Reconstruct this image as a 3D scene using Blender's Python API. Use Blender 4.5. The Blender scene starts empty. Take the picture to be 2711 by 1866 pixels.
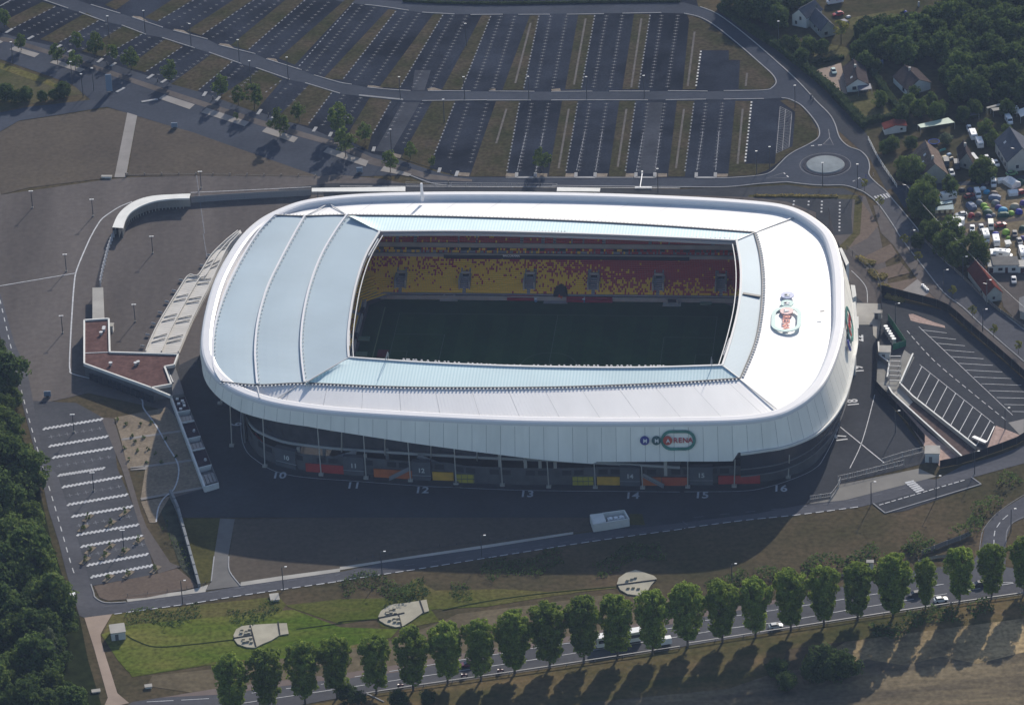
import bpy, bmesh, math, random
import numpy as np
from mathutils import Vector, Matrix
from mathutils.geometry import tessellate_polygon
random.seed(7)
scene = bpy.context.scene
# ---------------------------------------------------------------- camera, world, sun, exposure
PW, PH, FPX = 2711.0, 1866.0, 12500.0
TILT = math.radians(29.8); ROLL = math.radians(2.8)
FW = Vector((0, math.cos(TILT), -math.sin(TILT)))
_r0 = Vector((1, 0, 0)); _u0 = _r0.cross(FW)
RT = _r0*math.cos(ROLL) - _u0*math.sin(ROLL)
UP = RT.cross(FW)
CAM = Vector((-11.52190869, -1320.16665676, 762.20336714))
cd = bpy.data.cameras.new('camera'); co = bpy.data.objects.new('camera', cd)
scene.collection.objects.link(co); scene.camera = co
co.matrix_world = Matrix(((RT.x, UP.x, -FW.x, CAM.x), (RT.y, UP.y, -FW.y, CAM.y), (RT.z, UP.z, -FW.z, CAM.z), (0, 0, 0, 1)))
cd.sensor_width = 36.0; cd.lens = 36.0*FPX/PW; cd.clip_start = 50; cd.clip_end = 30000
SUN_EL, SUN_AZ = math.radians(25.5), math.radians(20.5)
SV = Vector((math.sin(SUN_AZ)*math.cos(SUN_EL), math.cos(SUN_AZ)*math.cos(SUN_EL), math.sin(SUN_EL)))
w = bpy.data.worlds.new('World'); scene.world = w; w.use_nodes = True
nt = w.node_tree; nt.nodes.clear()
sk = nt.nodes.new('ShaderNodeTexSky'); sk.sky_type = 'NISHITA'; sk.sun_disc = False
sk.sun_elevation = SUN_EL; sk.sun_rotation = SUN_AZ; sk.air_density = 1.0; sk.dust_density = 1.0; sk.ozone_density = 1.5
bg = nt.nodes.new('ShaderNodeBackground'); bg.inputs[1].default_value = 0.098
wo = nt.nodes.new('ShaderNodeOutputWorld')
nt.links.new(sk.outputs[0], bg.inputs[0]); nt.links.new(bg.outputs[0], wo.inputs[0])
sd = bpy.data.lights.new('sun', 'SUN'); sd.energy = 4.3; sd.angle = math.radians(0.53); sd.color = (1.0, 0.92, 0.80)
so = bpy.data.objects.new('sun', sd); scene.collection.objects.link(so)
so.rotation_euler = SV.to_track_quat('Z', 'Y').to_euler(); so.location = (0, 0, 400)
scene.view_settings.view_transform = 'Standard'; scene.view_settings.look = 'None'
scene.view_settings.exposure = 0.55; scene.view_settings.gamma = 1.0; scene.view_settings.use_curve_mapping = False
# ---------------------------------------------------------------- pixel of the photograph -> point on a level plane
def G(u, v, z=0.0):
    d = FW*FPX + RT*(u-PW/2) - UP*(v-PH/2)
    t = (z-CAM.z)/d.z
    return CAM + d*t
def P(p):
    q = Vector(p)-CAM; ww = q.dot(FW)
    return PW/2+FPX*q.dot(RT)/ww, PH/2-FPX*q.dot(UP)/ww
T = {'O': (0, 0, 2319/2711), 'A': (0, 0, 2.5744), 'B': (900, 0, 2.5744), 'C': (1811, 0, 2.5744), 'D': (0, 620, 2.5744), 'E': (900, 620, 2.5744),
     'F': (1811, 620, 2.5744), 'G': (0, 1240, 2.5744), 'H': (900, 1240, 2.5744), 'I': (1811, 1240, 2.5744), 'P': (620, 1060, 3.865), 'Q': (1200, 1180, 3.865),
     'R': (960, 600, 4.294), 'S': (1440, 600, 4.068), 'K': (2411, 400, 7.73), 'L': (2411, 260, 7.73), 'M': (2411, 600, 7.73), 'N': (2111, 0, 7.73),
     'V': (900, 760, 4.638)}
def g(t, x, y, z=0.0):
    a, b, s = T[t]
    return G(a+x/s, b+y/s, z)
def gl(spec, z=0.0):
    """'A 1,2 3,4 B 5,6' -> list of points on plane z"""
    out = []; t = 'O'
    for tok in spec.split():
        if tok in T: t = tok
        else:
            x, y = tok.split(','); out.append(g(t, float(x), float(y), z))
    return out
# ---------------------------------------------------------------- materials
MATS = {}
def mat(name, col, rough=0.9, var=0.0, scale=0.1, col2=None, metal=0.0, bump=0.0, stretch=None, trans=0.0, spec=None, fine=None, rnd=0.0, detail=6):
    if name in MATS: return MATS[name]
    m = bpy.data.materials.new(name); m.use_nodes = True; n = m.node_tree.nodes; l = m.node_tree.links
    b = n['Principled BSDF']; b.inputs['Roughness'].default_value = rough; b.inputs['Metallic'].default_value = metal
    b.inputs['Specular IOR Level'].default_value = spec if spec is not None else (0.0 if rough >= .85 else 0.5)
    if trans: b.inputs['Transmission Weight'].default_value = trans
    c = tuple(col)+(1,)
    last = None
    if var > 0 or col2:
        geo = n.new('ShaderNodeNewGeometry'); mp = n.new('ShaderNodeMapping'); l.new(geo.outputs['Position'], mp.inputs[0])
        if stretch: mp.inputs['Scale'].default_value = stretch[:3]; mp.inputs['Rotation'].default_value = (0, 0, stretch[3] if len(stretch) > 3 else 0)
        nz = n.new('ShaderNodeTexNoise'); nz.inputs['Scale'].default_value = scale; nz.inputs['Detail'].default_value = detail; nz.inputs['Roughness'].default_value = 0.62
        l.new(mp.outputs[0], nz.inputs['Vector'])
        rp = n.new('ShaderNodeValToRGB'); rp.color_ramp.elements[0].position = 0.36; rp.color_ramp.elements[1].position = 0.66
        if col2: ca, cb = c, tuple(col2)+(1,)
        else: ca = tuple(x*(1-var) for x in col)+(1,); cb = tuple(min(1, x*(1+var)) for x in col)+(1,)
        rp.color_ramp.elements[0].color = ca; rp.color_ramp.elements[1].color = cb
        l.new(nz.outputs['Fac'], rp.inputs[0]); last = rp.outputs[0]
        if fine:
            n2 = n.new('ShaderNodeTexNoise'); n2.inputs['Scale'].default_value = fine[0]; n2.inputs['Detail'].default_value = 3
            l.new(geo.outputs['Position'], n2.inputs['Vector'])
            r2 = n.new('ShaderNodeMapRange'); r2.inputs[1].default_value = 0.3; r2.inputs[2].default_value = 0.7
            r2.inputs[3].default_value = 1-fine[1]; r2.inputs[4].default_value = 1+fine[1]; l.new(n2.outputs['Fac'], r2.inputs[0])
            mx = n.new('ShaderNodeVectorMath'); mx.operation = 'SCALE'; l.new(last, mx.inputs[0]); l.new(r2.outputs[0], mx.inputs['Scale']); last = mx.outputs[0]
        if bump:
            bp = n.new('ShaderNodeBump'); bp.inputs['Strength'].default_value = bump; bp.inputs['Distance'].default_value = 0.4
            l.new(nz.outputs['Fac'], bp.inputs['Height']); l.new(bp.outputs[0], b.inputs['Normal'])
    if rnd:
        oi = n.new('ShaderNodeObjectInfo'); r2 = n.new('ShaderNodeMapRange'); r2.inputs[3].default_value = 1-rnd; r2.inputs[4].default_value = 1+rnd
        l.new(oi.outputs['Random'], r2.inputs[0])
        mx = n.new('ShaderNodeVectorMath'); mx.operation = 'SCALE'
        if last is None:
            rg = n.new('ShaderNodeRGB'); rg.outputs[0].default_value = c; last = rg.outputs[0]
        l.new(last, mx.inputs[0]); l.new(r2.outputs[0], mx.inputs['Scale']); last = mx.outputs[0]
    if last is not None: l.new(last, b.inputs['Base Color'])
    else: b.inputs['Base Color'].default_value = c
    MATS[name] = m
    return m
AS_LOT = mat('asphalt_new', (0.023, 0.027, 0.038), 0.85, 0.45, 0.03, fine=(1.3, 0.16))
AS_ROAD = mat('asphalt_road', (0.052, 0.058, 0.074), 0.85, 0.15, 0.035, fine=(0.7, 0.08))
AS_SOUTH = mat('asphalt_aged', (0.086, 0.087, 0.098), 0.9, 0.14, 0.03, stretch=(1, 2.5, 1, -.15), fine=(0.7, 0.08))
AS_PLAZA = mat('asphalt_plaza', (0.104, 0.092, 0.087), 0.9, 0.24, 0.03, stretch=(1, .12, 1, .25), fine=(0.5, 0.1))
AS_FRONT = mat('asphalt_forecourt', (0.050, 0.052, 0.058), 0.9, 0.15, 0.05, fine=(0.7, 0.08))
GROUND = mat('dry_ground', (0.052, 0.048, 0.026), 0.95, col2=(0.092, 0.070, 0.044), scale=0.03, fine=(0.6, 0.25))
DRYG = mat('dry_grass', (0.062, 0.060, 0.022), 0.95, col2=(0.098, 0.082, 0.045), scale=0.06, fine=(0.8, 0.25))
MEDG = mat('median_grass', (0.034, 0.036, 0.016), 0.95, col2=(0.066, 0.052, 0.036), scale=0.07, fine=(0.7, 0.3), detail=9)
GREENG = mat('green_grass', (0.062, 0.080, 0.014), 0.95, col2=(0.120, 0.098, 0.042), scale=0.03, fine=(0.8, 0.3), stretch=(.5, 1.4, 1, -.15))
BROWN = mat('brown_soil', (0.076, 0.064, 0.053), 0.95, col2=(0.100, 0.084, 0.066), scale=0.025, fine=(0.6, 0.14))
BROWN2 = mat('bare_soil', (0.135, 0.105, 0.085), 0.95, var=0.15, scale=0.03, fine=(0.9, 0.12))
SAND = mat('planted_bed', (0.20, 0.165, 0.125), 0.95, var=0.15, scale=0.15, fine=(1.0, 0.2))
STUB = mat('stubble_field', (0.105, 0.085, 0.052), 0.95, col2=(0.36, 0.27, 0.15), scale=0.035, fine=(0.7, 0.3), stretch=(1, 1.6, 1, -.2))
CONC = mat('concrete', (0.36, 0.345, 0.32), 0.85, 0.12, 0.15)
CONC_D = mat('concrete_dark', (0.16, 0.16, 0.165), 0.85, 0.15, 0.2)
PAVE = mat('pale_paving', (0.25, 0.235, 0.225), 0.85, 0.08, 0.2)
TRACK = mat('dirt_track', (0.30, 0.24, 0.20), 0.95, 0.15, 0.08)
PINK = mat('pink_gravel', (0.36, 0.265, 0.23), 0.95, 0.18, 0.8)
PAINT = mat('road_paint', (0.40, 0.41, 0.44), 0.8, 0.2, 0.8)
PAINT_D = mat('worn_paint', (0.10, 0.108, 0.135), 0.8, 0.3, 0.5)
KERB = mat('kerb_stone', (0.30, 0.30, 0.31), 0.85, 0.12, 0.3)
WHITE = mat('white_membrane', (0.73, 0.72, 0.72), 0.42, 0.035, 0.12, stretch=(1, .25, 1), rnd=.02)
RIMW = mat('white_rim', (0.68, 0.67, 0.68), 0.28, 0.02, 0.3)
FACW = mat('facade_white', (0.82, 0.80, 0.74), 0.5, 0.05, 0.25, stretch=(1, 1, .15), rnd=.035)
COLM = mat('column_white', (0.50, 0.48, 0.45), 0.5)
WALLW = mat('white_wall', (0.62, 0.62, 0.60), 0.8, 0.06, 0.3)
METAL = mat('galvanised', (0.42, 0.43, 0.45), 0.5, metal=0.15)
LOTP = mat('bay_paint', (0.20, 0.21, 0.24), 0.85, 0.3, 0.5)
DMETAL = mat('dark_metal', (0.055, 0.06, 0.07), 0.6)
GLASS = mat('dark_glass', (0.03, 0.035, 0.045), 0.15)
BROOF = mat('brown_roof', (0.115, 0.068, 0.062), 0.9, 0.18, 0.4, fine=(0.9, 0.15))
BLACK = mat('black_screen', (0.02, 0.022, 0.028), 0.8)
BARK = mat('bark', (0.10, 0.085, 0.07), 0.95)
# ---------------------------------------------------------------- object helpers
COL = scene.collection
def new_obj(name, me, parent=None, **props):
    o = bpy.data.objects.new(name, me); COL.objects.link(o)
    if parent is not None: o.parent = parent
    for k, v in props.items(): o[k] = v
    return o
def thing(name, label, cat, loc=(0, 0, 0), rz=0.0, group=None):
    o = bpy.data.objects.new(name, None); COL.objects.link(o); o.empty_display_size = 0.5
    o.location = loc; o.rotation_euler = (0, 0, rz); o['label'] = label; o['category'] = cat
    if group: o['group'] = group
    return o
def tag(o, label, cat, group=None):
    o['label'] = label; o['category'] = cat
    if group: o['group'] = group
    return o
class MB:
    def __init__(s): s.v = []; s.f = []; s.m = []; s.mi = 0
    def add(s, vs, fs):
        k = len(s.v); s.v += [tuple(v) for v in vs]
        for f in fs: s.f.append(tuple(i+k for i in f)); s.m.append(s.mi)
        return s
    def box(s, c, d, rz=0.0, top=None):
        hx, hy, hz = d[0]/2, d[1]/2, d[2]/2; cs, sn = math.cos(rz), math.sin(rz); vs = []
        for z in (-1, 1):
            k = top if (top and z > 0) else 1.0
            for x, y in ((-1, -1), (1, -1), (1, 1), (-1, 1)):
                a, b = x*hx*k, y*hy*k
                vs.append((c[0]+a*cs-b*sn, c[1]+a*sn+b*cs, c[2]+z*hz))
        return s.add(vs, [(3, 2, 1, 0), (4, 5, 6, 7), (0, 1, 5, 4), (1, 2, 6, 5), (2, 3, 7, 6), (3, 0, 4, 7)])
    def beam(s, a, b, w, h=None):
        """box along a->b"""
        a = Vector(a); b = Vector(b); d = (b-a); L = d.length
        if L < 1e-6: return s
        d /= L; h = h or w
        x = d.cross(Vector((0, 0, 1)));
        if x.length < 1e-3: x = Vector((1, 0, 0))
        x.normalize(); y = x.cross(d)
        vs = [q+x*sx*w/2+y*sy*h/2 for q in (a, b) for sx, sy in ((-1, -1), (1, -1), (1, 1), (-1, 1))]
        return s.add(vs, [(0, 1, 2, 3), (7, 6, 5, 4), (0, 4, 5, 1), (1, 5, 6, 2), (2, 6, 7, 3), (3, 7, 4, 0)])
    def cyl(s, a, b, r0, r1=None, n=8):
        a = Vector(a); b = Vector(b); r1 = r0 if r1 is None else r1; d = (b-a).normalized()
        x = d.cross(Vector((0, 0, 1)));
        if x.length < 1e-3: x = Vector((1, 0, 0))
        x.normalize(); y = d.cross(x); vs = []
        for q, r in ((a, r0), (b, r1)):
            for i in range(n):
                t = 2*math.pi*i/n; vs.append(q+x*math.cos(t)*r+y*math.sin(t)*r)
        return s.add(vs, [(i, (i+1) % n, n+(i+1) % n, n+i) for i in range(n)]+[tuple(range(n-1, -1, -1)), tuple(range(n, 2*n))])
    def poly(s, pts, z=None):
        p = [Vector((q[0], q[1], q[2] if z is None else z)) for q in pts]
        tr = tessellate_polygon([p]); out = []
        for t in tr:
            a, b, c = (p[i] for i in t)
            out.append(t if (b-a).cross(c-a).z > 0 else (t[0], t[2], t[1]))
        return s.add(p, out)
    def prism(s, pts, z0, z1):
        n = len(pts); area = sum(pts[i][0]*pts[(i+1) % n][1]-pts[(i+1) % n][0]*pts[i][1] for i in range(n))
        p = list(pts) if area > 0 else list(pts)[::-1]
        s.poly(p, z1); vs = [(q[0], q[1], z0) for q in p]+[(q[0], q[1], z1) for q in p]
        return s.add(vs, [(i, (i+1) % n, n+(i+1) % n, n+i) for i in range(n)])
    def strip(s, A, B):
        n = len(A)
        return s.add(list(A)+list(B), [(i, i+1, n+i+1, n+i) for i in range(n-1)])
    def ribbon(s, pts, w, z):
        n = len(pts); L = []; R = []
        for i in range(n):
            a = Vector(pts[max(0, i-1)][:2]); b = Vector(pts[min(n-1, i+1)][:2]); d = (b-a).normalized(); nn = Vector((-d.y, d.x))*w/2
            c = Vector(pts[i][:2]); L.append((c.x+nn.x, c.y+nn.y, z)); R.append((c.x-nn.x, c.y-nn.y, z))
        return s.strip(R, L)
    def wall(s, pts, w, z0, z1):
        """thick wall along a polyline"""
        for i in range(len(pts)-1):
            a, b = pts[i], pts[i+1]
            s.beam((a[0], a[1], (z0+z1)/2), (b[0], b[1], (z0+z1)/2), w, z1-z0)
        return s
    def mesh(s, name, mats, smooth=False):
        me = bpy.data.meshes.new(name); me.from_pydata(s.v, [], s.f)
        for m in (mats if isinstance(mats, (list, tuple)) else [mats]): me.materials.append(m)
        if len(me.materials) > 1: me.polygons.foreach_set('material_index', s.m)
        if smooth: me.polygons.foreach_set('use_smooth', [True]*len(s.f))
        me.update(); return me
    def build(s, name, mats, parent=None, smooth=False, **props):
        return new_obj(name, s.mesh(name, mats, smooth), parent, **props)
def dense(pts, closed=False, n=8):
    """Catmull-Rom"""
    p = [Vector(q) for q in pts]; N = len(p); out = []
    rng = range(N) if closed else range(N-1)
    for i in rng:
        if closed: a, b, c, d = p[i-1], p[i], p[(i+1) % N], p[(i+2) % N]
        else: a, b, c, d = p[max(0, i-1)], p[i], p[i+1], p[min(N-1, i+2)]
        for k in range(n):
            t = k/n
            out.append(0.5*((2*b)+(c-a)*t+(2*a-5*b+4*c-d)*t*t+(3*b-a-3*c+d)*t*t*t))
    if not closed: out.append(p[-1])
    return out
def resample(pts, n, closed=False):
    p = [Vector(q) for q in pts]
    if closed: p = p+[p[0]]
    d = [0.0]
    for i in range(len(p)-1): d.append(d[-1]+(p[i+1]-p[i]).length)
    out = []; j = 0; m = n if closed else n-1
    for k in range(n):
        t = d[-1]*k/m
        while j < len(p)-2 and d[j+1] < t: j += 1
        f = (t-d[j])/max(1e-9, d[j+1]-d[j]); out.append(p[j].lerp(p[j+1], min(1, max(0, f))))
    return out
Z = [0.0]
def sheet(name, spec, m, lev, curve=False):
    pts = gl(spec) if isinstance(spec, str) else spec
    if curve: pts = dense(pts, True, 5)
    Z[0] += 1; b = MB(); b.poly(pts, lev*0.02+(Z[0] % 7)*0.0004)
    return b.build(name, m, kind='structure')
def copy_tree(o, parent=None):
    c = o.copy(); COL.objects.link(c); c.parent = parent
    if parent is not None: c.matrix_parent_inverse = o.matrix_parent_inverse.copy()
    for ch in o.children: copy_tree(ch, c)
    return c
ORD = ['first', 'second', 'third', 'fourth', 'fifth', 'sixth', 'seventh', 'eighth', 'ninth', 'tenth', 'eleventh', 'twelfth', 'thirteenth', 'fourteenth', 'fifteenth', 'sixteenth',
       'seventeenth', 'eighteenth', 'nineteenth', 'twentieth', 'twenty-first', 'twenty-second', 'twenty-third', 'twenty-fourth', 'twenty-fifth', 'twenty-sixth', 'twenty-seventh',
       'twenty-eighth', 'twenty-ninth', 'thirtieth']+['%dth' % i for i in range(31, 80)]
# ================================================================ THE SETTING: ground, roads, car parks
b = MB(); b.poly([(-4000, -2500), (4000, -2500), (4000, 6000), (-4000, 6000)], -0.05); b.build('ground', GROUND, kind='structure')
# everything paved north of the stadium
sheet('asphalt_car_park', 'A -300,-250 B -400,-250 2400,-120 C 100,60 260,220 420,330 560,450 640,560 600,620 700,680 830,760 910,860 905,940 740,1030 600,1180 300,1225 B 1130,1215 800,1200 560,1130 420,1085 220,1050 A 2260,935 1780,775 1060,540 640,400 190,275 -300,180', AS_LOT, 1)
# medians between the bays
sheets = {
 'b': 'B 330,65 385,72 20,545 -115,540', 'c': 'B 640,95 705,100 405,605 270,595', 'd': 'B 968,105 1030,108 828,615 695,615',
 'e': 'B 1295,108 1358,105 1252,615 1108,615', 'f': 'B 1625,98 1738,103 1645,610 1535,612', 'g': 'B 2005,95 2115,100 2035,610 1925,612',
 'm1': 'A 2400,-40 2440,-20 2010,445 1900,400', 'm2': 'A 1960,-10 2085,-10 1690,345 1575,310', 'm3': 'A 1610,-10 1740,-10 1372,245 1272,212',
 'm4': 'A 1190,-10 1330,-10 1072,150 985,122', 'm5': 'A 800,-10 905,-10 792,70 715,35',
 'n0': 'A 290,15 385,45 70,200 20,150', 'n1': 'A 590,88 680,140 390,300 275,270', 'n2': 'A 850,175 975,232 700,390 560,350', 'n3': 'A 1130,265 1250,318 990,495 865,462',
 'n4': 'A 1450,365 1590,418 1345,625 1165,575', 'n5': 'A 1780,470 1925,545 1740,765 1480,670', 'n6': 'A 2110,575 2265,628 2100,860 1880,815',
 'n7': 'B 205,665 350,685 215,930 190,1025 40,940', 'n8': 'B 630,690 785,690 640,1065 610,1145 415,1080', 'n9': 'B 1065,690 1225,690 1135,1205 885,1205',
 'n10': 'B 1515,688 1622,688 1535,1205 1420,1205', 'n11': 'B 1905,688 2015,688 1945,1205 1830,1205', 'n12': 'C -48,690 70,690 5,1205 -110,1205', 'n13': 'C 350,690 460,690 415,1120 470,1195 300,1205'}
for k, s in sheets.items(): sheet('grass_median', s, MEDG, 3)
sheet('grass_median', 'C 35,140 20,100 100,125 200,185 360,310 520,440 600,515 622,560 590,600 540,612 372,610 382,412 305,412 305,345 115,345 80,612 -10,612', MEDG, 3)
sheet('grass_median', 'C 655,690 700,677 790,725 860,800 908,880 908,935 850,975 760,1020 700,1055 640,1110 560,1165 480,1195 300,1205 310,1185 415,1118 620,1118 625,1050 740,1000 758,765', MEDG, 3)
# brown hedgerow lines within medians
mb = MB()
for s in ('B 1675,130 1595,580', 'B 2055,130 1985,600', 'B 1135,745 1065,980', 'B 1560,745 1490,1150', 'B 1953,745 1893,1140', 'C 72,220 25,590', 'C 0,745 -55,1150', 'C 400,745 365,1120', 'C 430,500 420,590', 'B 1300,160 1195,570'):
    mb.ribbon(gl(s), 0.7, 0.115)
mb.build('gravel_path_strips', mat('path_worn', (0.12, 0.11, 0.105), 0.95, 0.2, 0.5), kind='structure')
sheet('worn_aisle', 'B 2100,700 2200,700 2150,1185 2035,1185', mat('asphalt_worn', (0.048, 0.052, 0.064), 0.9, 0.2, 0.08, fine=(0.7, 0.1)), 2.9)
sheet('worn_aisle', 'B 425,700 545,700 350,1040 240,1030', mat('asphalt_worn', (0, 0, 0)), 2.9)
sheet('worn_aisle', 'B 510,480 620,480 575,620 490,620', mat('asphalt_worn', (0, 0, 0)), 2.9)
# upper ring road, middle road, avenue
MID_TOP = 'A -900,-420 300,-70 620,35 820,95 900,120 1110,190 1180,210 1415,270 1490,310 1740,370 1815,405 2055,480 2140,515 B 0,565 80,578 185,598 480,622 600,622 890,625 1015,625 1325,627 1440,628 2110,625 2235,622 C 0,622 160,625 270,622 540,618'
MID_BOT = 'A -900,-330 290,0 430,55 540,85 715,150 830,175 995,238 1105,260 1325,330 1425,360 1645,438 1745,465 1975,545 2080,568 B 0,640 130,655 430,685 560,690 1000,687 1300,686 1830,685 2317,680 C 150,680 270,680 545,676 665,670'
a_ = gl(MID_TOP); b_ = gl(MID_BOT)
sheet('middle_road', a_+b_[::-1], AS_ROAD, 2)
sheet('ring_road', 'B -600,-130 0,12 170,35 300,50 470,75 560,88 780,100 1600,95 2200,90 C 0,95 100,118 200,170 360,295 520,435 600,508 628,560 600,600 540,618 545,676 665,670 720,680 800,722 880,810 920,880 915,940 850,985 760,1030 700,1070 1200,1030 1120,1000 1060,940 1030,850 990,780 900,690 780,560 640,430 420,240 230,100 110,50 0,20 B 2200,22 1800,32 1200,40 700,35 430,15 0,-20 -500,-200', AS_ROAD, 2)
sheet('roundabout_road', 'B 800,1205 1130,1212 2320,1215 C 300,1215 500,1200 590,1175 650,1120 700,1070 1200,1030 1250,1080 1265,1140 1260,1190 1300,1240 1190,1296 1090,1266 960,1266 850,1260 700,1243 500,1256 300,1276 0,1277 B 1200,1275 760,1270', AS_ROAD, 2.1)
sheet('east_road', 'C 1190,1296 1300,1240 1380,1310 1430,1370 1590,1560 F 1600,0 1680,90 1760,170 1840,240 2000,380 2200,560 2317,650 2900,1100 2700,1200 2317,870 2200,760 2050,640 1900,500 1770,400 1650,250 1540,110 1460,0 C 1440,1560 1330,1400 1250,1328', AS_SOUTH, 2)
sheet('avenue', 'A -300,180 -60,205 190,278 420,330 700,415 1040,530 1400,640 1780,770 2150,890 B 0,965 220,1050 410,1090 680,1180 800,1205 1130,1215 2317,1216 2317,1262 1200,1275 760,1270 620,1250 470,1195 A 2200,1210 2130,1195 1760,1060 1500,970 1160,860 760,740 640,700 490,575 0,405 -300,330', AS_ROAD, 1.5)
sheet('avenue_verge', 'A -300,215 60,260 420,370 1040,580 1780,820 2317,975 B 220,1075 410,1130 620,1190 900,1225 B 900,1240 600,1225 400,1170 200,1120 A 2317,1010 1780,860 1040,615 420,400 60,290 -300,245', AS_PLAZA, 3)
sheet('forecourt', 'O -300,520 -100,460 0,442 120,425 235,408 300,402 440,399 640,398 720,400 760,396 860,405 960,425 1300,433 1720,430 1900,437 1960,445 1990,520 2010,620 2010,660 1995,700 1985,870 2110,1045 1890,1100 1880,1130 1720,1162 1430,1198 1330,1190 1330,1172 410,1172 387,1130 400,1110 380,930 200,890 90,915 70,905 45,830 -100,500', AS_PLAZA, 2.5)
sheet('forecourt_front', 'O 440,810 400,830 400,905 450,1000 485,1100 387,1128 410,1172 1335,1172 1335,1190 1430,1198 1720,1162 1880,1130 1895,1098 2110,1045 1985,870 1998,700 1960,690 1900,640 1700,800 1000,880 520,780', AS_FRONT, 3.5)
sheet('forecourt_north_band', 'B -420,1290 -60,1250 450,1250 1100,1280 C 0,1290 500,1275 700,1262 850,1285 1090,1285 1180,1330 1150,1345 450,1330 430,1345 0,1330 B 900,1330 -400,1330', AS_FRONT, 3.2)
# dry fields left
sheet('dry_field', 'A -200,960 0,905 60,870 130,830 400,790 740,740 868,772 780,1210 690,1220 200,1280 0,1330 -200,1380', BROWN, 3)
sheet('dry_field', 'A 935,795 1120,850 1320,905 1500,970 1700,1040 1900,1110 2100,1180 2165,1200 2150,1205 870,1200', BROWN, 3)
sheet('crossing_path', 'A 868,770 935,790 858,1210 780,1210', PAVE, 4)
sheet('side_road', 'A -200,960 0,900 60,865 130,825 400,785 700,735 960,705 1090,680 1060,650 760,650 640,680 200,730 0,770 -200,800', AS_ROAD, 3.3)
sheet('verge_grass', 'A -200,400 0,430 250,510 520,600 560,640 300,690 0,760 -200,790', mat('verge_grass', (0.055, 0.060, 0.022), 0.95, col2=(0.10, 0.082, 0.055), scale=0.04, fine=(0.8, 0.2)), 2.2)
sheet('green_strip', 'A 0,428 130,470 330,545 430,600 380,600 200,540 0,470', GREENG, 2.6)
mb = MB()
for q in ('A 65,340 100,320 270,370 235,395', 'A 340,430 375,410 580,475 545,497', 'A 1080,675 1120,648 1328,715 1292,748', 'A 1370,770 1408,738 1700,835 1668,865', 'A 1785,900 1818,870 2032,942 2003,975',
          'A 2203,1040 2235,1008 B 195,1100 175,1138', 'B 275,1168 300,1135 490,1190 470,1205', 'A -80,270 -60,250 22,288 0,300'): mb.poly(gl(q), 0.14)
mb.build('pale_paving_slabs', PAVE, kind='structure')
# lot areas lying beside the stadium, north-east small car park
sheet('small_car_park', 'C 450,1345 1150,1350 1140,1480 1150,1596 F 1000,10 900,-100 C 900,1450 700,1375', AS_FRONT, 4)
sheet('small_car_park_verge', 'C 440,1330 1180,1330 1215,1380 1200,1596 F 1170,30 1110,110 1050,90 C 1150,1590 1165,1360 440,1345', DRYG, 4.5)
sheet('bare_triangle', 'C 1215,1380 1325,1540 F 1250,30 1100,110 C 1190,1560', BROWN2, 4.2)
for q in ('F 1215,160 1410,68 1455,140 1370,190 1285,215 1200,185', 'F 1270,260 1480,195 1540,265 1310,325', 'F 1330,350 1585,298 1590,310 1470,400 1345,395', 'F 1600,450 1670,400 1765,495 1740,505'):
    sheet('grass_triangle', q, BROWN2, 4.4)
sheet('pale_ramp', 'F 1590,308 1640,355 1670,400 1600,450 1480,420 1470,400', PAVE, 4.4)
sheet('east_pavement', 'C 1330,1400 1440,1560 F 1460,0 1540,110 1650,250 1770,400 1900,500 2050,640 2317,870 2500,1000 2500,1060 2317,960 2000,680 1770,500 1590,308 1430,80 1340,-10 C 1290,1400', AS_PLAZA, 2.3)
# service yard (right): enclosed car park
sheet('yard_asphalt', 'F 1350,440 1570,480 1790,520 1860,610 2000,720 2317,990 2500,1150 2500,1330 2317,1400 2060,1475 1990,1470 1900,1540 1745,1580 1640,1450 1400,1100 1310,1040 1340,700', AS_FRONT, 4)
sheet('concrete_apron', 'F 1160,470 1340,475 1350,560 1320,720 1290,690 1285,618 1190,618', CONC, 4.5)
sheet('pink_gravel_bed', 'F 1400,1090 1430,1120 1650,1340 1905,1540 1740,1580 1640,1450', PINK, 5)
sheet('pink_gravel_bed', 'F 2125,1305 2290,1370 2120,1475 2060,1475', PINK, 5)
sheet('pink_gravel_bed', 'F 1530,548 1560,545 1700,600 1775,625 1780,640 1600,605 1545,590', PINK, 5)
sheet('yard_road_lip', 'F 2210,1285 2317,1260 2317,1370 2290,1370', PAVE, 5.2)
sheet('concrete_apron', 'F 1315,800 1395,850 1480,850 1500,790 1570,840 1470,1045 1420,1100 1310,1030', mat('apron_concrete', (0.24, 0.235, 0.22), 0.85, 0.15, 0.2), 5)
sheet('brown_bed', 'F 1560,1145 1990,1475 1900,1540 1530,1175', mat('brown_bed', (0.10, 0.075, 0.07), 0.95, 0.2, 0.6), 5.5)
sheet('concrete_ramp', 'F 1420,1095 1475,1040 1560,1145 1530,1175', CONC, 5.5)
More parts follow.
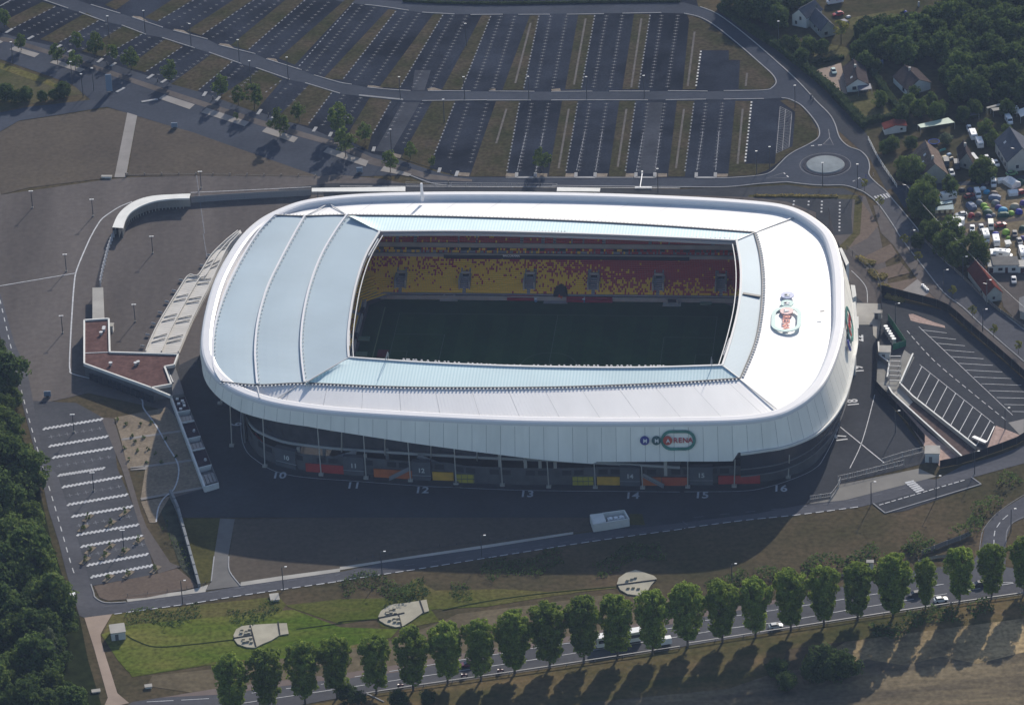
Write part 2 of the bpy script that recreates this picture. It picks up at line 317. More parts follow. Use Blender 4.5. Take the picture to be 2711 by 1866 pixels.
# south: perimeter road
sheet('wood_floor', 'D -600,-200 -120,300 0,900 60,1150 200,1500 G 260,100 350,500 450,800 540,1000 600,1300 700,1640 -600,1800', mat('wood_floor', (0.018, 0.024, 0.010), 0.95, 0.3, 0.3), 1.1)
sheet('west_road', 'D -250,-500 -100,0 -50,250 0,400 30,500 95,730 190,950 225,1135 290,1400 G 380,0 480,320 540,500 590,680 620,790 640,850 650,880 720,915 770,990 570,1015 540,1000 500,870 450,700 400,500 330,280 270,0 D 180,1260 110,1000 40,800 -20,640 -100,400 -300,-300', AS_SOUTH, 2.6)
sheet('perimeter_road', 'G 720,915 860,910 1400,840 1640,800 2317,705 H 300,640 1000,540 1590,450 1730,430 2317,345 I 700,262 870,240 1100,215 1640,70 1720,75 F 1900,1575 2100,1520 2317,1440 2600,1330 2600,1440 2317,1560 I 1960,62 1290,240 1200,262 1000,285 760,318 400,355 0,408 H 1700,500 1000,610 500,690 0,765 G 1700,857 1300,920 1000,960 770,990', AS_SOUTH, 1.6)
sheet('bus_bay', 'I 1290,240 1370,305 1500,290 2025,108 1960,62', AS_FRONT, 2.4)
sheet('pavement', 'G 1460,590 1555,600 1565,700 1640,800 1400,830 1440,770', mat('path_grey', (0.15, 0.145, 0.14), 0.9, 0.1, 0.2), 3.2)
sheet('pavement', 'G 1500,340 1600,345 1555,602 1460,592', mat('path_grey', (0.15, 0.145, 0.14)), 3.2)
sheet('light_pavement', 'G 860,885 1250,835 1360,810 1420,790 1400,840 870,908', CONC, 3)
sheet('light_pavement', 'G 1640,775 1900,735 2317,680 H 0,670 400,610 1000,520 1590,432 1590,447 1000,540 300,640 0,692 G 2317,703 1640,800', CONC, 3)
sheet('gate_pavement', 'I 870,200 1000,190 1060,110 1600,0 1720,55 1100,215 870,240 840,235', mat('gate_paving', (0.205, 0.195, 0.18), 0.85, 0.1, 0.1), 3.3)
sheet('brown_plot', 'G 1600,345 2317,335 H 1710,330 1730,420 1590,440 1000,530 0,668 G 2317,680 1680,775 1620,770 1565,700 1560,620', BROWN, 2.8)
sheet('grass_plot', 'G 1230,340 1500,340 1440,770 1360,790 1290,520', mat('plot_grass', (0.072, 0.068, 0.024), 0.95, 0.25, 0.06, fine=(0.8, 0.2)), 2.8)
sheet('grass_plot', 'H 1970,310 2060,310 2080,385 1980,385', mat('plot_grass', (0, 0, 0)), 3.8)
sheet('planted_bed', 'D 780,1250 1140,1180 1200,1250 1340,1596 G 1390,125 1160,175 960,205 990,0 870,0 D 820,1380', SAND, 4)
sheet('planted_bed', 'G 960,225 1160,190 1100,290 1060,370 1020,370', SAND, 4)
mb = MB()
for s in ('D 830,1400 1250,1340', 'D 890,1596 1320,1540', 'G 960,210 1400,128', 'G 890,5 1000,0'): mb.ribbon(gl(s), 1.3, 0.135)
mb.build('bed_paths', PAVE, kind='structure')
sheet('side_slope', 'G 1090,270 1165,200 1360,810 1230,670', mat('shrub_soil', (0.05, 0.055, 0.04), 0.95, 0.3, 0.4), 3)
sheet('staff_car_park', 'D 225,1135 520,1150 700,1250 760,1260 G 800,0 970,400 1050,690 1060,720 620,800 540,520 400,60 D 290,1500', mat('asphalt_staff', (0.075, 0.077, 0.086), 0.9, 0.15, 0.05, fine=(0.7, 0.08)), 2.9)
sheet('car_park_path', 'D 690,1250 775,1255 G 960,300 1000,400 1160,640 1230,670 1080,715 980,480 830,0', AS_PLAZA, 3.3)
sheet('bare_patch', 'G 640,800 1080,715 1210,680 1360,805 1000,880 740,900 680,880', BROWN2, 3)
sheet('dirt_track', 'G 575,1015 765,990 700,1100 685,1130 690,1180 800,1530 880,1596 700,1640 735,1560 640,1220', TRACK, 2)
# basin grass along the south
sheet('basin_grass', 'G 765,990 1000,965 1900,870 1960,940 2317,1060 H 250,1020 280,1080 430,1090 680,1040 620,960 1000,940 1500,860 1600,850 1100,820 650,830 500,750 400,880 0,890 G 2317,890 1950,930 1700,1230 2317,1240 H 100,1170 350,1130 250,1200 0,1240 G 2000,1330 1400,1340 900,1420 860,1350 820,1210 700,1130', GREENG, 1)
sheet('basin_grass', 'G 690,1130 860,1070 1600,1000 2000,960 2317,1080 H 270,1090 400,1090 350,1150 0,1220 G 2000,1290 1500,1310 1000,1400 870,1380 800,1300', mat('lush_grass', (0.060, 0.098, 0.012), 0.95, col2=(0.125, 0.125, 0.034), scale=0.035, fine=(0.7, 0.35), stretch=(.5, 1.6, 1, -.15)), 1.4)
sheet('basin_soil', 'H 800,990 1300,930 1890,850 2060,870 2400,900 2400,1010 1900,1100 1560,1170 1000,1260 400,1340 0,1420 G 2000,1500 1400,1540 1000,1480 1040,1410 1500,1360 H 300,1190 700,1040', mat('basin_soil', (0.115, 0.095, 0.062), 0.95, 0.2, 0.06, fine=(0.6, 0.2)), 1.2)
sheet('ditch_grass', 'H 690,940 900,900 1300,850 1880,800 1890,815 1400,865 900,925 700,965', GREENG, 1.8)
mb = MB()
for s in ('G 860,1135 920,1170 1060,1215 1300,1200 1600,1165', 'G 2020,1095 2317,1055 H 0,1045 260,1025', 'H 700,965 1000,905 1400,850 1880,805'): mb.ribbon(dense(gl(s)), 0.45, 0.10)
mb.build('drain_channels', mat('dark_ditch', (0.02, 0.03, 0.012)), kind='structure')
# south boulevard
sheet('boulevard', 'G 900,1590 600,1800 1000,1800 2257,1572 H 180,1532 600,1470 1200,1385 2317,1215 I 800,1075 1700,935 2317,848 2700,790 2700,560 2317,690 1990,640 1600,690 1330,745 1100,800 600,905 0,1000 H 1600,1140 1000,1240 400,1345 60,1395 G 1490,1500', AS_SOUTH, 2)
sheet('slip_road', 'I 1960,650 1990,600 2020,560 2050,400 2150,290 2317,190 2400,130 2600,20 2600,200 2400,300 2240,370 2195,480 2190,700', AS_SOUTH, 2.2)
sheet('boulevard_footway', 'G 1100,1560 1490,1495 2240,1405 H 60,1390 400,1335 1000,1232 1600,1135 2317,1003 I 0,993 600,898 900,838 900,850 600,925 0,1035 H 2317,1050 1600,1175 1000,1275 400,1385 60,1430 G 2240,1440 1490,1540', mat('footway', (0.155, 0.125, 0.115), 0.9, 0.1, 0.2), 2.7)
sheet('roadside_grass', 'G 1000,1812 H -60,1585 180,1545 1200,1398 2317,1228 I 20,1208 1700,950 2317,862 2700,810 2700,1010 2317,1030 1700,1110 1150,1170 700,1230 600,1596 300,1800 G 600,1800', mat('roadside_grass', (0.055, 0.058, 0.022), 0.95, col2=(0.145, 0.105, 0.055), scale=0.05, fine=(0.6, 0.25), stretch=(.5, 1.5, 1, -.15)), 1)
sheet('stubble_field', 'I 1100,1180 1700,1100 2317,1020 2900,950 2900,2100 -200,2100 300,1596 700,1420', STUB, 1.5)
sheet('shaded_field_soil', 'I -700,1596 300,1500 650,1380 1000,1360 1250,1300 1500,1340 1750,1280 2000,1330 2317,1250 2900,1200 2900,2200 -700,2200', mat('shaded_field_soil', (0.068, 0.058, 0.044), 0.95, col2=(0.20, 0.16, 0.10), scale=0.05, fine=(0.6, 0.25), stretch=(.35, 2.2, 1, -.2)), 1.9)  # dark brown soil, with the tree row's shade painted into its colour
# east side residential ground
sheet('garden_ground', 'C 240,100 500,0 2600,-300 2700,700 2317,1240 1600,1270 1400,1220 1240,910 980,690 640,300', mat('garden_ground', (0.036, 0.040, 0.020), 0.95, col2=(0.070, 0.056, 0.036), scale=0.04, fine=(0.5, 0.25)), 1)
sheet('hedge_lane', 'C 200,90 240,90 640,300 1000,660 1240,910 1330,1080 1450,1270 1380,1300 1265,1080 1060,900 900,690 640,420', AS_FRONT, 1.5)
sheet('driveway', 'C 900,480 1070,430 1110,640 1060,650 980,560', TRACK, 2)
sheet('camp_street', 'C 1400,1270 1700,1250 1900,1240 2317,1195 2500,1170 2500,1230 2317,1250 1900,1265 1700,1300 1500,1420 1450,1330', AS_ROAD, 2)
sheet('camp_field', 'C 1700,1290 1900,1265 2317,1250 2600,1230 2700,1596 F 2500,330 2317,330 2250,190 2100,200 1900,130 1750,0 C 1650,1596 1600,1400', mat('camp_grass', (0.125, 0.105, 0.070), 0.95, col2=(0.185, 0.150, 0.100), scale=0.08, fine=(0.7, 0.2)), 1.6)
sheet('camp_track', 'K 1050,1480 1700,1440 2319,1340 2600,1300 2600,1400 2319,1420 1700,1500 M 1100,60 1350,330 1100,300 900,60', AS_PLAZA, 2.2)
sheet('east_yard', 'F 2070,250 2317,260 2500,300 2500,700 2317,640 2180,500 2150,400 2000,290', AS_PLAZA, 2.2)
sheet('garden_lawn', 'C 1060,670 1300,620 1470,780 1200,820 1130,740', mat('garden_lawn', (0.085, 0.08, 0.038), 0.95, 0.25, 0.1, fine=(0.8, 0.2)), 2.2)
sheet('garden_lawn', 'C 1100,130 1500,60 1450,180 1180,220 1130,200', mat('garden_lawn', (0, 0, 0)), 2.2)
sheet('garden_lawn', 'C 840,400 980,300 1130,330 1100,400 880,440', mat('garden_lawn', (0, 0, 0)), 2.2)
# ---------------------------------------------------------------- kerbs
mb = MB()
def kerb(spec, wd=0.35, h=0.14, close=False):
    p = gl(spec)
    if len(p) > 2: p = dense(p, close, 4)
    mb.wall([(q.x, q.y) for q in p], wd, 0.0, h+0.08)
for s in ('A 620,35 820,95', 'A 900,120 1110,190', 'A 1180,210 1415,270', 'A 1490,310 1740,370', 'A 1815,405 2055,480', 'A 2140,515 B 0,565 80,578', 'B 185,598 300,610 480,622', 'B 600,622 890,625',
          'B 1015,625 1325,627', 'B 1440,628 1720,626', 'B 1835,625 2110,625', 'B 2235,622 C 160,625', 'A 290,0 465,60', 'A 540,85 715,150', 'A 830,175 995,238', 'A 1105,260 1325,330', 'A 1425,360 1645,438',
          'A 1745,465 1975,545', 'A 2080,568 B 0,640', 'B 130,655 430,685', 'B 560,690 1000,685', 'B 1000,687 1300,686', 'B 1440,686 1830,685', 'B 1830,685 2100,685', 'B 2220,684 C 150,680', 'C 270,680 545,676',
          'B 130,650 430,680', 'B 1130,1213 1600,1213', 'B 1740,1213 2000,1213', 'C 210,1215 300,1215 500,1200 590,1175 650,1120 700,1070 760,1030 850,985 915,940 920,880 880,810 800,722 720,680 665,670',
          'C 270,622 540,618 600,600 628,560 600,508 520,435 360,295 200,170 100,118 0,95', 'C 110,50 230,100 420,240 640,430 780,560 900,690 990,780 1030,850 1060,940 1120,1000 1200,1030 1250,1080 1265,1140 1260,1190 1300,1240 1380,1310 1430,1370 1590,1560 F 1600,0 1760,170 1840,240 2000,380 2200,560 2317,650',
          'C -900,1268 0,1277 300,1276 500,1256 700,1243', 'C 700,1243 850,1260 960,1266 1090,1266 1190,1296 1250,1328 1330,1400 1440,1560 F 1460,0 1540,110 1650,250 1770,400 1900,500 2050,640 2317,870',
          'B 760,1270 620,1250 470,1195', 'B 170,35 300,50 470,75', 'B 560,88 780,100', 'B 890,104 1110,102', 'B 1215,103 1430,102', 'B 1545,102 1800,98', 'B 1925,95 2190,90',
          'A 0,45 100,-10', 'G 620,790 640,850 650,880 720,915 860,910', 'G 1640,800 1565,700 1560,600', 'G 1440,770 1460,600', 'I 1290,240 1370,305', 'I 1370,305 2025,108', 'I 2025,108 1960,62',
          'H 300,1590 180,1532'): kerb(s)
for s in ('B 235,1005 225,1035', 'B 350,1042 338,1070', 'B 683,1148 672,1180', 'B 803,1170 790,1205', 'A 2155,870 2135,902', 'A 2260,905 2245,935', 'A 1780,750 1755,785', 'A 1880,780 1855,810', 'A 1405,630 1385,660', 'A 1500,662 1475,690',
          'A 1045,512 1005,540', 'A 1135,545 1100,568', 'A 700,402 665,430', 'A 790,432 755,455', 'A 418,310 390,328', 'A 490,345 465,362', 'A 85,200 40,228', 'A 228,250 190,272', 'B 1205,1180 1203,1215', 'B 1333,1180 1330,1215',
          'B 1609,1180 1607,1215', 'B 1740,1180 1738,1215', 'B 2018,1180 2016,1215', 'B 2147,1180 2145,1215', 'C 84,1180 82,1215', 'C 214,1180 212,1215', 'B 1205,1213 1333,1213', 'B 1607,1213 1740,1213', 'B 2016,1213 2147,1213', 'C 82,1214 212,1214',
          'A 848,602 795,632', 'A 965,698 1075,680', 'B 1480,1281 1480,1281'): kerb(s, 1.1, 0.18)
mb.build('kerbs', KERB, kind='structure')
# pale kerb gardens at the ends of the medians
mb = MB()
for s in ('B 595,608 640,600 700,618 600,620', 'B 1015,612 1060,608 1060,622', 'B 1440,612 1500,606 1505,624 1445,624', 'B 810,1178 885,1182 880,1205 800,1200', 'B 1135,1182 1200,1185 1195,1208 1128,1206', 'B 1340,1185 1415,1185 1412,1208 1335,1208',
          'B 1540,1185 1605,1185 1600,1208 1535,1208', 'B 1745,1185 1825,1185 1820,1208 1742,1208', 'B 1950,1185 2012,1185 2010,1208 1945,1208', 'B 2152,1185 2230,1185 2228,1208 2150,1208', 'C 220,1188 300,1188 296,1208 216,1208',
          'B 355,1045 420,1060 410,1082 345,1068', 'A 1185,200 1250,210 1300,240 1190,215', 'A 1495,298 1560,305 1600,335 1500,312', 'A 905,112 960,118 1010,148 910,125', 'A 1820,398 1880,405 1900,430 1830,408', 'B 190,585 240,588 300,602 190,598'):
    mb.poly(gl(s), 0.13)
mb.build('gravel_borders', mat('border_gravel', (0.20, 0.17, 0.14), 0.95, 0.25, 0.8), kind='structure')
# ---------------------------------------------------------------- markings
mb = MB(); md = MB(); ml = MB()
def dashes(spec, on, off, wd, lev=4, m=None, across=0.0, both=False):
    m = m or mb; p = gl(spec); p = dense(p, False, 6) if len(p) > 2 else p
    tot = sum((p[i+1]-p[i]).length for i in range(len(p)-1)); n = max(2, int(tot/(on+off)))
    q = resample(p, 2*n+1 if abs(on-off) < 1e-3 else max(3, int(tot/0.5)))
    s = 0.0; acc = 0.0; i = 0; per = on+off
    pts = resample(p, max(3, int(tot/0.25))); st = tot/(len(pts)-1); k = 0
    while k < n:
        i0 = int(k*per/st); i1 = min(len(pts)-1, int((k*per+on)/st))
        if i1 <= i0: break
        a, c = pts[i0], pts[i1]
        if across: # ticks across the line
            d = (c-a).normalized(); nn = Vector((-d.y, d.x, 0))*across/2; mid = (a+c)/2
            m.ribbon([mid-nn, mid+nn], on, lev*0.03)
            if both: m.ribbon([a-d*0.5, a+d*1.0], 0.16, lev*0.03+0.004)
        else: m.ribbon([a, c], wd, lev*0.03)
        k += 1
# right edge of each median: short bars; and two rows of bay marks per lot
LOTS = [('B 385,75 20,545', 'B 705,100 405,605'), ('B 705,100 405,605', 'B 1030,108 828,615'), ('B 1030,108 828,615', 'B 1358,105 1252,610'), ('B 1358,105 1252,610', 'B 1738,103 1645,605'), ('B 1738,103 1645,605', 'B 2115,100 2035,605'),
        ('B 2115,100 2035,605', 'C 150,100 80,605'), ('B 95,20 -300,480', 'B 385,75 20,545'), ('A 2085,0 1690,345', 'B 95,20 A 2010,445'), ('A 1740,0 1372,245', 'A 2085,0 1690,345'), ('A 1330,0 1072,150', 'A 1740,0 1372,245'),
        ('B 350,690 220,920', 'B 785,700 640,1060'), ('B 785,700 640,1065', 'B 1225,700 1137,1175'), ('B 1225,700 1137,1175', 'B 1622,700 1540,1175'), ('B 1622,700 1540,1175', 'B 2015,700 1945,1175'), ('B 2015,700 1945,1175', 'C 68,700 5,1175'),
        ('C 68,700 5,1175', 'C 460,695 415,1120'), ('A 2265,630 2100,850', 'B 350,690 220,920'), ('A 1925,545 1800,640', 'A 2265,630 2100,850'), ('A 1590,418 1350,620', 'A 1925,545 1770,720'), ('A 1250,318 990,495', 'A 1590,418 1350,620'),
        ('A 975,232 700,390', 'A 1250,318 990,495'), ('A 680,140 400,295', 'A 975,232 700,390'), ('A 385,45 85,200', 'A 680,140 400,295'), ('A 120,-60 -150,70', 'A 385,45 85,200')]
def lerp_pts(a, c, f): return a.lerp(c, f)
for l0, l1 in LOTS:
    a = gl(l0); c = gl(l1)
    L = (a[1]-a[0]).length; n = int(L/2.5)
    d = (a[1]-a[0]).normalized()
    for k in range(n):
        t = (k+0.5)/n
        p0 = a[0].lerp(a[1], t)
        ml.ribbon([p0-d*0.55, p0+d*0.55], 0.5, 0.12)
        for f in (0.21, 0.50):
            q0 = p0.lerp(c[0].lerp(c[1], t), f); nn = Vector((-d.y, d.x, 0))
            md.ribbon([q0-nn*0.75, q0+nn*0.75], 0.2, 0.12); md.ribbon([q0-d*0.55, q0+d*0.55], 0.2, 0.124)
for s in ('C 115,350 80,605', 'C 460,695 415,1120'): dashes(s, 1.1, 1.4, 0.6)
for s in ('C 195,355 160,605', 'C 300,420 275,605', 'C 545,690 505,1090'): dashes(s, 0.2, 2.3, 0, across=1.5, both=True, m=md)
for s in ('B 1270,905 1205,1180', 'B 1385,910 1333,1180', 'B 1670,900 1609,1180', 'B 1788,900 1740,1180', 'B 2068,905 2018,1180', 'B 2182,910 2147,1180', 'C 128,900 84,1180', 'C 238,900 214,1180'): dashes(s, 1.9, 0.6, 0.3, m=ml)
for s in ('C 750,1370 735,1470', 'C 850,1372 845,1430', 'C 940,1372 935,1470', 'C 1062,1380 1058,1596'): dashes(s, 0.9, 1.6, 0.6)
# ladder bays
for i in range(26):
    t = i/25; a = g('C', 655, 730).lerp(g('C', 628, 1048), t); c = g('C', 735, 770).lerp(g('C', 715, 1005), t)
    md.ribbon([a, c], 0.16, 0.126)
for s in ('C 655,730 628,1048', 'C 735,770 715,1005', 'C 692,745 670,1030', 'C 655,730 735,770'): md.ribbon(gl(s), 0.22, 0.13)
# roundabout marks
for s in ('C 865,997 945,990', 'C 680,1180 740,1238', 'C 1150,1240 1250,1185'): dashes(s, 1.3, 1.3, 0.5)
for s in ('C 985,885 993,940 1018,990 945,985', 'C 993,940 950,985', 'C 680,1180 560,1218 700,1215', 'C 1150,1240 1200,1215 1235,1260'): md.ribbon(gl(s), 0.25, 0.12)
# zebra east
for i in range(5):
    t = (i+0.5)/5; a = g('C', 1288, 1342).lerp(g('C', 1388, 1318), t); c = g('C', 1318, 1372).lerp(g('C', 1412, 1345), t); mb.ribbon([a, c], 0.62, 0.14)
for i in range(6):
    t = (i+0.5)/6; a = g('I', 1500, 95).lerp(g('I', 1585, 168), t); c = g('I', 1560, 80).lerp(g('I', 1640, 150), t); mb.ribbon([a, c], 0.9, 0.14)
# perimeter road marks
dashes('O 0,680 45,870 80,1000 125,1150 165,1290 185,1330', 3, 3.2, 0.3); dashes('G 700,945 1300,865 1900,775 2317,720 H 0,725 600,640 1400,520 2317,400 I 0,345 500,290 1100,225 1640,100', 3, 5, 0.2, m=md)
dashes('G 780,992 1300,920 1700,857 2317,768 H 0,765 500,690 1000,610 1700,500 2317,415 I 0,408 400,355 760,318 1240,255', 2.4, 1.2, 0.38)
dashes('I 1330,250 1960,65', 1.6, 0.6, 0.4)
# staff car park: rows of white bars and crosses
for r in ('D 290,1330 700,1262', 'D 330,1448 735,1380', 'D 355,1525 765,1458', 'G 395,50 710,0', 'G 420,130 830,58', 'G 455,250 870,180', 'G 485,330 905,260', 'G 520,455 945,385', 'G 548,535 970,462', 'G 590,662 1010,585', 'G 615,742 1040,662'):
    a, c = gl(r); n = 15
    ax = (c-a).normalized(); up = Vector((-ax.y, ax.x, 0))
    for i in range(n):
        q = a.lerp(c, (i+0.5)/n); mb.ribbon([q-ax*0.55-up*0.6, q+ax*0.75+up*0.7], 0.85, 0.13)
for r, n in (('D 350,1382 680,1325', 7), ('D 405,1580 740,1520', 7), ('G 475,185 810,125', 7), ('G 540,390 880,330', 7), ('G 610,590 970,520', 7)):
    a, c = gl(r)
    ax = (c-a).normalized(); up = Vector((-ax.y, ax.x, 0))
    for i in range(n):
        q = a.lerp(c, i/(n-1)); md.ribbon([q-ax*0.9, q+ax*0.9], 0.3, 0.13); md.ribbon([q-up*1.0, q+up*1.0], 0.3, 0.134)
# boulevard lane lines
dashes('G 1000,1590 1530,1560 1780,1520 2130,1480 2240,1460 H 70,1425 420,1370 1350,1220 1560,1190 2317,1080 I 0,1060 150,1035 880,925 1090,890 1800,785 2200,780 2400,765', 8, 2.2, 0.28)
dashes('G 1650,1600 1780,1580 H 170,1475 430,1435 1110,1335 1370,1295 2060,1185 I 0,1140 330,1085 660,1045 1110,965 1330,930 1720,865 2317,770', 8, 2.2, 0.28)
md.ribbon(dense(gl('I 2010,600 2025,470 2050,400 2150,290 2317,180')), 0.2, 0.11)
dashes('I 2112,520 2115,440 2135,395 2170,350 2220,310 2317,258', 3, 2, 0.25); md.ribbon(dense(gl('I 2195,510 2200,430 2240,370 2317,330')), 0.25, 0.11)
# forecourt lines (thin light drains)
mb.ribbon(dense(gl('A 1300,1315 1650,1300 2120,1277')), 0.3, 0.13); mb.ribbon(gl('B 0,1272 450,1272 1200,1277 2317,1285'), 0.3, 0.135)
mb.ribbon(dense(gl('A 900,1378 820,1410 740,1460 690,1500 650,1560 D 630,0 600,60 525,240 505,350 490,560 482,700 475,860 478,925 500,955 700,1010 945,1110 980,1190 1060,1300 1140,1440 1210,1560 G 1215,60 1180,150 1120,200 1080,270 1065,365')), 0.45, 0.15)
mb.ribbon(gl('D 0,355 515,268'), 0.4, 0.15); md.ribbon(gl('A 1340,1200 1395,1596'), 0.25, 0.13); md.ribbon(gl('D 1385,0 1420,215'), 0.25, 0.13)
mb.ribbon(dense(gl('P 70,120 70,300 90,440 140,540 220,610 340,690 460,740 620,775 850,800 1200,825 1600,855 2000,882 2319,892 Q 0,427 500,450 1000,462 1920,470 2319,474')), 0.22, 0.135)
mb.ribbon(dense(gl('I 0,160 400,155 600,120 800,50 900,-5 F 950,1530 1040,1350 1100,1150 1140,950 1165,800')), 0.22, 0.14)
mb.ribbon(dense(gl('F 1250,470 1245,380 1210,320 1140,250')), 0.2, 0.14)
mb.ribbon(gl('F 1065,1315 1365,1560'), 0.35, 0.14); mb.ribbon(dense(gl('F 1130,1596 1200,1450 1250,1290 1300,1095')), 0.25, 0.14)
# yard bays
for i in range(13):
    t = i/12; a = g('F', 1620, 655).lerp(g('F', 2235, 1210), t); c = g('F', 1790, 675).lerp(g('F', 2560, 1215), t); mb.ribbon([a, c], 0.22, 0.15)
for i in range(9):
    t = i/8; a = g('F', 1620, 905).lerp(g('F', 2088, 1270), t); c = g('F', 1532, 1080).lerp(g('F', 1985, 1455), t); mb.ribbon([a, c], 0.25, 0.15)
mb.ribbon(gl('F 1600,632 2240,1235'), 0.18, 0.152); mb.ribbon(gl('F 1605,890 2110,1290'), 0.18, 0.152); dashes('F 1520,660 1700,860 1960,1080 2220,1290', 2.4, 1.5, 0.25, lev=5)
ml.build('bay_markings', LOTP, kind='structure'); mb.build('white_road_markings', PAINT, kind='structure'); md.build('worn_road_markings', PAINT_D, kind='structure')
# roundabout island
c0 = g('O', 1869, 374.3)
def ring(c, r, n=64): return [(c.x+math.cos(2*math.pi*i/n)*r, c.y+math.sin(2*math.pi*i/n)*r) for i in range(n)]
b = MB(); b.prism(ring(c0, 8.0), 0, 0.16); b.build('roundabout_kerb', mat('dark_setts', (0.05, 0.05, 0.06), 0.9, 0.2, 0.5), kind='structure')
b = MB(); pr = [(6.7, .17), (6.4, .45), (4, .62), (1.5, .7)]
for (ra, za), (rb, zb) in zip(pr, pr[1:]):
    A = ring(c0, ra)+[ring(c0, ra)[0]]; B = ring(c0, rb)+[ring(c0, rb)[0]]
    b.strip([(p[0], p[1], za) for p in A], [(p[0], p[1], zb) for p in B])
b.poly(ring(c0, 1.5), .7); b.build('roundabout_island', mat('island_concrete', (0.21, 0.235, 0.25), 0.85, 0.12, 0.3), kind='structure')
b = MB(); A = ring(c0, 8.9)+[ring(c0, 8.9)[0]]; B = ring(c0, 8.7)+[ring(c0, 8.7)[0]]
b.strip([(p[0], p[1], .13) for p in A], [(p[0], p[1], .13) for p in B]); b.build('roundabout_line', PAINT_D, kind='structure')
# ================================================================ THE STADIUM
PA = math.radians(-7.0); EX = Vector((math.cos(PA), math.sin(PA), 0)); EY = Vector((-math.sin(PA), math.cos(PA), 0))
def SL(x, y, z=0.0): return EX*x+EY*y+Vector((0, 0, z))
def toL(p): return Vector((p.dot(EX), p.dot(EY), p.z))
stad = thing('stadium', 'large white football stadium with pale blue inner roof, open pitch and logo on its facade', 'stadium')
RZ = 24.0
outer_o = 'O 620,478 680,455 760,443 850,437 1000,434 1200,434.5 1400,438.5 1600,447 1700,454 1762,460.5 1800,470 1832,485 1865,508.5 1885,530 1899,565 1908,610 1910.5,647 1911.5,700 1909.6,743 1895,803 1868,863 1832,902.5 1800,924 1762,941 1695,952 1600,956 1450,957.5 1345,957.4 1168,955 963,946 770,934 680,924 620,914 570,900 530,884 495,861 470,832 458,800 456,770 462,720 480,650 508,590 545,535 582,500'
Rout = resample(dense([toL(p) for p in gl(outer_o, RZ)], True, 6), 280, True)
for _ in range(2): Rout = [(Rout[i-1]+Rout[i]*2+Rout[(i+1) % 280])/4 for i in range(280)]
NR = len(Rout)
def normals(L):
    out = []
    for i in range(len(L)):
        d = (L[(i+1) % len(L)]-L[i-1]); d.z = 0; d.normalize(); out.append(Vector((d.y, -d.x, 0)))
    return out
NO = normals(Rout)
area = sum(Rout[i].x*Rout[(i+1) % NR].y-Rout[(i+1) % NR].x*Rout[i].y for i in range(NR))
if area < 0: NO = [-n for n in NO]
def W3(p): return SL(p.x, p.y, p.z)
def off(L, k, z): return [Vector((p.x+n.x*k, p.y+n.y*k, z)) for p, n in zip(L, NO)]
# rim: rounded band, lifted above the membrane
prof = [(0.35, 22.6), (0.30, 23.4), (0.0, 23.95), (-0.6, 24.2), (-2.6, 24.25), (-3.3, 24.0), (-3.6, 23.3), (-3.7, 22.3)]
m = MB(); nP = len(prof)
segs = 56; per = NR//segs
for k in range(segs):
    m = MB(); idx = [(k*per+j) % NR for j in range(per+1)]
    rows = [[W3(Vector((Rout[i].x+NO[i].x*o, Rout[i].y+NO[i].y*o, z))) for i in idx] for o, z in prof]
    for a, c in zip(rows, rows[1:]): m.strip([tuple(p) for p in a], [tuple(p) for p in c])
    m.build('rim_panel', RIMW, stad, smooth=True)
RinL = off(Rout, -3.6, 22.4)
# boundary curves of the roof fields
def pl(spec, z):
    if not callable(z): return [toL(p) for p in gl(spec, z)]
    return None
def nearest(L, pt):
    return min(range(len(L)), key=lambda i: (L[i]-pt).length)
def px2(p): return P(W3(p))
def near_px(L, t, x, y):
    o = T[t]; u, v = o[0]+x/o[2], o[1]+y/o[2]
    return min(range(len(L)), key=lambda i: (px2(L[i])[0]-u)**2+(px2(L[i])[1]-v)**2)
iFL = near_px(RinL, 'O', 648, 470); iFR = near_px(RinL, 'C', 750, 1482); iNR = near_px(RinL, 'F', 640, 1195); iNL = near_px(RinL, 'O', 510, 872)
def arc(i, j, n):
    """along the inner rim from index i to j, the short way"""
    d1 = (j-i) % NR; d2 = (i-j) % NR
    seq = [(i+k) % NR for k in range(d1+1)] if d1 < d2 else [(i-k) % NR for k in range(d2+1)]
    return resample([RinL[q] for q in seq], n)
def zc(specs, n):
    """list of (tile,x,y,z)"""
    return resample(dense([toL(g(t, x, y, z)) for t, x, y, z in specs], False, 6), n)
W_far = zc([('O', 622, 489, 23.82), ('O', 690, 491, 24.13), ('O', 790, 489, 24.45), ('O', 1000, 492, 24.54), ('O', 1250, 500, 24.58), ('O', 1500, 513, 24.54), ('O', 1708, 528, 24.45)], 61)
W_right = zc([('O', 1708, 528, 24.45), ('O', 1720, 575, 24.45), ('O', 1726, 640, 24.49), ('O', 1722, 710, 24.49), ('O', 1708, 780, 24.45), ('O', 1676, 858, 24.45)], 37)
W_near = zc([('O', 502, 866, 23.91), ('O', 583, 873, 24.18), ('O', 690, 869, 24.45), ('O', 850, 876, 24.49), ('O', 1000, 879, 24.54), ('O', 1250, 878, 24.54), ('O', 1500, 869, 24.49), ('O', 1676, 858, 24.45)], 73)
W_left = zc([('O', 622, 489, 23.82), ('O', 585, 528, 23.64), ('O', 545, 592, 23.55), ('O', 508, 670, 23.50), ('O', 487, 740, 23.50), ('O', 482, 800, 23.55), ('O', 487, 840, 23.68), ('O', 502, 866, 23.91)], 37)
OPZ = 25.6
N_far = zc([('O', 860, 525, OPZ), ('O', 1050, 524, OPZ), ('O', 1250, 528, OPZ), ('O', 1450, 535, OPZ), ('O', 1668, 545, OPZ)], 61)
N_right = zc([('O', 1668, 545, OPZ), ('O', 1676, 590, OPZ), ('O', 1678, 640, OPZ), ('O', 1672, 700, OPZ), ('O', 1655, 770, OPZ), ('O', 1636, 828, OPZ)], 31)
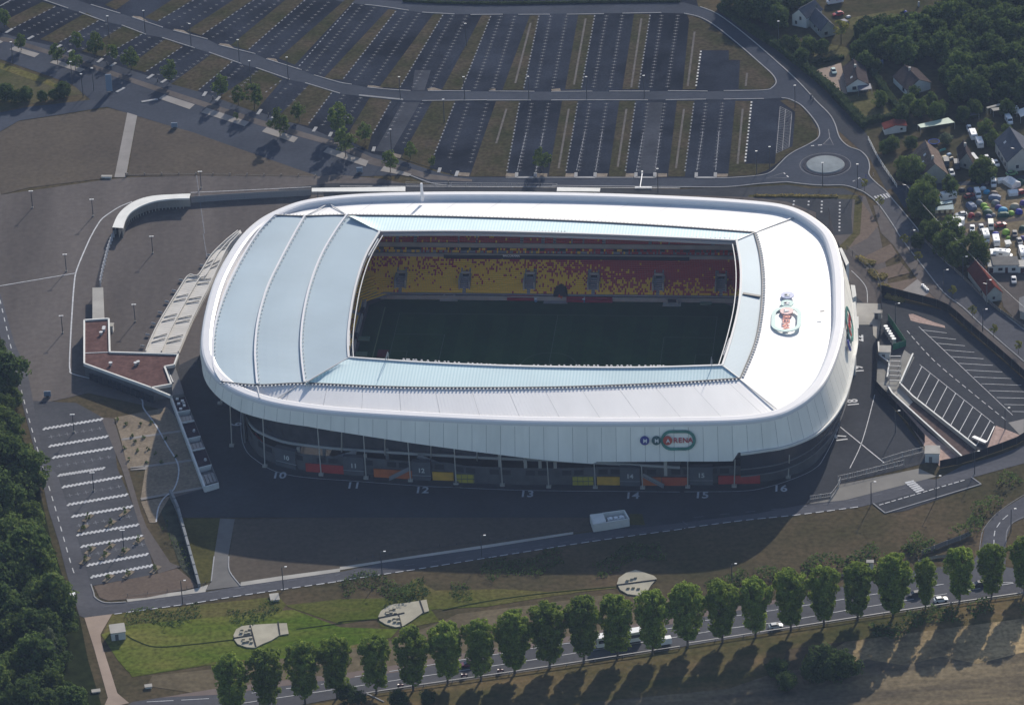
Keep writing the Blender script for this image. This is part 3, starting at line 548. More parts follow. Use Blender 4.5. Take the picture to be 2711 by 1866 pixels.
N_near = zc([('O', 790, 810, OPZ), ('O', 950, 821, OPZ), ('O', 1100, 828, OPZ), ('O', 1250, 832, OPZ), ('O', 1450, 833, OPZ), ('O', 1636, 828, OPZ)], 61)
N_left = zc([('O', 860, 525, OPZ), ('O', 828, 580, OPZ), ('O', 806, 645, OPZ), ('O', 793, 715, OPZ), ('O', 788, 770, OPZ), ('O', 790, 810, OPZ)], 37)
def ruled(A, B, nseg, name, matl, nrow=4, bulge=0.0, gap=0.06, ridge=None):
    """roof field between two curves, cut in panels across"""
    n = len(A); step = max(1, round((n-1)/nseg)); i = 0
    while i < n-1:
        j = min(n-1, i+step)
        if n-1-j < step*0.4: j = n-1
        m = MB(); rows = []
        for r in range(nrow+1):
            t = r/nrow; row = []
            for k in range(i, j+1):
                p = A[k].lerp(B[k], t); p.z += bulge*4*t*(1-t)
                if k == i and gap: p = p.lerp(A[k+1].lerp(B[k+1], t), gap)
                row.append(W3(p))
            rows.append(row)
        for a, c in zip(rows, rows[1:]): m.strip([tuple(p) for p in a], [tuple(p) for p in c])
        m.build(name, matl, stad, smooth=True)
        i = j
def resub(C, n): return resample(C, n)
# white membrane fields; the gap between panels shows a sunk joint
under = MB()
Rfar = arc(iFL, iFR, 61); Rright = arc(iFR, iNR, 37); Rnear = arc(iNL, iNR, 73); Rleft = arc(iFL, iNL, 37)
for A, B, n in ((Rfar, W_far, 13), (Rright, W_right, 12), (Rnear, W_near, 14), (Rleft, W_left, 9)):
    ruled(A, B, n, 'membrane_panel', WHITE, gap=0.03)
    under.strip([tuple(W3(p)-Vector((0, 0, .25))) for p in A], [tuple(W3(p)-Vector((0, 0, .25))) for p in B])
sm = MB()
for A, B, n in ((Rfar, W_far, 150), (Rright, W_right, 110), (Rnear, W_near, 150)):
    a_s = resample(A, n); b_s = resample(B, n)
    for p, q in zip(a_s, b_s): sm.beam(W3(p)+Vector((0, 0, .03)), W3(q)+Vector((0, 0, .03)), .08, .01)
sm.build('standing_seams', WHITE, stad)['kind'] = 'stuff'
# ribbed polycarbonate
def ribbed(name, col, stripe, sc, rot, rough=0.6):
    m = bpy.data.materials.new(name); m.use_nodes = True; n = m.node_tree.nodes; l = m.node_tree.links; b = n['Principled BSDF']
    b.inputs['Roughness'].default_value = rough; b.inputs['Specular IOR Level'].default_value = .3
    geo = n.new('ShaderNodeNewGeometry'); mp = n.new('ShaderNodeMapping'); mp.inputs['Rotation'].default_value = (0, 0, rot); l.new(geo.outputs['Position'], mp.inputs[0])
    wv = n.new('ShaderNodeTexWave'); wv.inputs['Scale'].default_value = sc; wv.inputs['Distortion'].default_value = 0.15; wv.inputs['Detail'].default_value = 1
    l.new(mp.outputs[0], wv.inputs['Vector'])
    nz = n.new('ShaderNodeTexNoise'); nz.inputs['Scale'].default_value = 0.05; nz.inputs['Detail'].default_value = 6; l.new(geo.outputs['Position'], nz.inputs['Vector'])
    m1 = n.new('ShaderNodeMix'); m1.data_type = 'RGBA'; m1.inputs['A'].default_value = tuple(col)+(1,); m1.inputs['B'].default_value = tuple(stripe)+(1,); l.new(wv.outputs['Fac'], m1.inputs['Factor'])
    mr = n.new('ShaderNodeMapRange'); mr.inputs[1].default_value = .3; mr.inputs[2].default_value = .7; mr.inputs[3].default_value = .92; mr.inputs[4].default_value = 1.06; l.new(nz.outputs['Fac'], mr.inputs[0])
    sc2 = n.new('ShaderNodeVectorMath'); sc2.operation = 'SCALE'; l.new(m1.outputs['Result'], sc2.inputs[0]); l.new(mr.outputs[0], sc2.inputs['Scale'])
    l.new(sc2.outputs[0], b.inputs['Base Color'])
    return m
POLY_N = ribbed('polycarbonate_long', (0.44, 0.60, 0.64), (0.57, 0.71, 0.74), 0.31, -PA)
POLY_S = ribbed('polycarbonate_end', (0.31, 0.40, 0.47), (0.36, 0.45, 0.51), 0.40, math.pi/2-PA)
kF = next(i for i in range(61) if px2(W_far[i])[0] > 790*1.169); kN = next(i for i in range(73) if px2(W_near[i])[0] > 690*1.169)
WfarS = resub([toL(g('O', 790, 489, 26))]+W_far[kF:], 61); WnearS = resub([toL(g('O', 690, 869, 26))]+W_near[kN:], 61); WrS = resub(W_right, 31)
for A, B, n in ((WfarS, N_far, 15), (WnearS, N_near, 15)): ruled(A, B, n, 'translucent_panel', POLY_N, gap=0.0)
ruled(WrS, N_right, 8, 'translucent_panel', POLY_S, gap=0.0)
# three end strips with gutters
def curveL(specs): return zc(specs, 37)
C1 = curveL([('O', 691, 491, 24.15), ('O', 668, 530, 24.05), ('O', 636, 590, 24.00), ('O', 605, 655, 23.95), ('O', 585, 725, 23.95), ('O', 578, 790, 23.95), ('O', 580, 840, 24.05), ('O', 583, 872, 24.20)])
C2 = curveL([('O', 786, 489, 24.50), ('O', 760, 525, 24.50), ('O', 728, 580, 24.50), ('O', 703, 645, 24.50), ('O', 688, 710, 24.50), ('O', 682, 770, 24.50), ('O', 684, 820, 24.50), ('O', 690, 868, 24.50)])
for A, B in ((W_left, C1), (C1, C2), (C2, N_left)):
    ruled(A, B, 18, 'translucent_panel', POLY_S, gap=0.0, bulge=0.0 if B is N_left else 0.15)
for C in (C1, C2, W_left):
    m = MB()
    for dz, w_ in ((0.45, 1.0),):
        top = [W3(p)+Vector((0, 0, .45)) for p in C]
        for a, c in zip(top, top[1:]): m.beam(a, c, 0.6, 0.6)
    m.build('gutter', RIMW, stad)
m = MB()
for C in (C1, C2, W_left):
    Q = resample([W3(p) for p in C], 46)
    for a, c in zip(Q, Q[1:]):
        d = (c-a).normalized(); nn = Vector((-d.y, d.x, 0)); q = (a+c)/2
        m.box((q.x+nn.x*0.7, q.y+nn.y*0.7, q.z+0.3), (0.4, 0.3, 0.25), math.atan2(d.y, d.x))
m.build('gutter_bracket', METAL, stad)['kind'] = 'stuff'
# row of small brackets along the joint of membrane and polycarbonate
m = MB(); m2 = MB()
for C, n in ((W_far, 130), (W_right, 62), (W_near, 140)):
    Q = resample([W3(p) for p in C], n)
    for a, c in zip(Q, Q[1:]):
        d = (c-a).normalized(); q = a
        out = Vector((d.y, -d.x, 0))*(1 if C is not W_far else -1)
        if C is W_right: out = Vector((-d.y, d.x, 0))
        m.box((q.x+out.x*.7, q.y+out.y*.7, q.z+.2), (.45, .8, .3), math.atan2(d.y, d.x))
        m2.beam(a+Vector((0, 0, .25)), c+Vector((0, 0, .25)), .35, .4)
m.build('roof_bracket', METAL, stad)['kind'] = 'stuff'; m2.build('joint_strip', DMETAL, stad)
under.build('joint_underlay', mat('joint_grey', (0.28, 0.28, 0.30), 0.7), stad)
# diagonal seams
m = MB()
for s in (('F', 375, 985, 24.5, 'F', 640, 1198, 22.9), ('D', 2060, 1012, 24.5, 'D', 1860, 1140, 22.8), ('C', 470, 1592, 24.5, 'C', 750, 1483, 22.6), ('O', 786, 488, 24.5, 'O', 745, 462, 22.8), ('O', 691, 490, 24.2, 'O', 745, 462, 22.8),
          ('O', 690, 868, 24.5, 'O', 790, 810, 25.65), ('O', 786, 489, 24.5, 'O', 860, 525, 25.65), ('O', 1708, 528, 24.5, 'O', 1668, 545, 25.65), ('O', 1676, 858, 24.5, 'O', 1636, 828, 25.65), ('D', 1755, 1040, 24.3, 'D', 1772, 1118, 24.2)):
    a = g(*s[:4]); c = g(*s[4:]); m.beam(a+Vector((0, 0, .12)), c+Vector((0, 0, .12)), .32, .25)
m.build('seam_cap', METAL, stad)
m = MB(); a = g('F', 400, 405, 25.6); c = g('F', 520, 425, 24.9); m.beam(a, c, 1.1, .5); m.build('gutter', DMETAL, stad)
# opening edge beam, light rows
m = MB(); NL = [(N_far, 1), (N_right, 1), (N_near, -1), (N_left, -1)]
for C, s in NL:
    Q = [W3(p) for p in C]
    for a, c in zip(Q, Q[1:]):
        m.beam(a+Vector((0, 0, .1)), c+Vector((0, 0, .1)), 0.7, .5); m.beam(a+Vector((0, 0, -1.0)), c+Vector((0, 0, -1.0)), .35, 1.3)
m.build('edge_beam', METAL, stad)
cen = Vector((0, 0, 0)); m = MB()
for C, s in NL:
    Q = [W3(p) for p in C]; Q = [q+(Vector((-q.x, -q.y, 0)).normalized())*1.6-Vector((0, 0, .5)) for q in Q]
    for a, c in zip(Q, Q[1:]): m.beam(a, c, .28, .28)
m.build('catwalk_rail', METAL, stad)
lm = MB(); lm.box((0, 0, .35), (.75, .5, .7)); lm.box((0, 0, .9), (.5, .4, .35)); lmesh = lm.mesh('flood_lamp', mat('lamp_grey', (0.45, 0.46, 0.48), 0.4, metal=.3))
def lamp(q):
    o = new_obj('flood_lamp', lmesh, stad); o.location = q
for x in (435, 458, 472, 502, 520, 558, 600, 652, 675, 715, 740, 783, 812, 876, 905, 938, 965, 1000, 1025, 1057, 1100, 1143, 1190, 1230, 1323, 1352, 1402, 1438, 1495, 1530, 1575, 1612, 1632, 1667, 1693, 1733, 1758, 1820, 1850, 1893, 1920, 1960, 1983, 2040, 2082, 2120, 2140, 2167, 2182, 2205):
    y = 862+(x-435)*0.062 if x < 1100 else 903+(x-1100)*0.004
    lamp(g('E', x, y+6, 24.6))
lm2 = MB()
for t, xa, ya, xb, yb, n in (('V', 118, 545, 118, 720, 12), ('F', 310, 715, 270, 820, 12), ('F', 360, 90, 378, 190, 10), ('R', 175, 150, 70, 330, 22), ('R', 860, 50, 2300, 55, 40), ('S', 0, 62, 2000, 128, 40)):
    for i in range(n):
        q = g(t, xa+(xb-xa)*i/(n-1), ya+(yb-ya)*i/(n-1), 25.5); lm2.box((q.x, q.y, q.z), (.35, .35, .6))
lm2.build('small_edge_lamps', mat('lamp_white', (.7, .7, .7), .4), stad)['kind'] = 'stuff'
# underside of the roof (slightly inside) so that the stand is roofed from below: panels are single skins
# two leaning goal-like masts on the near edge
m = MB(); m.cyl(g('V', 558, 900, 25.5), g('V', 585, 792, 29.6), .14, .08, 5); m.cyl(g('V', 597, 870, 25.5), g('V', 585, 792, 30.5), .1, .06, 5); m.build('mast', METAL, stad)
m = MB(); m.cyl(g('F', 189, 905, 25.5), g('F', 191, 855, 29.5), .14, .08, 5); m.build('mast', METAL, stad)
m = MB(); a = g('B', 562, 1368, 24); m.cyl(a, a+Vector((0, 0, 6.5)), .55, .42, 8); m.build('antenna_mast', RIMW, stad)
m = MB(); a = g('F', 942, 525, 24.6); m.box((a.x, a.y, a.z), (1.4, .3, .2)); m.build('roof_hatch', DMETAL, stad)
# ---------------------------------------------------------------- facade skin
LEAN = math.tan(math.radians(15))
FTOP = 23.0
def facept(s, h, o=0.0):
    i = int(s) % NR; j = (i+1) % NR; f = s-int(s); p = Rout[i].lerp(Rout[j], f); n = NO[i].lerp(NO[j], f)
    return Vector((p.x+n.x*(.3+h*LEAN+o), p.y+n.y*(.3+h*LEAN+o), FTOP-h+o*LEAN))
def solve(t, x, y):
    o = T[t]; u, v = o[0]+x/o[2], o[1]+y/o[2]; best = None
    for i in range(0, NR, 2):
        if NO[i].y > 0.45: continue
        for h in (0, 4, 8, 12, 16):
            q = px2(facept(i, h)); d = (q[0]-u)**2+(q[1]-v)**2
            if best is None or d < best[0]: best = (d, i, h)
    _, s, h = best; st, hs = 2.0, 4.0
    for _ in range(28):
        c = [(s, h), (s+st, h), (s-st, h), (s, h+hs), (s, h-hs)]
        e = []
        for a_, h_ in c:
            q = px2(facept(a_ % NR, h_)); e.append((q[0]-u)**2+(q[1]-v)**2)
        k = e.index(min(e))
        if k == 0: st *= .6; hs *= .6
        else: s, h = c[k]
    return s % NR, h
anch = [('D', 1372, 870), ('D', 1385, 960), ('D', 1410, 1020), ('D', 1500, 1122), ('D', 1560, 1165), ('D', 1650, 1215), ('D', 1850, 1270), ('D', 2100, 1310), ('D', 2317, 1347), ('E', 160, 1372), ('E', 460, 1418), ('E', 775, 1462), ('E', 1090, 1502), ('E', 1410, 1540), ('E', 1730, 1565),
        ('E', 1745, 1550), ('E', 2317, 1547), ('F', 200, 1548), ('F', 335, 1545), ('F', 345, 1490), ('F', 550, 1463), ('F', 750, 1420), ('F', 900, 1350), ('F', 1010, 1240), ('F', 1090, 1100), ('F', 1130, 960), ('F', 1150, 830)]
sh = [solve(*a) for a in anch]
sh.sort()
hb = np.zeros(NR)
ss = [a for a, _ in sh]; hh = [b for _, b in sh]
s_lo, s_hi = sh[0][0], sh[-1][0]
# the anchors run along one arc of the loop; unwrap it
base = min(range(NR), key=lambda i: (Rout[i]-Vector((-10, 76, 24))).length)   # far side index
un = sorted(((s-base) % NR, h) for s, h in sh)
xs = [0]+[un[0][0]-6]+[a for a, _ in un]+[un[-1][0]+12, NR]; 
ys = [2.0]+[1.0 if un[0][1] < 6 else 12]+[b for _, b in un]+[12.0 if un[-1][1] > 6 else 1.0, 2.0]
def hbot(s): return float(np.interp((s-base) % NR, xs, ys))
# ends: left end has only the rim, far and right sides have a full skin
def hfull(s):
    i = int(s) % NR; h = hbot(s)
    if NO[i].y > 0.3: h = max(h, 11.0 if Rout[i].x > -60 else 3.0)
    return max(0.5, h)
m = None
NPAN = 140; st = NR/NPAN
for k in range(NPAN):
    m = MB(); a = k*st; c = (k+1)*st-0.035; N = 3; rows = []
    for r in range(3):
        rows.append([])
        for j in range(N+1):
            s = a+(c-a)*j/N; H = hfull(s); rows[-1].append(tuple(W3(facept(s, H*r/2))))
    m.strip(rows[0], rows[1]); m.strip(rows[1], rows[2])
    # returned lower lip
    lip = [tuple(W3(facept(a+(c-a)*j/N, hfull(a+(c-a)*j/N), -0.5))) for j in range(N+1)]
    m.strip(rows[2], lip)
    m.build('facade_panel', FACW, stad)
m = MB()
for k in range(NR):
    a = [tuple(W3(facept(k+j, r, -.25))) for j in (0, 1) for r in (0,)]; c = [tuple(W3(facept(k+j, hfull(k+j)-.1, -.25))) for j in (0, 1)]
    m.strip(a, c)
m.build('facade_frame', CONC_D, stad)
# lower glass ring on the right with its white ledge
idx = [i for i in range(NR) if Rout[i].x > 40 and NO[i].y < 0.1 and (px2(facept(i, 12))[0] > 1811+345/2.5744)]
idx.sort(key=lambda i: (i-base) % NR)
if idx:
    A = [W3(facept(i, hfull(i)+.1, -.6)) for i in idx]; B = [W3(facept(i, hfull(i)+.1, .9)) for i in idx]
    C = [Vector((p.x, p.y, 5.5)) for p in A]; 
    m = MB(); m.strip([tuple(p) for p in B], [tuple(p) for p in A]); m.strip([tuple(p) for p in B], [tuple(p-Vector((0, 0, .7))) for p in B]); m.build('ledge', WALLW, stad)
    for k in range(0, len(idx)-1, 2):
        m = MB(); e = min(len(idx)-1, k+2); m.strip([tuple(p) for p in A[k:e+1]], [tuple(p) for p in C[k:e+1]]); m.build('glass_pane', GLASS, stad)
    for zz in (5.5, 8.0):
        m = MB()
        for p, q in zip(C, C[1:]): m.beam((p.x, p.y, zz), (q.x, q.y, zz), .5, .3)
        m.build('glazing_rail', CONC_D, stad)
# sweeping pale ledge low on the right-hand side
L1 = dense(gl('F 860,1385 950,1320 1010,1240 1060,1130 1100,1010 1140,880 1160,830 1172,778', 9.0)); L2 = dense(gl('F 850,1395 960,1330 1030,1240 1085,1130 1125,1010 1150,900 1168,830 1174,778', 8.0))
m = MB(); L1 = resample(L1, 40); L2 = resample(L2, 40); m.strip([tuple(p) for p in L1], [tuple(p) for p in L2]); m.strip([tuple(p) for p in L2], [tuple(p-Vector((0, 0, 1.2))) for p in L2]); m.build('canopy_ledge', RIMW, stad)
# right-hand stair towers (white boxes)
for q in ('F 1055,95 1075,93 1125,195 1105,215', 'F 1135,345 1165,348 1175,420 1148,435', 'F 1150,560 1190,560 1190,640 1152,640', 'F 1140,778 1172,778 1168,835 1140,835'):
    pts_ = gl(q, 7.0); m = MB(); m.prism([(p.x, p.y) for p in pts_], 0, 7.0); m.build('stair_tower', WALLW, stad)
# ---------------------------------------------------------------- ground floor behind the columns
base_line = dense(gl('P 95,330 230,540 400,640 600,690 740,722 1155,750 1435,765 1830,795 2035,800 2260,812 Q 30,365 270,385 700,400 1200,400 1475,392 1705,390 2319,392 I 235,100 520,93 700,60 860,-10 F 960,1480 1060,1300 1120,1100 1135,950 1140,780 1120,560 1100,350 1050,150'), False, 6)
bl = resample(base_line, 90)
m = MB(); m.strip([(p.x, p.y, 6.2) for p in bl], [(p.x, p.y, 0) for p in bl]); m.build('ground_floor_wall', mat('ground_floor', (0.075, 0.077, 0.085), .8, .25, .25), stad)
inward = [toL(p) for p in bl]; upw = []
for p in inward:
    d = Vector((-p.x*.6, -p.y, 0)).normalized(); upw.append(W3(Vector((p.x+d.x*5, p.y+d.y*5, 0))))
m = MB(); m.strip([(p.x, p.y, 21) for p in upw], [(p.x, p.y, 6.2) for p in upw]); m.build('upper_wall', mat('upper_wall', (0.07, 0.07, 0.08), .9, .2, .3), stad)
slab_o = resample(dense(gl('P 85,125 130,200 200,292 300,350 400,392 520,430 700,458 1000,492 1320,515 1700,540 2000,558 2319,572 Q 20,110 480,132 960,150 1440,175 1900,200 2319,225', 6.5)), 80)
sl_i = [W3(Vector((toL(p).x, toL(p).y+9, 0))) for p in slab_o]
m = MB(); m.strip([(p.x, p.y, 6.6) for p in sl_i], [(p.x, p.y, 6.6) for p in slab_o]); m.strip([(p.x, p.y, 6.6) for p in slab_o], [(p.x, p.y, 6.0) for p in slab_o]); m.build('gallery_slab', CONC_D, stad)
m = MB()
for a, c in zip(slab_o, slab_o[1:]): m.beam((a.x, a.y, 6.7), (c.x, c.y, 6.7), .5, .75)
m.build('gallery_edge', mat('gallery_white', (0.42, 0.42, 0.42), .8), stad)
# inner concrete piers behind
for t, x, y in (('P', 435, 290), ('P', 650, 360), ('P', 905, 400), ('P', 1125, 420), ('P', 1345, 430), ('P', 1565, 450), ('P', 930, 635), ('P', 670, 680), ('P', 1355, 750), ('P', 1575, 690), ('Q', 480, 210), ('Q', 740, 220), ('Q', 890, 222), ('Q', 1045, 224), ('Q', 2175, 300)):
    a = g(t, x, y, 6.2 if y < 480 else 0.0); m = MB(); m.box((a.x, a.y, a.z+3.6), (1.0, .8, 7.2), PA); m.build('pier', CONC, stad)
# coloured hoardings on the ground floor
RED = mat('hoarding_red', (0.42, 0.035, 0.03), .7, .12, .5); ORG = mat('hoarding_orange', (0.52, 0.13, 0.03), .7, .15, .4); YEL = mat('hoarding_yellow', (0.62, 0.34, 0.03), .7, .12, .4); YG = mat('hoarding_lime', (0.42, 0.36, 0.03), .7, .12, .4)
for t, xa, ya, xb, yb, mm in (('P', 740, 712, 1155, 742, RED), ('P', 1435, 768, 1830, 792, ORG), ('P', 2035, 800, 2250, 808, YEL), ('Q', 30, 362, 270, 366, YG), ('Q', 1222, 388, 1440, 388, YG), ('Q', 1475, 386, 1708, 388, YEL), ('Q', 1930, 392, 2130, 392, ORG), ('Q', 2135, 392, 2400, 394, mat('hoarding_rust', (0.46, 0.08, 0.03), .7, .1, .4)), ('I', 235, 97, 520, 93, RED), ('P', 225, 400, 350, 548, RED)):
    a = g(t, xa, ya); c = g(t, xb, yb); a -= EY*.8; c -= EY*.8
    m = MB(); m.beam((a.x, a.y, 1.5), (c.x, c.y, 1.5), .3, 3.0); hd = m.build('hoarding', mm, stad)
    if mm is YG:
        m = MB(); m.beam((a.x, a.y-.2, 1.5), (c.x, c.y-.2, 1.5), .1, .15)
        for i in range(5): q = a.lerp(c, i/4); m.beam((q.x, q.y-.2, 0), (q.x, q.y-.2, 3), .12, .12)
        m.build('frame', DMETAL, hd)
for k in range(2, 62):
    a, c = bl[k], bl[k+1]
    if k % 3 == 0: continue
    m = MB(); u = a.lerp(c, .12)-EY*.12; v = a.lerp(c, .88)-EY*.12; m.beam((u.x, u.y, 4.5), (v.x, v.y, 4.5), .15, 1.7); m.build('opening', BLACK, stad)
# ticket/stair blocks with numbers
def text_mesh(txt, size, depth=.03, name='lettering', align='CENTER'):
    cu = bpy.data.curves.new(name, 'FONT'); cu.body = txt; cu.size = size; cu.extrude = depth; cu.align_x = align; cu.align_y = 'CENTER'; cu.resolution_u = 3; cu.offset = 0.02*size
    o = bpy.data.objects.new('tmp', cu); COL.objects.link(o); dg = bpy.context.evaluated_depsgraph_get(); me = bpy.data.meshes.new_from_object(o.evaluated_get(dg))
    bpy.data.objects.remove(o); return me
for t, xa, ya, xb, yb, num in (('P', 440, 640, 650, 690, '10'), ('P', 1130, 740, 1340, 752, '11'), ('P', 1830, 792, 2020, 800, '12'), ('Q', 1712, 390, 1915, 392, '14'), ('I', 40, 100, 200, 100, '15')):
    a = g(t, xa, ya); c = g(t, xb, yb); q = (a+c)/2; L = (c-a).length; ang = math.atan2((c-a).y, (c-a).x)
    m = MB(); m.box((q.x-EY.x*.4, q.y-EY.y*.4, 3.3), (L, 1.8, 6.6), ang); blk = m.build('stair_block', mat('stair_concrete', (0.10, 0.105, 0.118), .85, .1, .3), stad)
    me = text_mesh(num, 2.2); me.materials.append(WALLW); o = new_obj('number_sign', me, blk)
    o.location = (q.x-EY.x*1.4, q.y-EY.y*1.4-.02, 3.6); o.rotation_euler = (math.pi/2, 0, ang)
    m = MB(); m.beam((a.x-EY.x*1.5, a.y-EY.y*1.5, 1.9), (c.x-EY.x*1.5, c.y-EY.y*1.5, 1.9), .1, .1); m.build('handrail', METAL, blk)
# stair flights
for t, xa, ya, xb, yb, z1 in (('P', 1590, 800, 1790, 700, 3.6), ('Q', 2155, 412, 1940, 300, 3.8), ('P', 1030, 590, 1250, 530, 2.2), ('P', 2110, 660, 1880, 565, 2.5)):
    a = g(t, xa, ya, .2 if z1 > 3 else 4.2); c = g(t, xb, yb, z1+.2 if z1 > 3 else 6.4); m = MB(); m.beam(a, c, 2.0, .4); m.beam(a+Vector((0, -1, .9)), c+Vector((0, -1, .9)), .1, .9); m.build('stair_flight', mat('stair_flight', (0.22, 0.22, 0.235), .8), stad)
# columns (outer props of the roof)
for t, xt, yt, xb, yb in (('D', 1503, 1125, 1500, 1158), ('D', 1563, 1170, 1580, 1445), ('P', 287, 185, 315, 680), ('P', 850, 290, 890, 765), ('P', 1320, 360, 1350, 800), ('P', 1775, 430, 1805, 825), ('P', 2248, 495, 2272, 855), ('Q', 480, 92, 503, 408), ('Q', 958, 148, 978, 425),
                          ('Q', 1440, 190, 1455, 430), ('Q', 1925, 215, 1938, 435), ('I', 25, -60, 25, 130), ('I', 348, -60, 342, 125), ('I', 722, -90, 710, 65), ('Q', 8, 35, 28, 388)):
    s, h = solve(t, xt, yt); a = W3(facept(s, h, -.3)); c = g(t, xb, yb)
    m = MB(); m.cyl(c, a, .19, .15, 8); cl = m.build('column', COLM, stad); m = MB(); m.box((c.x, c.y, .35), (1.5, 1.2, .7), PA); m.build('footing', CONC, cl)
for t, xt, yt, yb in (('P', 1098, 325, 525), ('P', 1540, 395, 558), ('P', 2010, 460, 588), ('Q', 242, 62, 148), ('Q', 720, 120, 160)):
    s, h = solve(t, xt, yt); a = W3(facept(s, h, -.3)); c = g(t, xt+2, yb, 5.5); m = MB(); m.cyl(c, a, .24, .2, 6); m.build('hanger', COLM, stad)
# ---------------------------------------------------------------- logo signs
MBLUE = mat('sign_blue', (0.015, 0.025, 0.22), .5); MTEAL = mat('sign_teal', (0.015, 0.075, 0.085), .5); MGREEN = mat('sign_green', (0.03, 0.18, 0.15), .5, .25, .3); MRED = mat('sign_red', (0.42, 0.05, 0.03), .5); MLET = mat('sign_letter_red', (0.40, 0.03, 0.05), .5); MW = mat('sign_white', (.75, .75, .75), .5)
def disc(m, c, r, ux, uy, uz, th=.25, n=32):
    vs = [c+ux*math.cos(2*math.pi*i/n)*r+uy*math.sin(2*math.pi*i/n)*r for i in range(n)]
    vs2 = [v+uz*th for v in vs]; return m.add(vs+vs2, [tuple(range(n-1, -1, -1)), tuple(range(n, 2*n))]+[(i, (i+1) % n, n+(i+1) % n, n+i) for i in range(n)])
def stadium_ring(m, c, hw, R, th, ux, uy, uz, h=.3, n=14):
    out = []; inn = []
    for sgn, c0_ in ((1, hw), (-1, -hw)):
        for i in range(n+1):
            a = -math.pi/2+math.pi*i/n
            if sgn < 0: a += math.pi
            out.append(c+ux*(c0_+math.cos(a)*R)+uy*math.sin(a)*R); inn.append(c+ux*(c0_+math.cos(a)*(R-th))+uy*math.sin(a)*(R-th))
    k = len(out); o2 = [p+uz*h for p in out]; i2 = [p+uz*h for p in inn]
    fs = []
    for i in range(k):
        j = (i+1) % k; fs += [(2*k+i, 2*k+j, 3*k+j, 3*k+i), (i, j, 2*k+j, 2*k+i), (k+j, k+i, 3*k+i, 3*k+j)]
    m.add(out+inn+o2+i2, fs)
def place_text(txt, size, c, ux, uy, uz, mm, parent, name):
    me = text_mesh(txt, size, .08); me.materials.append(mm); o = new_obj(name, me, parent); M = Matrix((ux, uy, uz)).transposed().to_4x4(); M.translation = c; o.matrix_world = M; return o
def logo(c, ux, uy, uz, s, cols, up=0.0, name='logo_sign'):
    """c = centre of the word; s = metres per design unit (circle radius 1)"""
    root = MB(); disc(root, c+uz*up-ux*0, .01, ux, uy, uz, .01, 3); L = None
    m = MB(); stadium_ring(m, c+ux*1.35*s+uz*up, 1.55*s, 2.24*s, .62*s, ux, uy, uz); L = m.build(name, cols[3], stad)
    for k, (dx, mm, tx) in enumerate(((-5.9, cols[0], 'M'), (-3.4, cols[1], 'M'), (-0.95, cols[2], 'A'))):
        q = c+ux*dx*s+uz*(up+(.12 if k == 2 else .02)); m = MB(); disc(m, q, 1.0*s, ux, uy, uz, .35); d = m.build('disc', mm, L)
        place_text(tx, 1.15*s, q+uz*.45-uy*.08*s+ux*.1*s, ux, uy, uz, cols[5], L, 'letter')
    for tx, dx in (('R', .75), ('E', 1.75), ('N', 2.85), ('A', 3.95)): place_text(tx, 1.55*s, c+ux*(dx)*s+uz*(up+.2)-uy*.05*s, ux, uy, uz, cols[4], L, 'letter')
    return L
s0, h0 = solve('O', 1522, 996)
c = W3(facept(s0, h0, .25)); i0 = int(s0); tng = W3(Rout[(i0+1) % NR])-W3(Rout[i0]); tng.normalize()
if tng.x < 0: tng = -tng
dn = (W3(facept(s0, h0+1))-W3(facept(s0, h0))).normalized(); upv = -dn; nz = tng.cross(upv).normalized()
logo(c, tng, upv, nz, 1.42, (MBLUE, MTEAL, MRED, MGREEN, MLET, MW))
# roof logo: raised letters reading from the camera side round to the right
def pale(n, c): return mat(n, c, .35)
RC = (pale('roof_sign_blue_glare', (.50, .52, .68)), pale('roof_sign_green_glare', (.52, .68, .62)), pale('roof_sign_red_glare', (.80, .54, .50)), pale('roof_sign_mint_glare', (.58, .72, .66)), mat('roof_sign_letter_glare', (.62, .18, .13), .5), MW)  # paler than the facade logo: sun glare is put into these colours
c = g('F', 699, 558, 24.0); e1 = (g('F', 697, 620, 23.7)-g('F', 708, 395, 23.7)); e1.z = 0; e1.normalize(); e2 = Vector((-e1.y, e1.x, 0))
logo(c, e1, e2, Vector((0, 0, 1)), 2.12, RC, 0.35, 'roof_logo_sign')
# logo on the east facade
s1, h1 = solve('F', 1116, 640); c = W3(facept(s1, h1, .3)); i1 = int(s1); tng = (W3(Rout[(i1+1) % NR])-W3(Rout[i1])).normalized()
if tng.y < 0: tng = -tng
dn = (W3(facept(s1, h1+1))-W3(facept(s1, h1))).normalized(); upv = -dn; nz = tng.cross(upv).normalized()
logo(c, tng, upv, nz, 1.9, (MBLUE, MTEAL, MRED, MGREEN, MLET, MW))
# ---------------------------------------------------------------- bowl: pitch, stands, seats
b = MB()
gx0, gx1, gy0, gy1 = -63.3, 60, -41.5, 43.2
b.poly([SL(*q) for q in ((gx0, gy0+5), (gx0+5, gy0), (gx1-5, gy0), (gx1, gy0+5), (gx1, gy1-4), (gx1-6, gy1), (gx0+6, gy1+1.5), (gx0, gy1-4))], .12)
pitchm = mat('pitch_grass', (0.013, 0.044, 0.016), .9, .15, .06, fine=(.4, .12)); b.build('pitch', pitchm, kind='structure')
mb = MB(); mw = MB()
for k in range(0, 20, 2): mw.poly([SL(-52.5+k*5.25, -34, 0), SL(-52.5+(k+1)*5.25, -34, 0), SL(-52.5+(k+1)*5.25, 34, 0), SL(-52.5+k*5.25, 34, 0)], .13)
mw.build('mown_stripes', mat('pitch_grass_light', (0.018, 0.053, 0.019), .9, .15, .06, fine=(.4, .12)), kind='structure')
LINES = [((-52.5, -34), (52.5, -34)), ((-52.5, 34), (52.5, 34)), ((-52.5, -34), (-52.5, 34)), ((52.5, -34), (52.5, 34)), ((0, -34), (0, 34))]
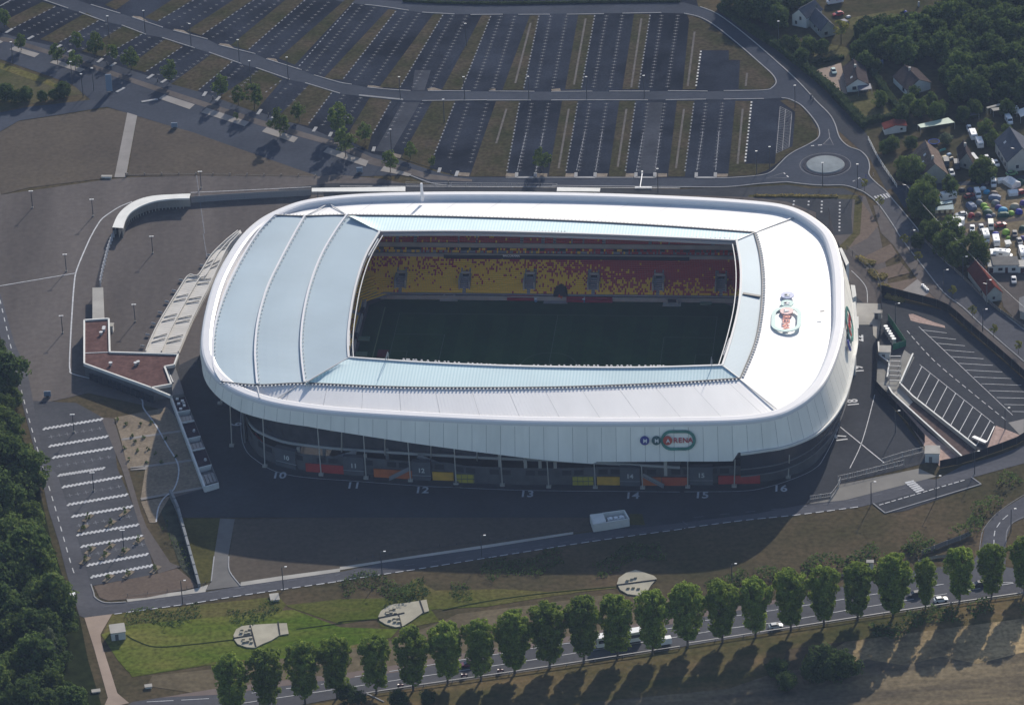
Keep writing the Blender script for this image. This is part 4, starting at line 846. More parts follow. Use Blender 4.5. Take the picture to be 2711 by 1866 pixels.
for s in (-1, 1): LINES += [((s*52.5, -20.15), (s*36, -20.15)), ((s*52.5, 20.15), (s*36, 20.15)), ((s*36, -20.15), (s*36, 20.15)), ((s*52.5, -9.16), (s*47, -9.16)), ((s*52.5, 9.16), (s*47, 9.16)), ((s*47, -9.16), (s*47, 9.16))]
for a, c in LINES: mb.ribbon([SL(*a), SL(*c)], .14, .15)
mb.ribbon([SL(math.cos(t)*9.15, math.sin(t)*9.15) for t in np.linspace(0, 2*math.pi, 49)], .14, .152)
mb.build('pitch_lines', mat('pitch_line', (.09, .13, .10)), kind='structure')
mb = MB(); mb.ribbon([SL(-58, -36), SL(-57.8, 38)], .35, .155); mb.build('boundary_rope', mat('rope_line', (.13, .17, .09)), kind='structure')
# concrete apron round the pitch
inner = [(-64, -42), (60.5, -42), (60.5, 43.4), (-58, 45.5), (-64, 40)]
# stand generator: rows along a straight side in local frame
YSEAT = mat('seat_yellow', (0.82, 0.53, 0.05), .6, rnd=0); RSEAT = mat('seat_red', (0.42, 0.055, 0.06), .6)
CONC_S = mat('stand_concrete', (0.32, 0.31, 0.33), .85, .1, .4)
def stand(o, ax, out, length, yellow_fn, tiers, gaps, vomit=True, name='stand'):
    """o = local start point, ax along, out outward; returns a part with terraces and seats"""
    st_ = None; conc = MB(); seats = {0: MB(), 1: MB()}
    rnd = random.Random(int(length*7)); root = MB()
    for ti, (y0, z0, rows, dp, rs) in enumerate(tiers):
        for r in range(rows):
            a = o+out*(y0+r*dp); z = z0+r*rs
            p = [a, a+ax*length, a+ax*length+out*dp, a+out*dp]
            conc.add([W3(Vector((p[0].x, p[0].y, z-rs))), W3(Vector((p[1].x, p[1].y, z-rs))), W3(Vector((p[1].x, p[1].y, z))), W3(Vector((p[0].x, p[0].y, z))), W3(Vector((p[2].x, p[2].y, z))), W3(Vector((p[3].x, p[3].y, z)))], [(0, 1, 2, 3), (3, 2, 4, 5)])
            n = int(length/.55); run = 0
            for k in range(n):
                x = k*.55+.27
                if any(g0 <= x <= g1 and (lo <= r <= hi) and tt == ti for g0, g1, lo, hi, tt in gaps): continue
                if ti == 1 and rows == 2 and rnd.random() < .45: continue
                yel = rnd.random() < yellow_fn(x/length, r/rows, ti)
                q = a+ax*x+out*.45; mm = seats[0 if yel else 1]; c0_ = W3(Vector((q.x, q.y, z)))
                A = W3(Vector((ax.x, ax.y, 0)))*.25; O_ = W3(Vector((out.x, out.y, 0)))
                up_ = Vector((0, 0, 1))
                s0_ = c0_+up_*.42-O_*.22; mm.add([s0_-A, s0_+A, s0_+A+O_*.4, s0_-A+O_*.4, s0_+A+O_*.46+up_*.42, s0_-A+O_*.46+up_*.42, s0_-A-up_*.2, s0_+A-up_*.2], [(0, 1, 2, 3), (3, 2, 4, 5), (6, 7, 1, 0)])
    st_ = conc.build(name, CONC_S, stad)
    for k, nm, mm in ((0, 'yellow_seats', YSEAT), (1, 'red_seats', RSEAT)):
        if seats[k].f: s_ = seats[k].build(nm, mm, st_); s_['kind'] = 'stuff'
    return st_
X_, Y_ = Vector((1, 0, 0)), Vector((0, 1, 0))
VX = [22, 49, 76, 103]   # gangway centres counted from the left end of the north stand
def yfar(f, r, t):
    f = max(0, (f*142-18)/124)
    if t == 0:
        if f < .18: return .93-.55*r**2.2
        return max(.02, min(.97, 1.06-1.45*max(0, f-.36)*(.55+1.6*r)-.3*r**3-(.4 if r > .9 else 0)-(.05+.2*r)))
    if t == 1: return max(.03, .85-1.0*f)
    return max(.015, .16-.22*f)
gaps = []
xg = [toL(g('R', x, 600, 4)).x+80 for x in (440, 1170, 1905)]+[toL(g('S', x, 600, 4)).x+80 for x in (535, 1235, 1910)]
for x in xg: gaps += [(x-1.9, x-1.0, 2, 11, 0), (x+1.0, x+1.9, 2, 11, 0), (x-1.0, x+1.0, 2, 8, 0), (x-.5, x+.5, 0, 1, 0)]
xu = [toL(g('R', x, 160, 13)).x+80 for x in (385, 595, 1090, 1295, 1815, 2055, 2195)]+[toL(g('S', x, 160, 13)).x+80 for x in (120, 300, 425, 655, 1150, 1350, 1825)]
for x in xu: gaps.append((x-.5, x+.5, 0, 20, 2))
ns = stand(Vector((-80, 44.8, 0)), X_, Y_, 142, yfar, [(0, 1.7, 17, .76, .37), (12.9, 9.8, 2, .9, .45), (15.3, 12.3, 13, .8, .52)], gaps, name='north_stand')
def lbox(name, x0, x1, y0, y1, z0, z1, mm, par):
    m = MB(); c = SL((x0+x1)/2, (y0+y1)/2, (z0+z1)/2); m.box(c, (x1-x0, y1-y0, z1-z0), PA); return m.build(name, mm, par)
lbox('front_wall', -58, 61, 43.6, 44.0, 0, 1.5, CONC, ns); lbox('front_path', -60, 62, 43.4, 44.9, 0, .7, CONC, ns)
lbox('glazing', -40, 42, 57.5, 57.7, 7.4, 9.6, mat('stand_glass', (0.03, 0.035, 0.045), .3), ns); lbox('fascia', -80, 62, 57.75, 58.0, 7.6, 9.6, CONC, ns)
lbox('fascia', -80, 62, 59.8, 60.2, 11.0, 12.6, CONC, ns); lbox('back_wall', -80, 62, 70.5, 71, 0, 22, CONC_D, ns); lbox('back_wall', -92, -91.5, -50, 60, 0, 21, CONC_D, stad); lbox('rail', -80, 62, 57.2, 57.4, 9.6, 10.0, CONC, ns)
for x in xg:
    lbox('gangway_portal', x-80-1.5, x-80+1.5, 51.8, 52.3, 5.4, 6.2, CONC, ns); lbox('gangway_opening', x-80-1.0, x-80+1.0, 51.6, 52.0, 3.4, 5.3, BLACK, ns)
    for s in (-1.7, 1.7): lbox('gangway_wall', x-80+s-.25, x-80+s+.25, 46.2, 52, 1.5, 5.6, CONC, ns)
lbox('advert_board', toL(g('R', 1570, 345, 9)).x, toL(g('R', 1775, 345, 9)).x, 57.3, 57.5, 9.0, 9.7, BLACK, ns)
# barred banner letters on the fascia
me = text_mesh('BRICORAMA', 1.0, .03); me.materials.append(MW); o = new_obj('lettering', me, ns); q = SL(toL(g('R', 1690, 345, 9)).x, 57.2, 9.35); o.location = q; o.rotation_euler = (math.pi/2, 0, PA)
es = stand(Vector((62, 42, 0)), -Y_, X_, 84, lambda f, r, t: .25, [(0, 1.7, 17, .76, .37), (13.0, 8.8, 14, .8, .5)], [(x-.6, x+.6, 0, 30, t) for x in (14, 30, 46, 62) for t in (0, 1)], name='east_stand')
ws = stand(Vector((-65.2, -42, 0)), Y_, -X_, 82, lambda f, r, t: .9-.25*r, [(0, 1.6, 17, .76, .37), (13.0, 8.8, 14, .8, .5)], [(x-1.2, x+1.2, 0, 30, t) for x in (12, 26, 41, 57, 72) for t in (0, 1)], name='west_stand')
ss_ = stand(Vector((62, -43.5, 0)), -X_, -Y_, 124, lambda f, r, t: .5, [(0, 1.7, 17, .76, .37), (13.0, 8.8, 10, .8, .5)], [(x-.6, x+.6, 0, 30, t) for x in (14, 38, 62, 86, 110) for t in (0, 1)], name='south_stand')
m = MB()
for a in (0, 1, 2, 3, 4, 5, 6, 7):
    p0 = Vector((-58-a*.5, 45.6+a*.9, 0)); p1 = Vector((-65.2-a*.9, 40+a*.3, 0)); z = 1.2+a*.5
    m.beam(W3(Vector((p0.x, p0.y, z))), W3(Vector((p1.x, p1.y, z))), .7, .35)
m.build('corner_seats', YSEAT, ws)
m = MB(); m.poly([SL(-57, 44), SL(-57, 47), SL(-70, 47), SL(-70, 38), SL(-64.5, 38), SL(-64.3, 41)], .9); m.build('corner_terrace', CONC_S, ws)
lbox('front_wall', -64.9, -64.3, -42, 41, 0, 1.4, CONC, ws)
for y in (-16, 16, 33): lbox('tunnel_mouth', -66, -64, y-1.6, y+1.6, 0.2, 2.0, BLACK, ws)
# pitch-side things
def pbox(nm, t, x, y, d, h, mm, lab, cat, z=0.12):
    q = g(t, x, y); m = MB(); m.box((q.x, q.y, z+h/2), (d[0], d[1], h), PA); o = m.build(nm, mm); tag(o, lab, cat); return o
q = g('S', 178, 800); tn = thing('players_tunnel', 'black inflatable players tunnel with orange emblem at the middle of the north touchline', 'tunnel', (q.x, q.y, .1), PA)
m = MB(); prf = [(-2.3, 0), (-2.3, 2.2), (-1.6, 3.0), (0, 3.3), (1.6, 3.0), (2.3, 2.2), (2.3, 0)]
m.strip([(x, 0, z) for x, z in prf], [(x, 5, z+.4) for x, z in prf]); m.build('shell', BLACK, tn)
m = MB(); m.add([(x, 0, z) for x, z in prf], [tuple(range(7))[::-1]]); m.build('curtain', BLACK, tn)
m = MB(); m.box((0, -.08, 1.5), (1.6, .1, .35)); m.box((-.3, -.08, 1.9), (.35, .1, .9)); m.box((.3, -.08, 1.2), (.35, .1, .8)); m.build('emblem', mat('emblem_orange', (.5, .08, .03)), tn)
m = MB(); m.box((-1.5, -1, .0), (8, 2.2, .1)); m.build('mat', PAVE, tn)
for nm, t, xa, xb, y, lab in (('bench_shelter', 'R', 1645, 1950, 840, 'long red bench shelter left of the tunnel on the north touchline'), ('bench_shelter', 'S', 245, 430, 812, 'shorter red bench shelter just right of the players tunnel'), ('bench_shelter', 'S', 445, 740, 816, 'long red bench shelter furthest right of the tunnel on the touchline')):
    a = g(t, xa, y); c = g(t, xb, y+2); m = MB(); m.beam((a.x, a.y, .75), (c.x, c.y, .75), 1.3, .9); o = tag(m.build(nm, mat('bench_red', (.25, .02, .05), .6)), lab, 'bench', 'touchline benches')
    m = MB(); m.beam((a.x, a.y+.6, 1.3), (c.x, c.y+.6, 1.3), .15, .8); m.build('back_panel', mat('bench_red', (0, 0, 0)), o)
for t, x, y, lab in (('R', 1970, 855, 'small pale blue drinks box at the end of the left bench'), ('S', 430, 815, 'small pale blue drinks box between the two right benches')):
    q = g(t, x, y); m = MB(); m.cyl((q.x, q.y, .1), (q.x, q.y, 1.1), .5, .4, 8); o = m.build('drinks_box', mat('box_blue', (.15, .28, .45))); tag(o, lab, 'box')
    m = MB(); m.box((q.x, q.y, 1.15), (.9, .9, .15)); m.build('lid', MW, o)
for t, x, y, lab in (('R', 625, 805, 'pale green groundsheet lying at the foot of the north stand, left end'), ('S', 1745, 832, 'pale green groundsheet at the foot of the north stand, right end'), ('V', 295, 645, 'pale green groundsheet beside the left goal line'), ('V', 262, 832, 'pale green groundsheet in the near left corner of the pitch')):
    q = g(t, x, y); m = MB(); m.box((q.x, q.y, .3), (3.8, 2.6, .35), PA); m.box((q.x, q.y, .55), (3.0, .3, .2), PA); tag(m.build('groundsheet', mat('sheet_green', (.10, .17, .11), .8)), lab, 'groundsheet')
for t, x, y, lab in (('R', 985, 820, 'concrete corner dugout on the left of the north touchline'), ('S', 1380, 835, 'concrete corner dugout on the right of the north touchline')):
    q = g(t, x, y); tt = thing('dugout', lab, 'dugout', (q.x, q.y, .1), PA); m = MB(); m.box((0, -.6, .1), (6, 2.4, .2)); m.box((-1.7, .8, .6), (.5, 2, 1.3)); m.box((1.7, .8, .6), (.5, 2, 1.3)); m.build('walls', CONC, tt); m = MB(); m.box((0, .9, .7), (3, .3, 1.2)); m.build('opening', BLACK, tt)
for t, x, y, lab in (('V', 525, 825, 'dark red crash mat lying near the left corner of the pitch'), ('V', 4700, 0, '')):
    if not lab: continue
    q = g(t, x, y); m = MB(); m.box((q.x, q.y, .3), (3.5, 4.5, .3), PA); m.box((q.x, q.y, .5), (3.2, .4, .15), PA); tag(m.build('crash_mat', mat('mat_red', (.10, .02, .03))), lab, 'mat')
# football goals
for x, side, lab in ((-52.5, -1, 'white football goal at the left end of the pitch'), (52.5, 1, 'white football goal at the right end of the pitch')):
    gt = thing('football_goal', lab, 'goal', SL(x, 0, .1), PA); m = MB(); m.cyl((0, -3.66, 0), (0, -3.66, 2.44), .08, n=6); m.cyl((0, 3.66, 0), (0, 3.66, 2.44), .08, n=6); m.cyl((0, -3.66, 2.44), (0, 3.66, 2.44), .08, n=6); m.build('frame', MW, gt)
    m = MB()
    for i in range(9): yy = -3.66+i*.915; m.beam((0, yy, 2.44), (side*1.6, yy, 0), .03)
    for i in range(5): m.beam((side*.4*i, -3.66, 2.44-.61*i), (side*.4*i, 3.66, 2.44-.61*i), .03)
    m.build('net', mat('net_grey', (.25, .25, .25)), gt)
# gate numbers painted on the asphalt
def ground_num(txt, t, x, y, size, ang, mm=None):
    q = g(t, x, y); me = text_mesh(txt, size, .004, 'gate_number_paint'); me.materials.append(mm or PAINT_D); o = new_obj('gate_number_paint', me, kind='structure'); o.location = (q.x, q.y, .17); o.rotation_euler = (0, 0, ang); o.scale = (.88, 1, 1)
NP = mat('number_paint', (0.46, 0.47, 0.50), .8, .12, .6)
for txt, t, x, y in (('10', 'P', 460, 772), ('11', 'P', 1220, 875), ('12', 'P', 1920, 922), ('13', 'Q', 752, 498), ('14', 'Q', 1830, 515), ('15', 'I', 120, 185), ('16', 'I', 655, 140)): ground_num(txt, t, x, y, 5.2, PA+.02, NP)
for txt, t, x, y, a in (('17', 'F', 1075, 1390, 1.72), ('18', 'F', 1153, 1150, 1.66), ('19', 'F', 1188, 922, 1.6), ('22', 'F', 1188, 712, 1.5), ('9', 'D', 1605, 1298, -1.5)): ground_num(txt, t, x, y, 5.0, a, NP)
# ================================================================ TREES AND HEDGES
def leafmat(name, c1, c2, rnd=.18, scale=.35):
    if name in MATS: return MATS[name]
    m = mat(name, c1, .95, col2=c2, scale=scale, rnd=rnd, fine=(2.5, .3), spec=.05); n = m.node_tree.nodes; l = m.node_tree.links
    b = n['Principled BSDF']; src = b.inputs['Base Color'].links[0].from_socket; tr = n.new('ShaderNodeBsdfTranslucent'); mx = n.new('ShaderNodeMixShader'); mx.inputs[0].default_value = .42
    l.new(src, tr.inputs['Color']); l.new(b.outputs[0], mx.inputs[1]); l.new(tr.outputs[0], mx.inputs[2]); l.new(mx.outputs[0], n['Material Output'].inputs['Surface'])
    return m
LF_PLANE = leafmat('leaf_plane', (0.115, 0.168, 0.028), (0.25, 0.32, 0.062))
LF_DARK = leafmat('leaf_dark', (0.042, 0.072, 0.024), (0.105, 0.152, 0.042))
LF_MID = leafmat('leaf_mid', (0.062, 0.100, 0.028), (0.140, 0.185, 0.050))
LF_PALE = leafmat('leaf_pale', (0.09, 0.12, 0.07), (0.17, 0.20, 0.12))
LF_YEL = leafmat('leaf_yellow', (0.13, 0.14, 0.03), (0.24, 0.23, 0.05))
LF_HEDGE = leafmat('leaf_hedge', (0.028, 0.050, 0.020), (0.060, 0.090, 0.030))
def crown(seed, prof, nclump, leaves, leaf, csize, squash=.85, fill=.25):
    """prof: list of (z, radius); leaves are little quads spread over clumps"""
    r = random.Random(seed); zs = [p[0] for p in prof]; rs = [p[1] for p in prof]; m = MB()
    zlo, zhi = zs[0], zs[-1]; cl = []
    ph = [r.uniform(0, 6.28) for _ in range(4)]
    for i in range(nclump):
        for _ in range(20):
            z = r.uniform(zlo, zhi); R = float(np.interp(z, zs, rs))
            if r.random() < R/max(rs): break
        a = r.uniform(0, 2*math.pi); wob = 1+.16*math.sin(3*a+ph[0]+z*.3)+.12*math.sin(5*a+ph[1]-z*.5)
        rad = R*wob*(r.uniform(.70, .93) if r.random() > fill else r.uniform(.0, .6)); cl.append((math.cos(a)*rad, math.sin(a)*rad, z, csize*r.uniform(.7, 1.3)))
    V = []; F = []
    for cx_, cy_, cz, s in cl:
        for k in range(leaves):
            u = r.uniform(-1, 1); t = r.uniform(0, 2*math.pi); q = math.sqrt(1-u*u); n = Vector((q*math.cos(t), q*math.sin(t), u))
            p = Vector((cx_, cy_, cz))+Vector((n.x, n.y, n.z*squash))*s*r.uniform(.65, 1.08)
            n2 = (n+Vector((r.uniform(-.7, .7), r.uniform(-.7, .7), r.uniform(-.5, .9)))).normalized()
            x = n2.orthogonal().normalized(); y = n2.cross(x); a = r.uniform(0, 3.14); x, y = x*math.cos(a)+y*math.sin(a), y*math.cos(a)-x*math.sin(a)
            l = leaf*r.uniform(.6, 1.25); k0 = len(V)
            V += [p-x*l*.5-y*l*.38, p+x*l*.5-y*l*.30, p+x*l*.42+y*l*.40, p-x*l*.46+y*l*.34]; F.append((k0, k0+1, k0+2, k0+3))
    m.v = [tuple(v) for v in V]; m.f = F; m.m = [0]*len(F)
    return m, cl
def tree_proto(kind, seed, prof, ncl, lv, leaf, cs, lm, trunk_r, name='crown', fill=.25):
    m, cl = crown(seed, prof, ncl, lv, leaf, cs, fill=fill); me = m.mesh(name, lm)
    b = MB(); h = prof[-1][0]; b.cyl((0, 0, -.2), (0, 0, h*.45), trunk_r, trunk_r*.55, 7); b.cyl((0, 0, h*.42), (.1*h*.1, 0, h*.8), trunk_r*.55, trunk_r*.2, 6)
    r = random.Random(seed+99)
    for c in r.sample(cl, min(7, len(cl))):
        if c[2] > prof[0][0]: b.cyl((0, 0, max(prof[0][0]*.8, min(h*.6, c[2]*.6))), (c[0]*.85, c[1]*.85, c[2]), trunk_r*.35, trunk_r*.1, 5)
    return me, b.mesh('trunk', BARK)
PL = [tree_proto('plane', 10+i, [(3.4, 2.0), (5, 3.0), (8, 3.5), (11, 3.9), (14, 4.8+.3*(i % 2)), (17, 4.7), (19, 3.7), (20.3, 1.2)], 250, 48, .54, .98, LF_PLANE, .36) for i in range(5)]
def roundprof(h, w, z0=.2): return [(h*z0, w*.45), (h*(z0+.15), w*.85), (h*.55, w), (h*.75, w*.85), (h*.9, w*.5), (h, w*.15)]
RD = {k: [tree_proto(k, 30+7*i+len(k), roundprof(10, 5.0, .1), 80, 44, .62, 1.35, lm, .3) for i in range(3)] for k, lm in (('dark', LF_DARK), ('mid', LF_MID), ('pale', LF_PALE))}
CO = [tree_proto('col', 70+i, roundprof(10, 3.4, .05), 60, 40, .55, 1.05, LF_DARK, .25) for i in range(2)]
YG = [tree_proto('young', 80+i, roundprof(6, 2.1, .25), 34, 26, .42, .62, LF_MID, .12) for i in range(2)]
SP = [tree_proto('sapling', 90, roundprof(4.5, 1.1, .35), 16, 18, .3, .35, LF_YEL, .07)]
BS = [tree_proto('bush', 95+i, [(0.1, 1.6), (.8, 1.9), (1.6, 1.6), (2.4, .6)], 26, 30, .38, .6, LF_MID, .05) for i in range(2)]
trnd = random.Random(5)
def tree(q, proto, name, label, cat, group=None, s=1.0, sz=None, rz=None):
    t = thing(name, label, cat, (q.x, q.y, 0), trnd.uniform(0, 6.28) if rz is None else rz, group); t.scale = (s, s, sz or s)
    new_obj('crown', proto[0], t); new_obj('trunk', proto[1], t); return t
# the plane trees along the boulevard: (tile, base x, base y, crown top y)
AV = [('G', 1590, 1690, 1290), ('G', 1832, 1648, 1245), ('G', 2080, 1598, 1200), ('H', -18, 1560, 1165), ('H', 250, 1532, 1155), ('H', 500, 1512, 1100), ('H', 735, 1465, 1065), ('H', 962, 1440, 1048), ('H', 1192, 1395, 993), ('H', 1433, 1352, 930), ('H', 1664, 1320, 893), ('H', 1893, 1290, 880),
      ('H', 2132, 1262, 845), ('I', 25, 1215, 790), ('I', 262, 1185, 780), ('I', 487, 1148, 755), ('I', 728, 1105, 700), ('I', 953, 1072, 683), ('I', 1183, 1035, 653), ('I', 1425, 1012, 605), ('I', 1645, 958, 620), ('I', 1880, 915, 550), ('I', 2098, 882, 530), ('I', 2320, 845, 480), ('I', 2560, 810, 450), ('I', 2800, 775, 420)]
for i, (t, x, y, yt) in enumerate(AV):
    q = g(t, x, y); h = (y-yt)/2.5744/7.65; s = h/20.3
    wsc = s*0.97*(.8 if i == 20 else 1.0)*(1.12 if i in (9, 19, 8) else 1)
    extra = {0: ', nearest the dirt track', 13: ', just right of the white van', 20: ', the slimmest with a two-lobed top', 19: ', the broadest of all'}.get(i, '')
    if i >= 24: continue
    tree(q, PL[(i*3+i//5) % 5], 'plane_tree', '%s plane tree from the left in the roadside row%s' % (ORD[i].capitalize(), extra), 'tree', 'plane trees lining the boulevard', wsc, s)
def many(spec, protos, name, labf, cat, group, scale, jitter=.15):
    for i, tok in enumerate(spec):
        t, x, y = tok[:3]; s = tok[3] if len(tok) > 3 else scale
        q = g(t, x, y); tree(q, protos[i % len(protos)], name, labf(i, len(spec)), cat, group, s*trnd.uniform(1-jitter, 1+jitter), s*trnd.uniform(.9, 1.15))
# wood on the left edge: y given is the foot of the tree
WPOLY = [(-260, 850), (0, 900), (60, 1020), (110, 1200), (150, 1320), (170, 1450), (210, 1620), (230, 1800), (280, 2000), (290, 2120), (360, 2260), (400, 2420), (420, 2560), (440, 2700), (480, 2800), (440, 2900), (430, 3050), (490, 3180), (500, 3400), (-260, 3400)]
tree(g('G', 335, 1360), RD['pale'][0], 'willow_tree', 'Pale grey-green tree standing out in the left wood near the dirt track', 'tree', None, .9, 1.25)
tree(g('D', 45, 1085), RD['pale'][1], 'willow_tree', 'Paler green tree high in the left wood beside the west road', 'tree', None, .7, .9)
WB = None
# young trees in the car park and avenue
YT = [('A', 145, 345, 1.0), ('A', 395, 440, 1.25), ('A', 515, 480, 1.15), ('A', 525, 345, 1.1), ('A', 655, 390, 1.5), ('A', 770, 420, 1.0), ('A', 895, 480, 1.35), ('A', 1158, 560, 1.3), ('A', 1510, 670, 1.4), ('A', 1625, 720, 1.1), ('A', 1735, 745, 1.5), ('A', 1910, 930, 1.6), ('A', 2040, 830, 1.15), ('A', 30, 190, 1.1),
      ('B', -5, 925, 1.9), ('B', 40, 1070, 1.7), ('B', 172, 975, 1.2), ('B', 345, 1175, 1.25), ('B', 480, 1085, 1.0), ('B', 630, 1135, .6), ('B', 1378, 1165, 1.3), ('A', 1610, 820, .45), ('A', 0, 170, .9)]
for i, (t, x, y, s) in enumerate(sorted(YT, key=lambda a: T[a[0]][0]+a[1]/2.5744)):
    tree(g(t, x, y), YG[i % 2], 'young_tree', '%s young tree from the left among the car park verges and avenue slabs' % ORD[i].capitalize(), 'tree', 'young trees along the car park', s*1.05, s*1.1)
SPL = [('F', 1500, 75), ('F', 1597, 190), ('F', 1830, 425), ('F', 1965, 560), ('F', 2110, 690), ('F', 2280, 800), ('C', 1230, 1290), ('C', 1335, 1410)]
for i, (t, x, y) in enumerate(sorted(SPL, key=lambda a: a[0]+'%05d' % a[1])):
    tree(g(t, x, y+15), SP[0], 'sapling', '%s yellowish sapling down the pavement from the roundabout' % ORD[i].capitalize(), 'sapling', 'saplings along the east road', 1.25, 1.15)
# dark shrubs left
for i, (x, y, s) in enumerate(((40, 690, .85), (110, 700, .6), (180, 690, .7), (290, 690, .5), (370, 680, .5), (435, 665, .75))):
    tree(g('A', x, y), RD['dark'][i % 3], 'dark_shrub', '%s dark shrub from the left beside the side road at the left edge' % ORD[i].capitalize(), 'shrub', 'dark shrubs by the side road', s*.8, s*.8)
# wooded gardens, upper right
ER = []
rr = random.Random(12)
def inpoly(x, y, poly):
    c = False; n = len(poly)
    for i in range(n):
        x1, y1 = poly[i]; x2, y2 = poly[(i+1) % n]
        if (y1 > y) != (y2 > y) and x < (x2-x1)*(y-y1)/(y2-y1)+x1: c = not c
    return c
def scatter(poly, step, seed):
    r = random.Random(seed); xs_ = [p[0] for p in poly]; ys_ = [p[1] for p in poly]; out = []; y = min(ys_)
    while y < max(ys_):
        x = min(xs_)+r.uniform(0, step)
        while x < max(xs_):
            a, b_ = x+r.uniform(-.3, .3)*step, y+r.uniform(-.25, .25)*step
            if inpoly(a, b_, poly): out.append((a, b_))
            x += step
        y += step*.62
    return out
wp = scatter(WPOLY, 146, 9)
for i, (x, y) in enumerate(wp):
    k = ('dark', 'mid', 'dark', 'mid', 'dark')[(i*3+int(y/40)) % 5]; s = rr.choice((.75, .9, 1.05, 1.35, 1.5)); s2 = s*rr.uniform(.9, 1.3)
    tree(g('D', x, y), RD[k][rr.randrange(3)], 'broadleaf_tree', '%s %s tree of the left edge wood, row by row from the top' % ((ORD[i] if i < 75 else '%dth' % (i+1)).capitalize(), 'dark' if k == 'dark' else 'lighter green'), 'tree', 'trees of the wood on the left edge', s, s2)
pts_a = scatter([(280, 60), (500, -60), (900, -60), (880, 110), (720, 80), (700, 150), (600, 200), (560, 150), (420, 150)], 95, 1)
pts_b = scatter([(1190, 330), (1350, 260), (1650, 200), (1800, 60), (2000, -60), (2600, -60), (2600, 640), (2317, 700), (2000, 720), (1850, 700), (1790, 560), (1800, 470), (1600, 430), (1450, 410), (1190, 430)], 105, 2)
pts_c = [(760, 310), (850, 330), (700, 290), (940, 340), (800, 400), (660, 130), (1340, 690), (1600, 760), (1680, 700), (1530, 720), (1480, 800), (1720, 790), (2100, 960), (2200, 900), (2060, 900), (1370, 1010), (1420, 990), (1550, 985), (1500, 1200), (1580, 1180), (1480, 1130), (1600, 1400), (1660, 1480), (1570, 1330), (1700, 1400),
         (1640, 1560), (1700, 1620), (1590, 1650), (2000, 1200), (2080, 1195), (1820, 1310), (1570, 640), (1760, 740), (1900, 800), (2150, 650), (1880, 640), (1980, 760), (2200, 760), (1310, 460), (1230, 440)]
n_ = 0
for grp, pts_, lab in ((0, pts_a, 'tree from the left in the grove west of the garden house'), (1, pts_b, 'tree, row by row, in the dark wood of the upper right corner'), (2, pts_c, 'garden tree from the left among the houses and tents')):
    pts_ = sorted(pts_, key=lambda p: (round(p[1]/70), p[0]) if grp == 1 else p[0])
    for i, (x, y) in enumerate(pts_):
        k = ('dark', 'dark', 'mid')[(i*5+grp) % 3] if grp < 2 else ('mid', 'dark')[i % 2]
        s = rr.uniform(.6, 1.0) if grp != 2 else rr.uniform(.42, .66)
        tree(g('C', x, y+(35 if grp == 2 else 20)), RD[k][i % 3], 'garden_tree', ('%s %s' % ((ORD[i] if i < 75 else '%dth' % (i+1)), lab)).capitalize(), 'tree', ('grove', 'upper right wood', 'garden trees')[grp], s, s*1.1)
for i, (t, x, y, s) in enumerate((('M', 500, 300, .9), ('M', 850, 350, 1.2), ('M', 700, 600, 1.1), ('M', 1250, 780, 1.35), ('M', 1400, 850, .9), ('M', 950, 800, 1.0), ('K', 250, 1250, 1.35), ('K', 330, 900, .9), ('K', 800, 860, .75), ('K', 1500, 640, 1.1), ('K', 60, 620, 1.15), ('K', 130, 1350, .9))):
    tree(g(t, x, y), RD['mid'][i % 3], 'street_tree', '%s leafy roadside tree along the west edge of the camping field' % ORD[i].capitalize(), 'tree', 'trees edging the camping field', s*.74, s*.85)
tree(g('L', 720, 940), RD['pale'][2], 'ornamental_tree', 'Pale bushy tree beside the round trampoline in the garden', 'tree', None, .45, .4)
tree(g('C', 1070, 300), SP[0], 'ornamental_tree', 'Yellow-green shrub at the corner of the garden house', 'tree', None, 3.0, 2.2)
tree(g('C', 1480, 400), RD['mid'][1], 'ornamental_tree', 'Sunlit low green tree at the foot of the dark conifers', 'tree', None, .6, .4)
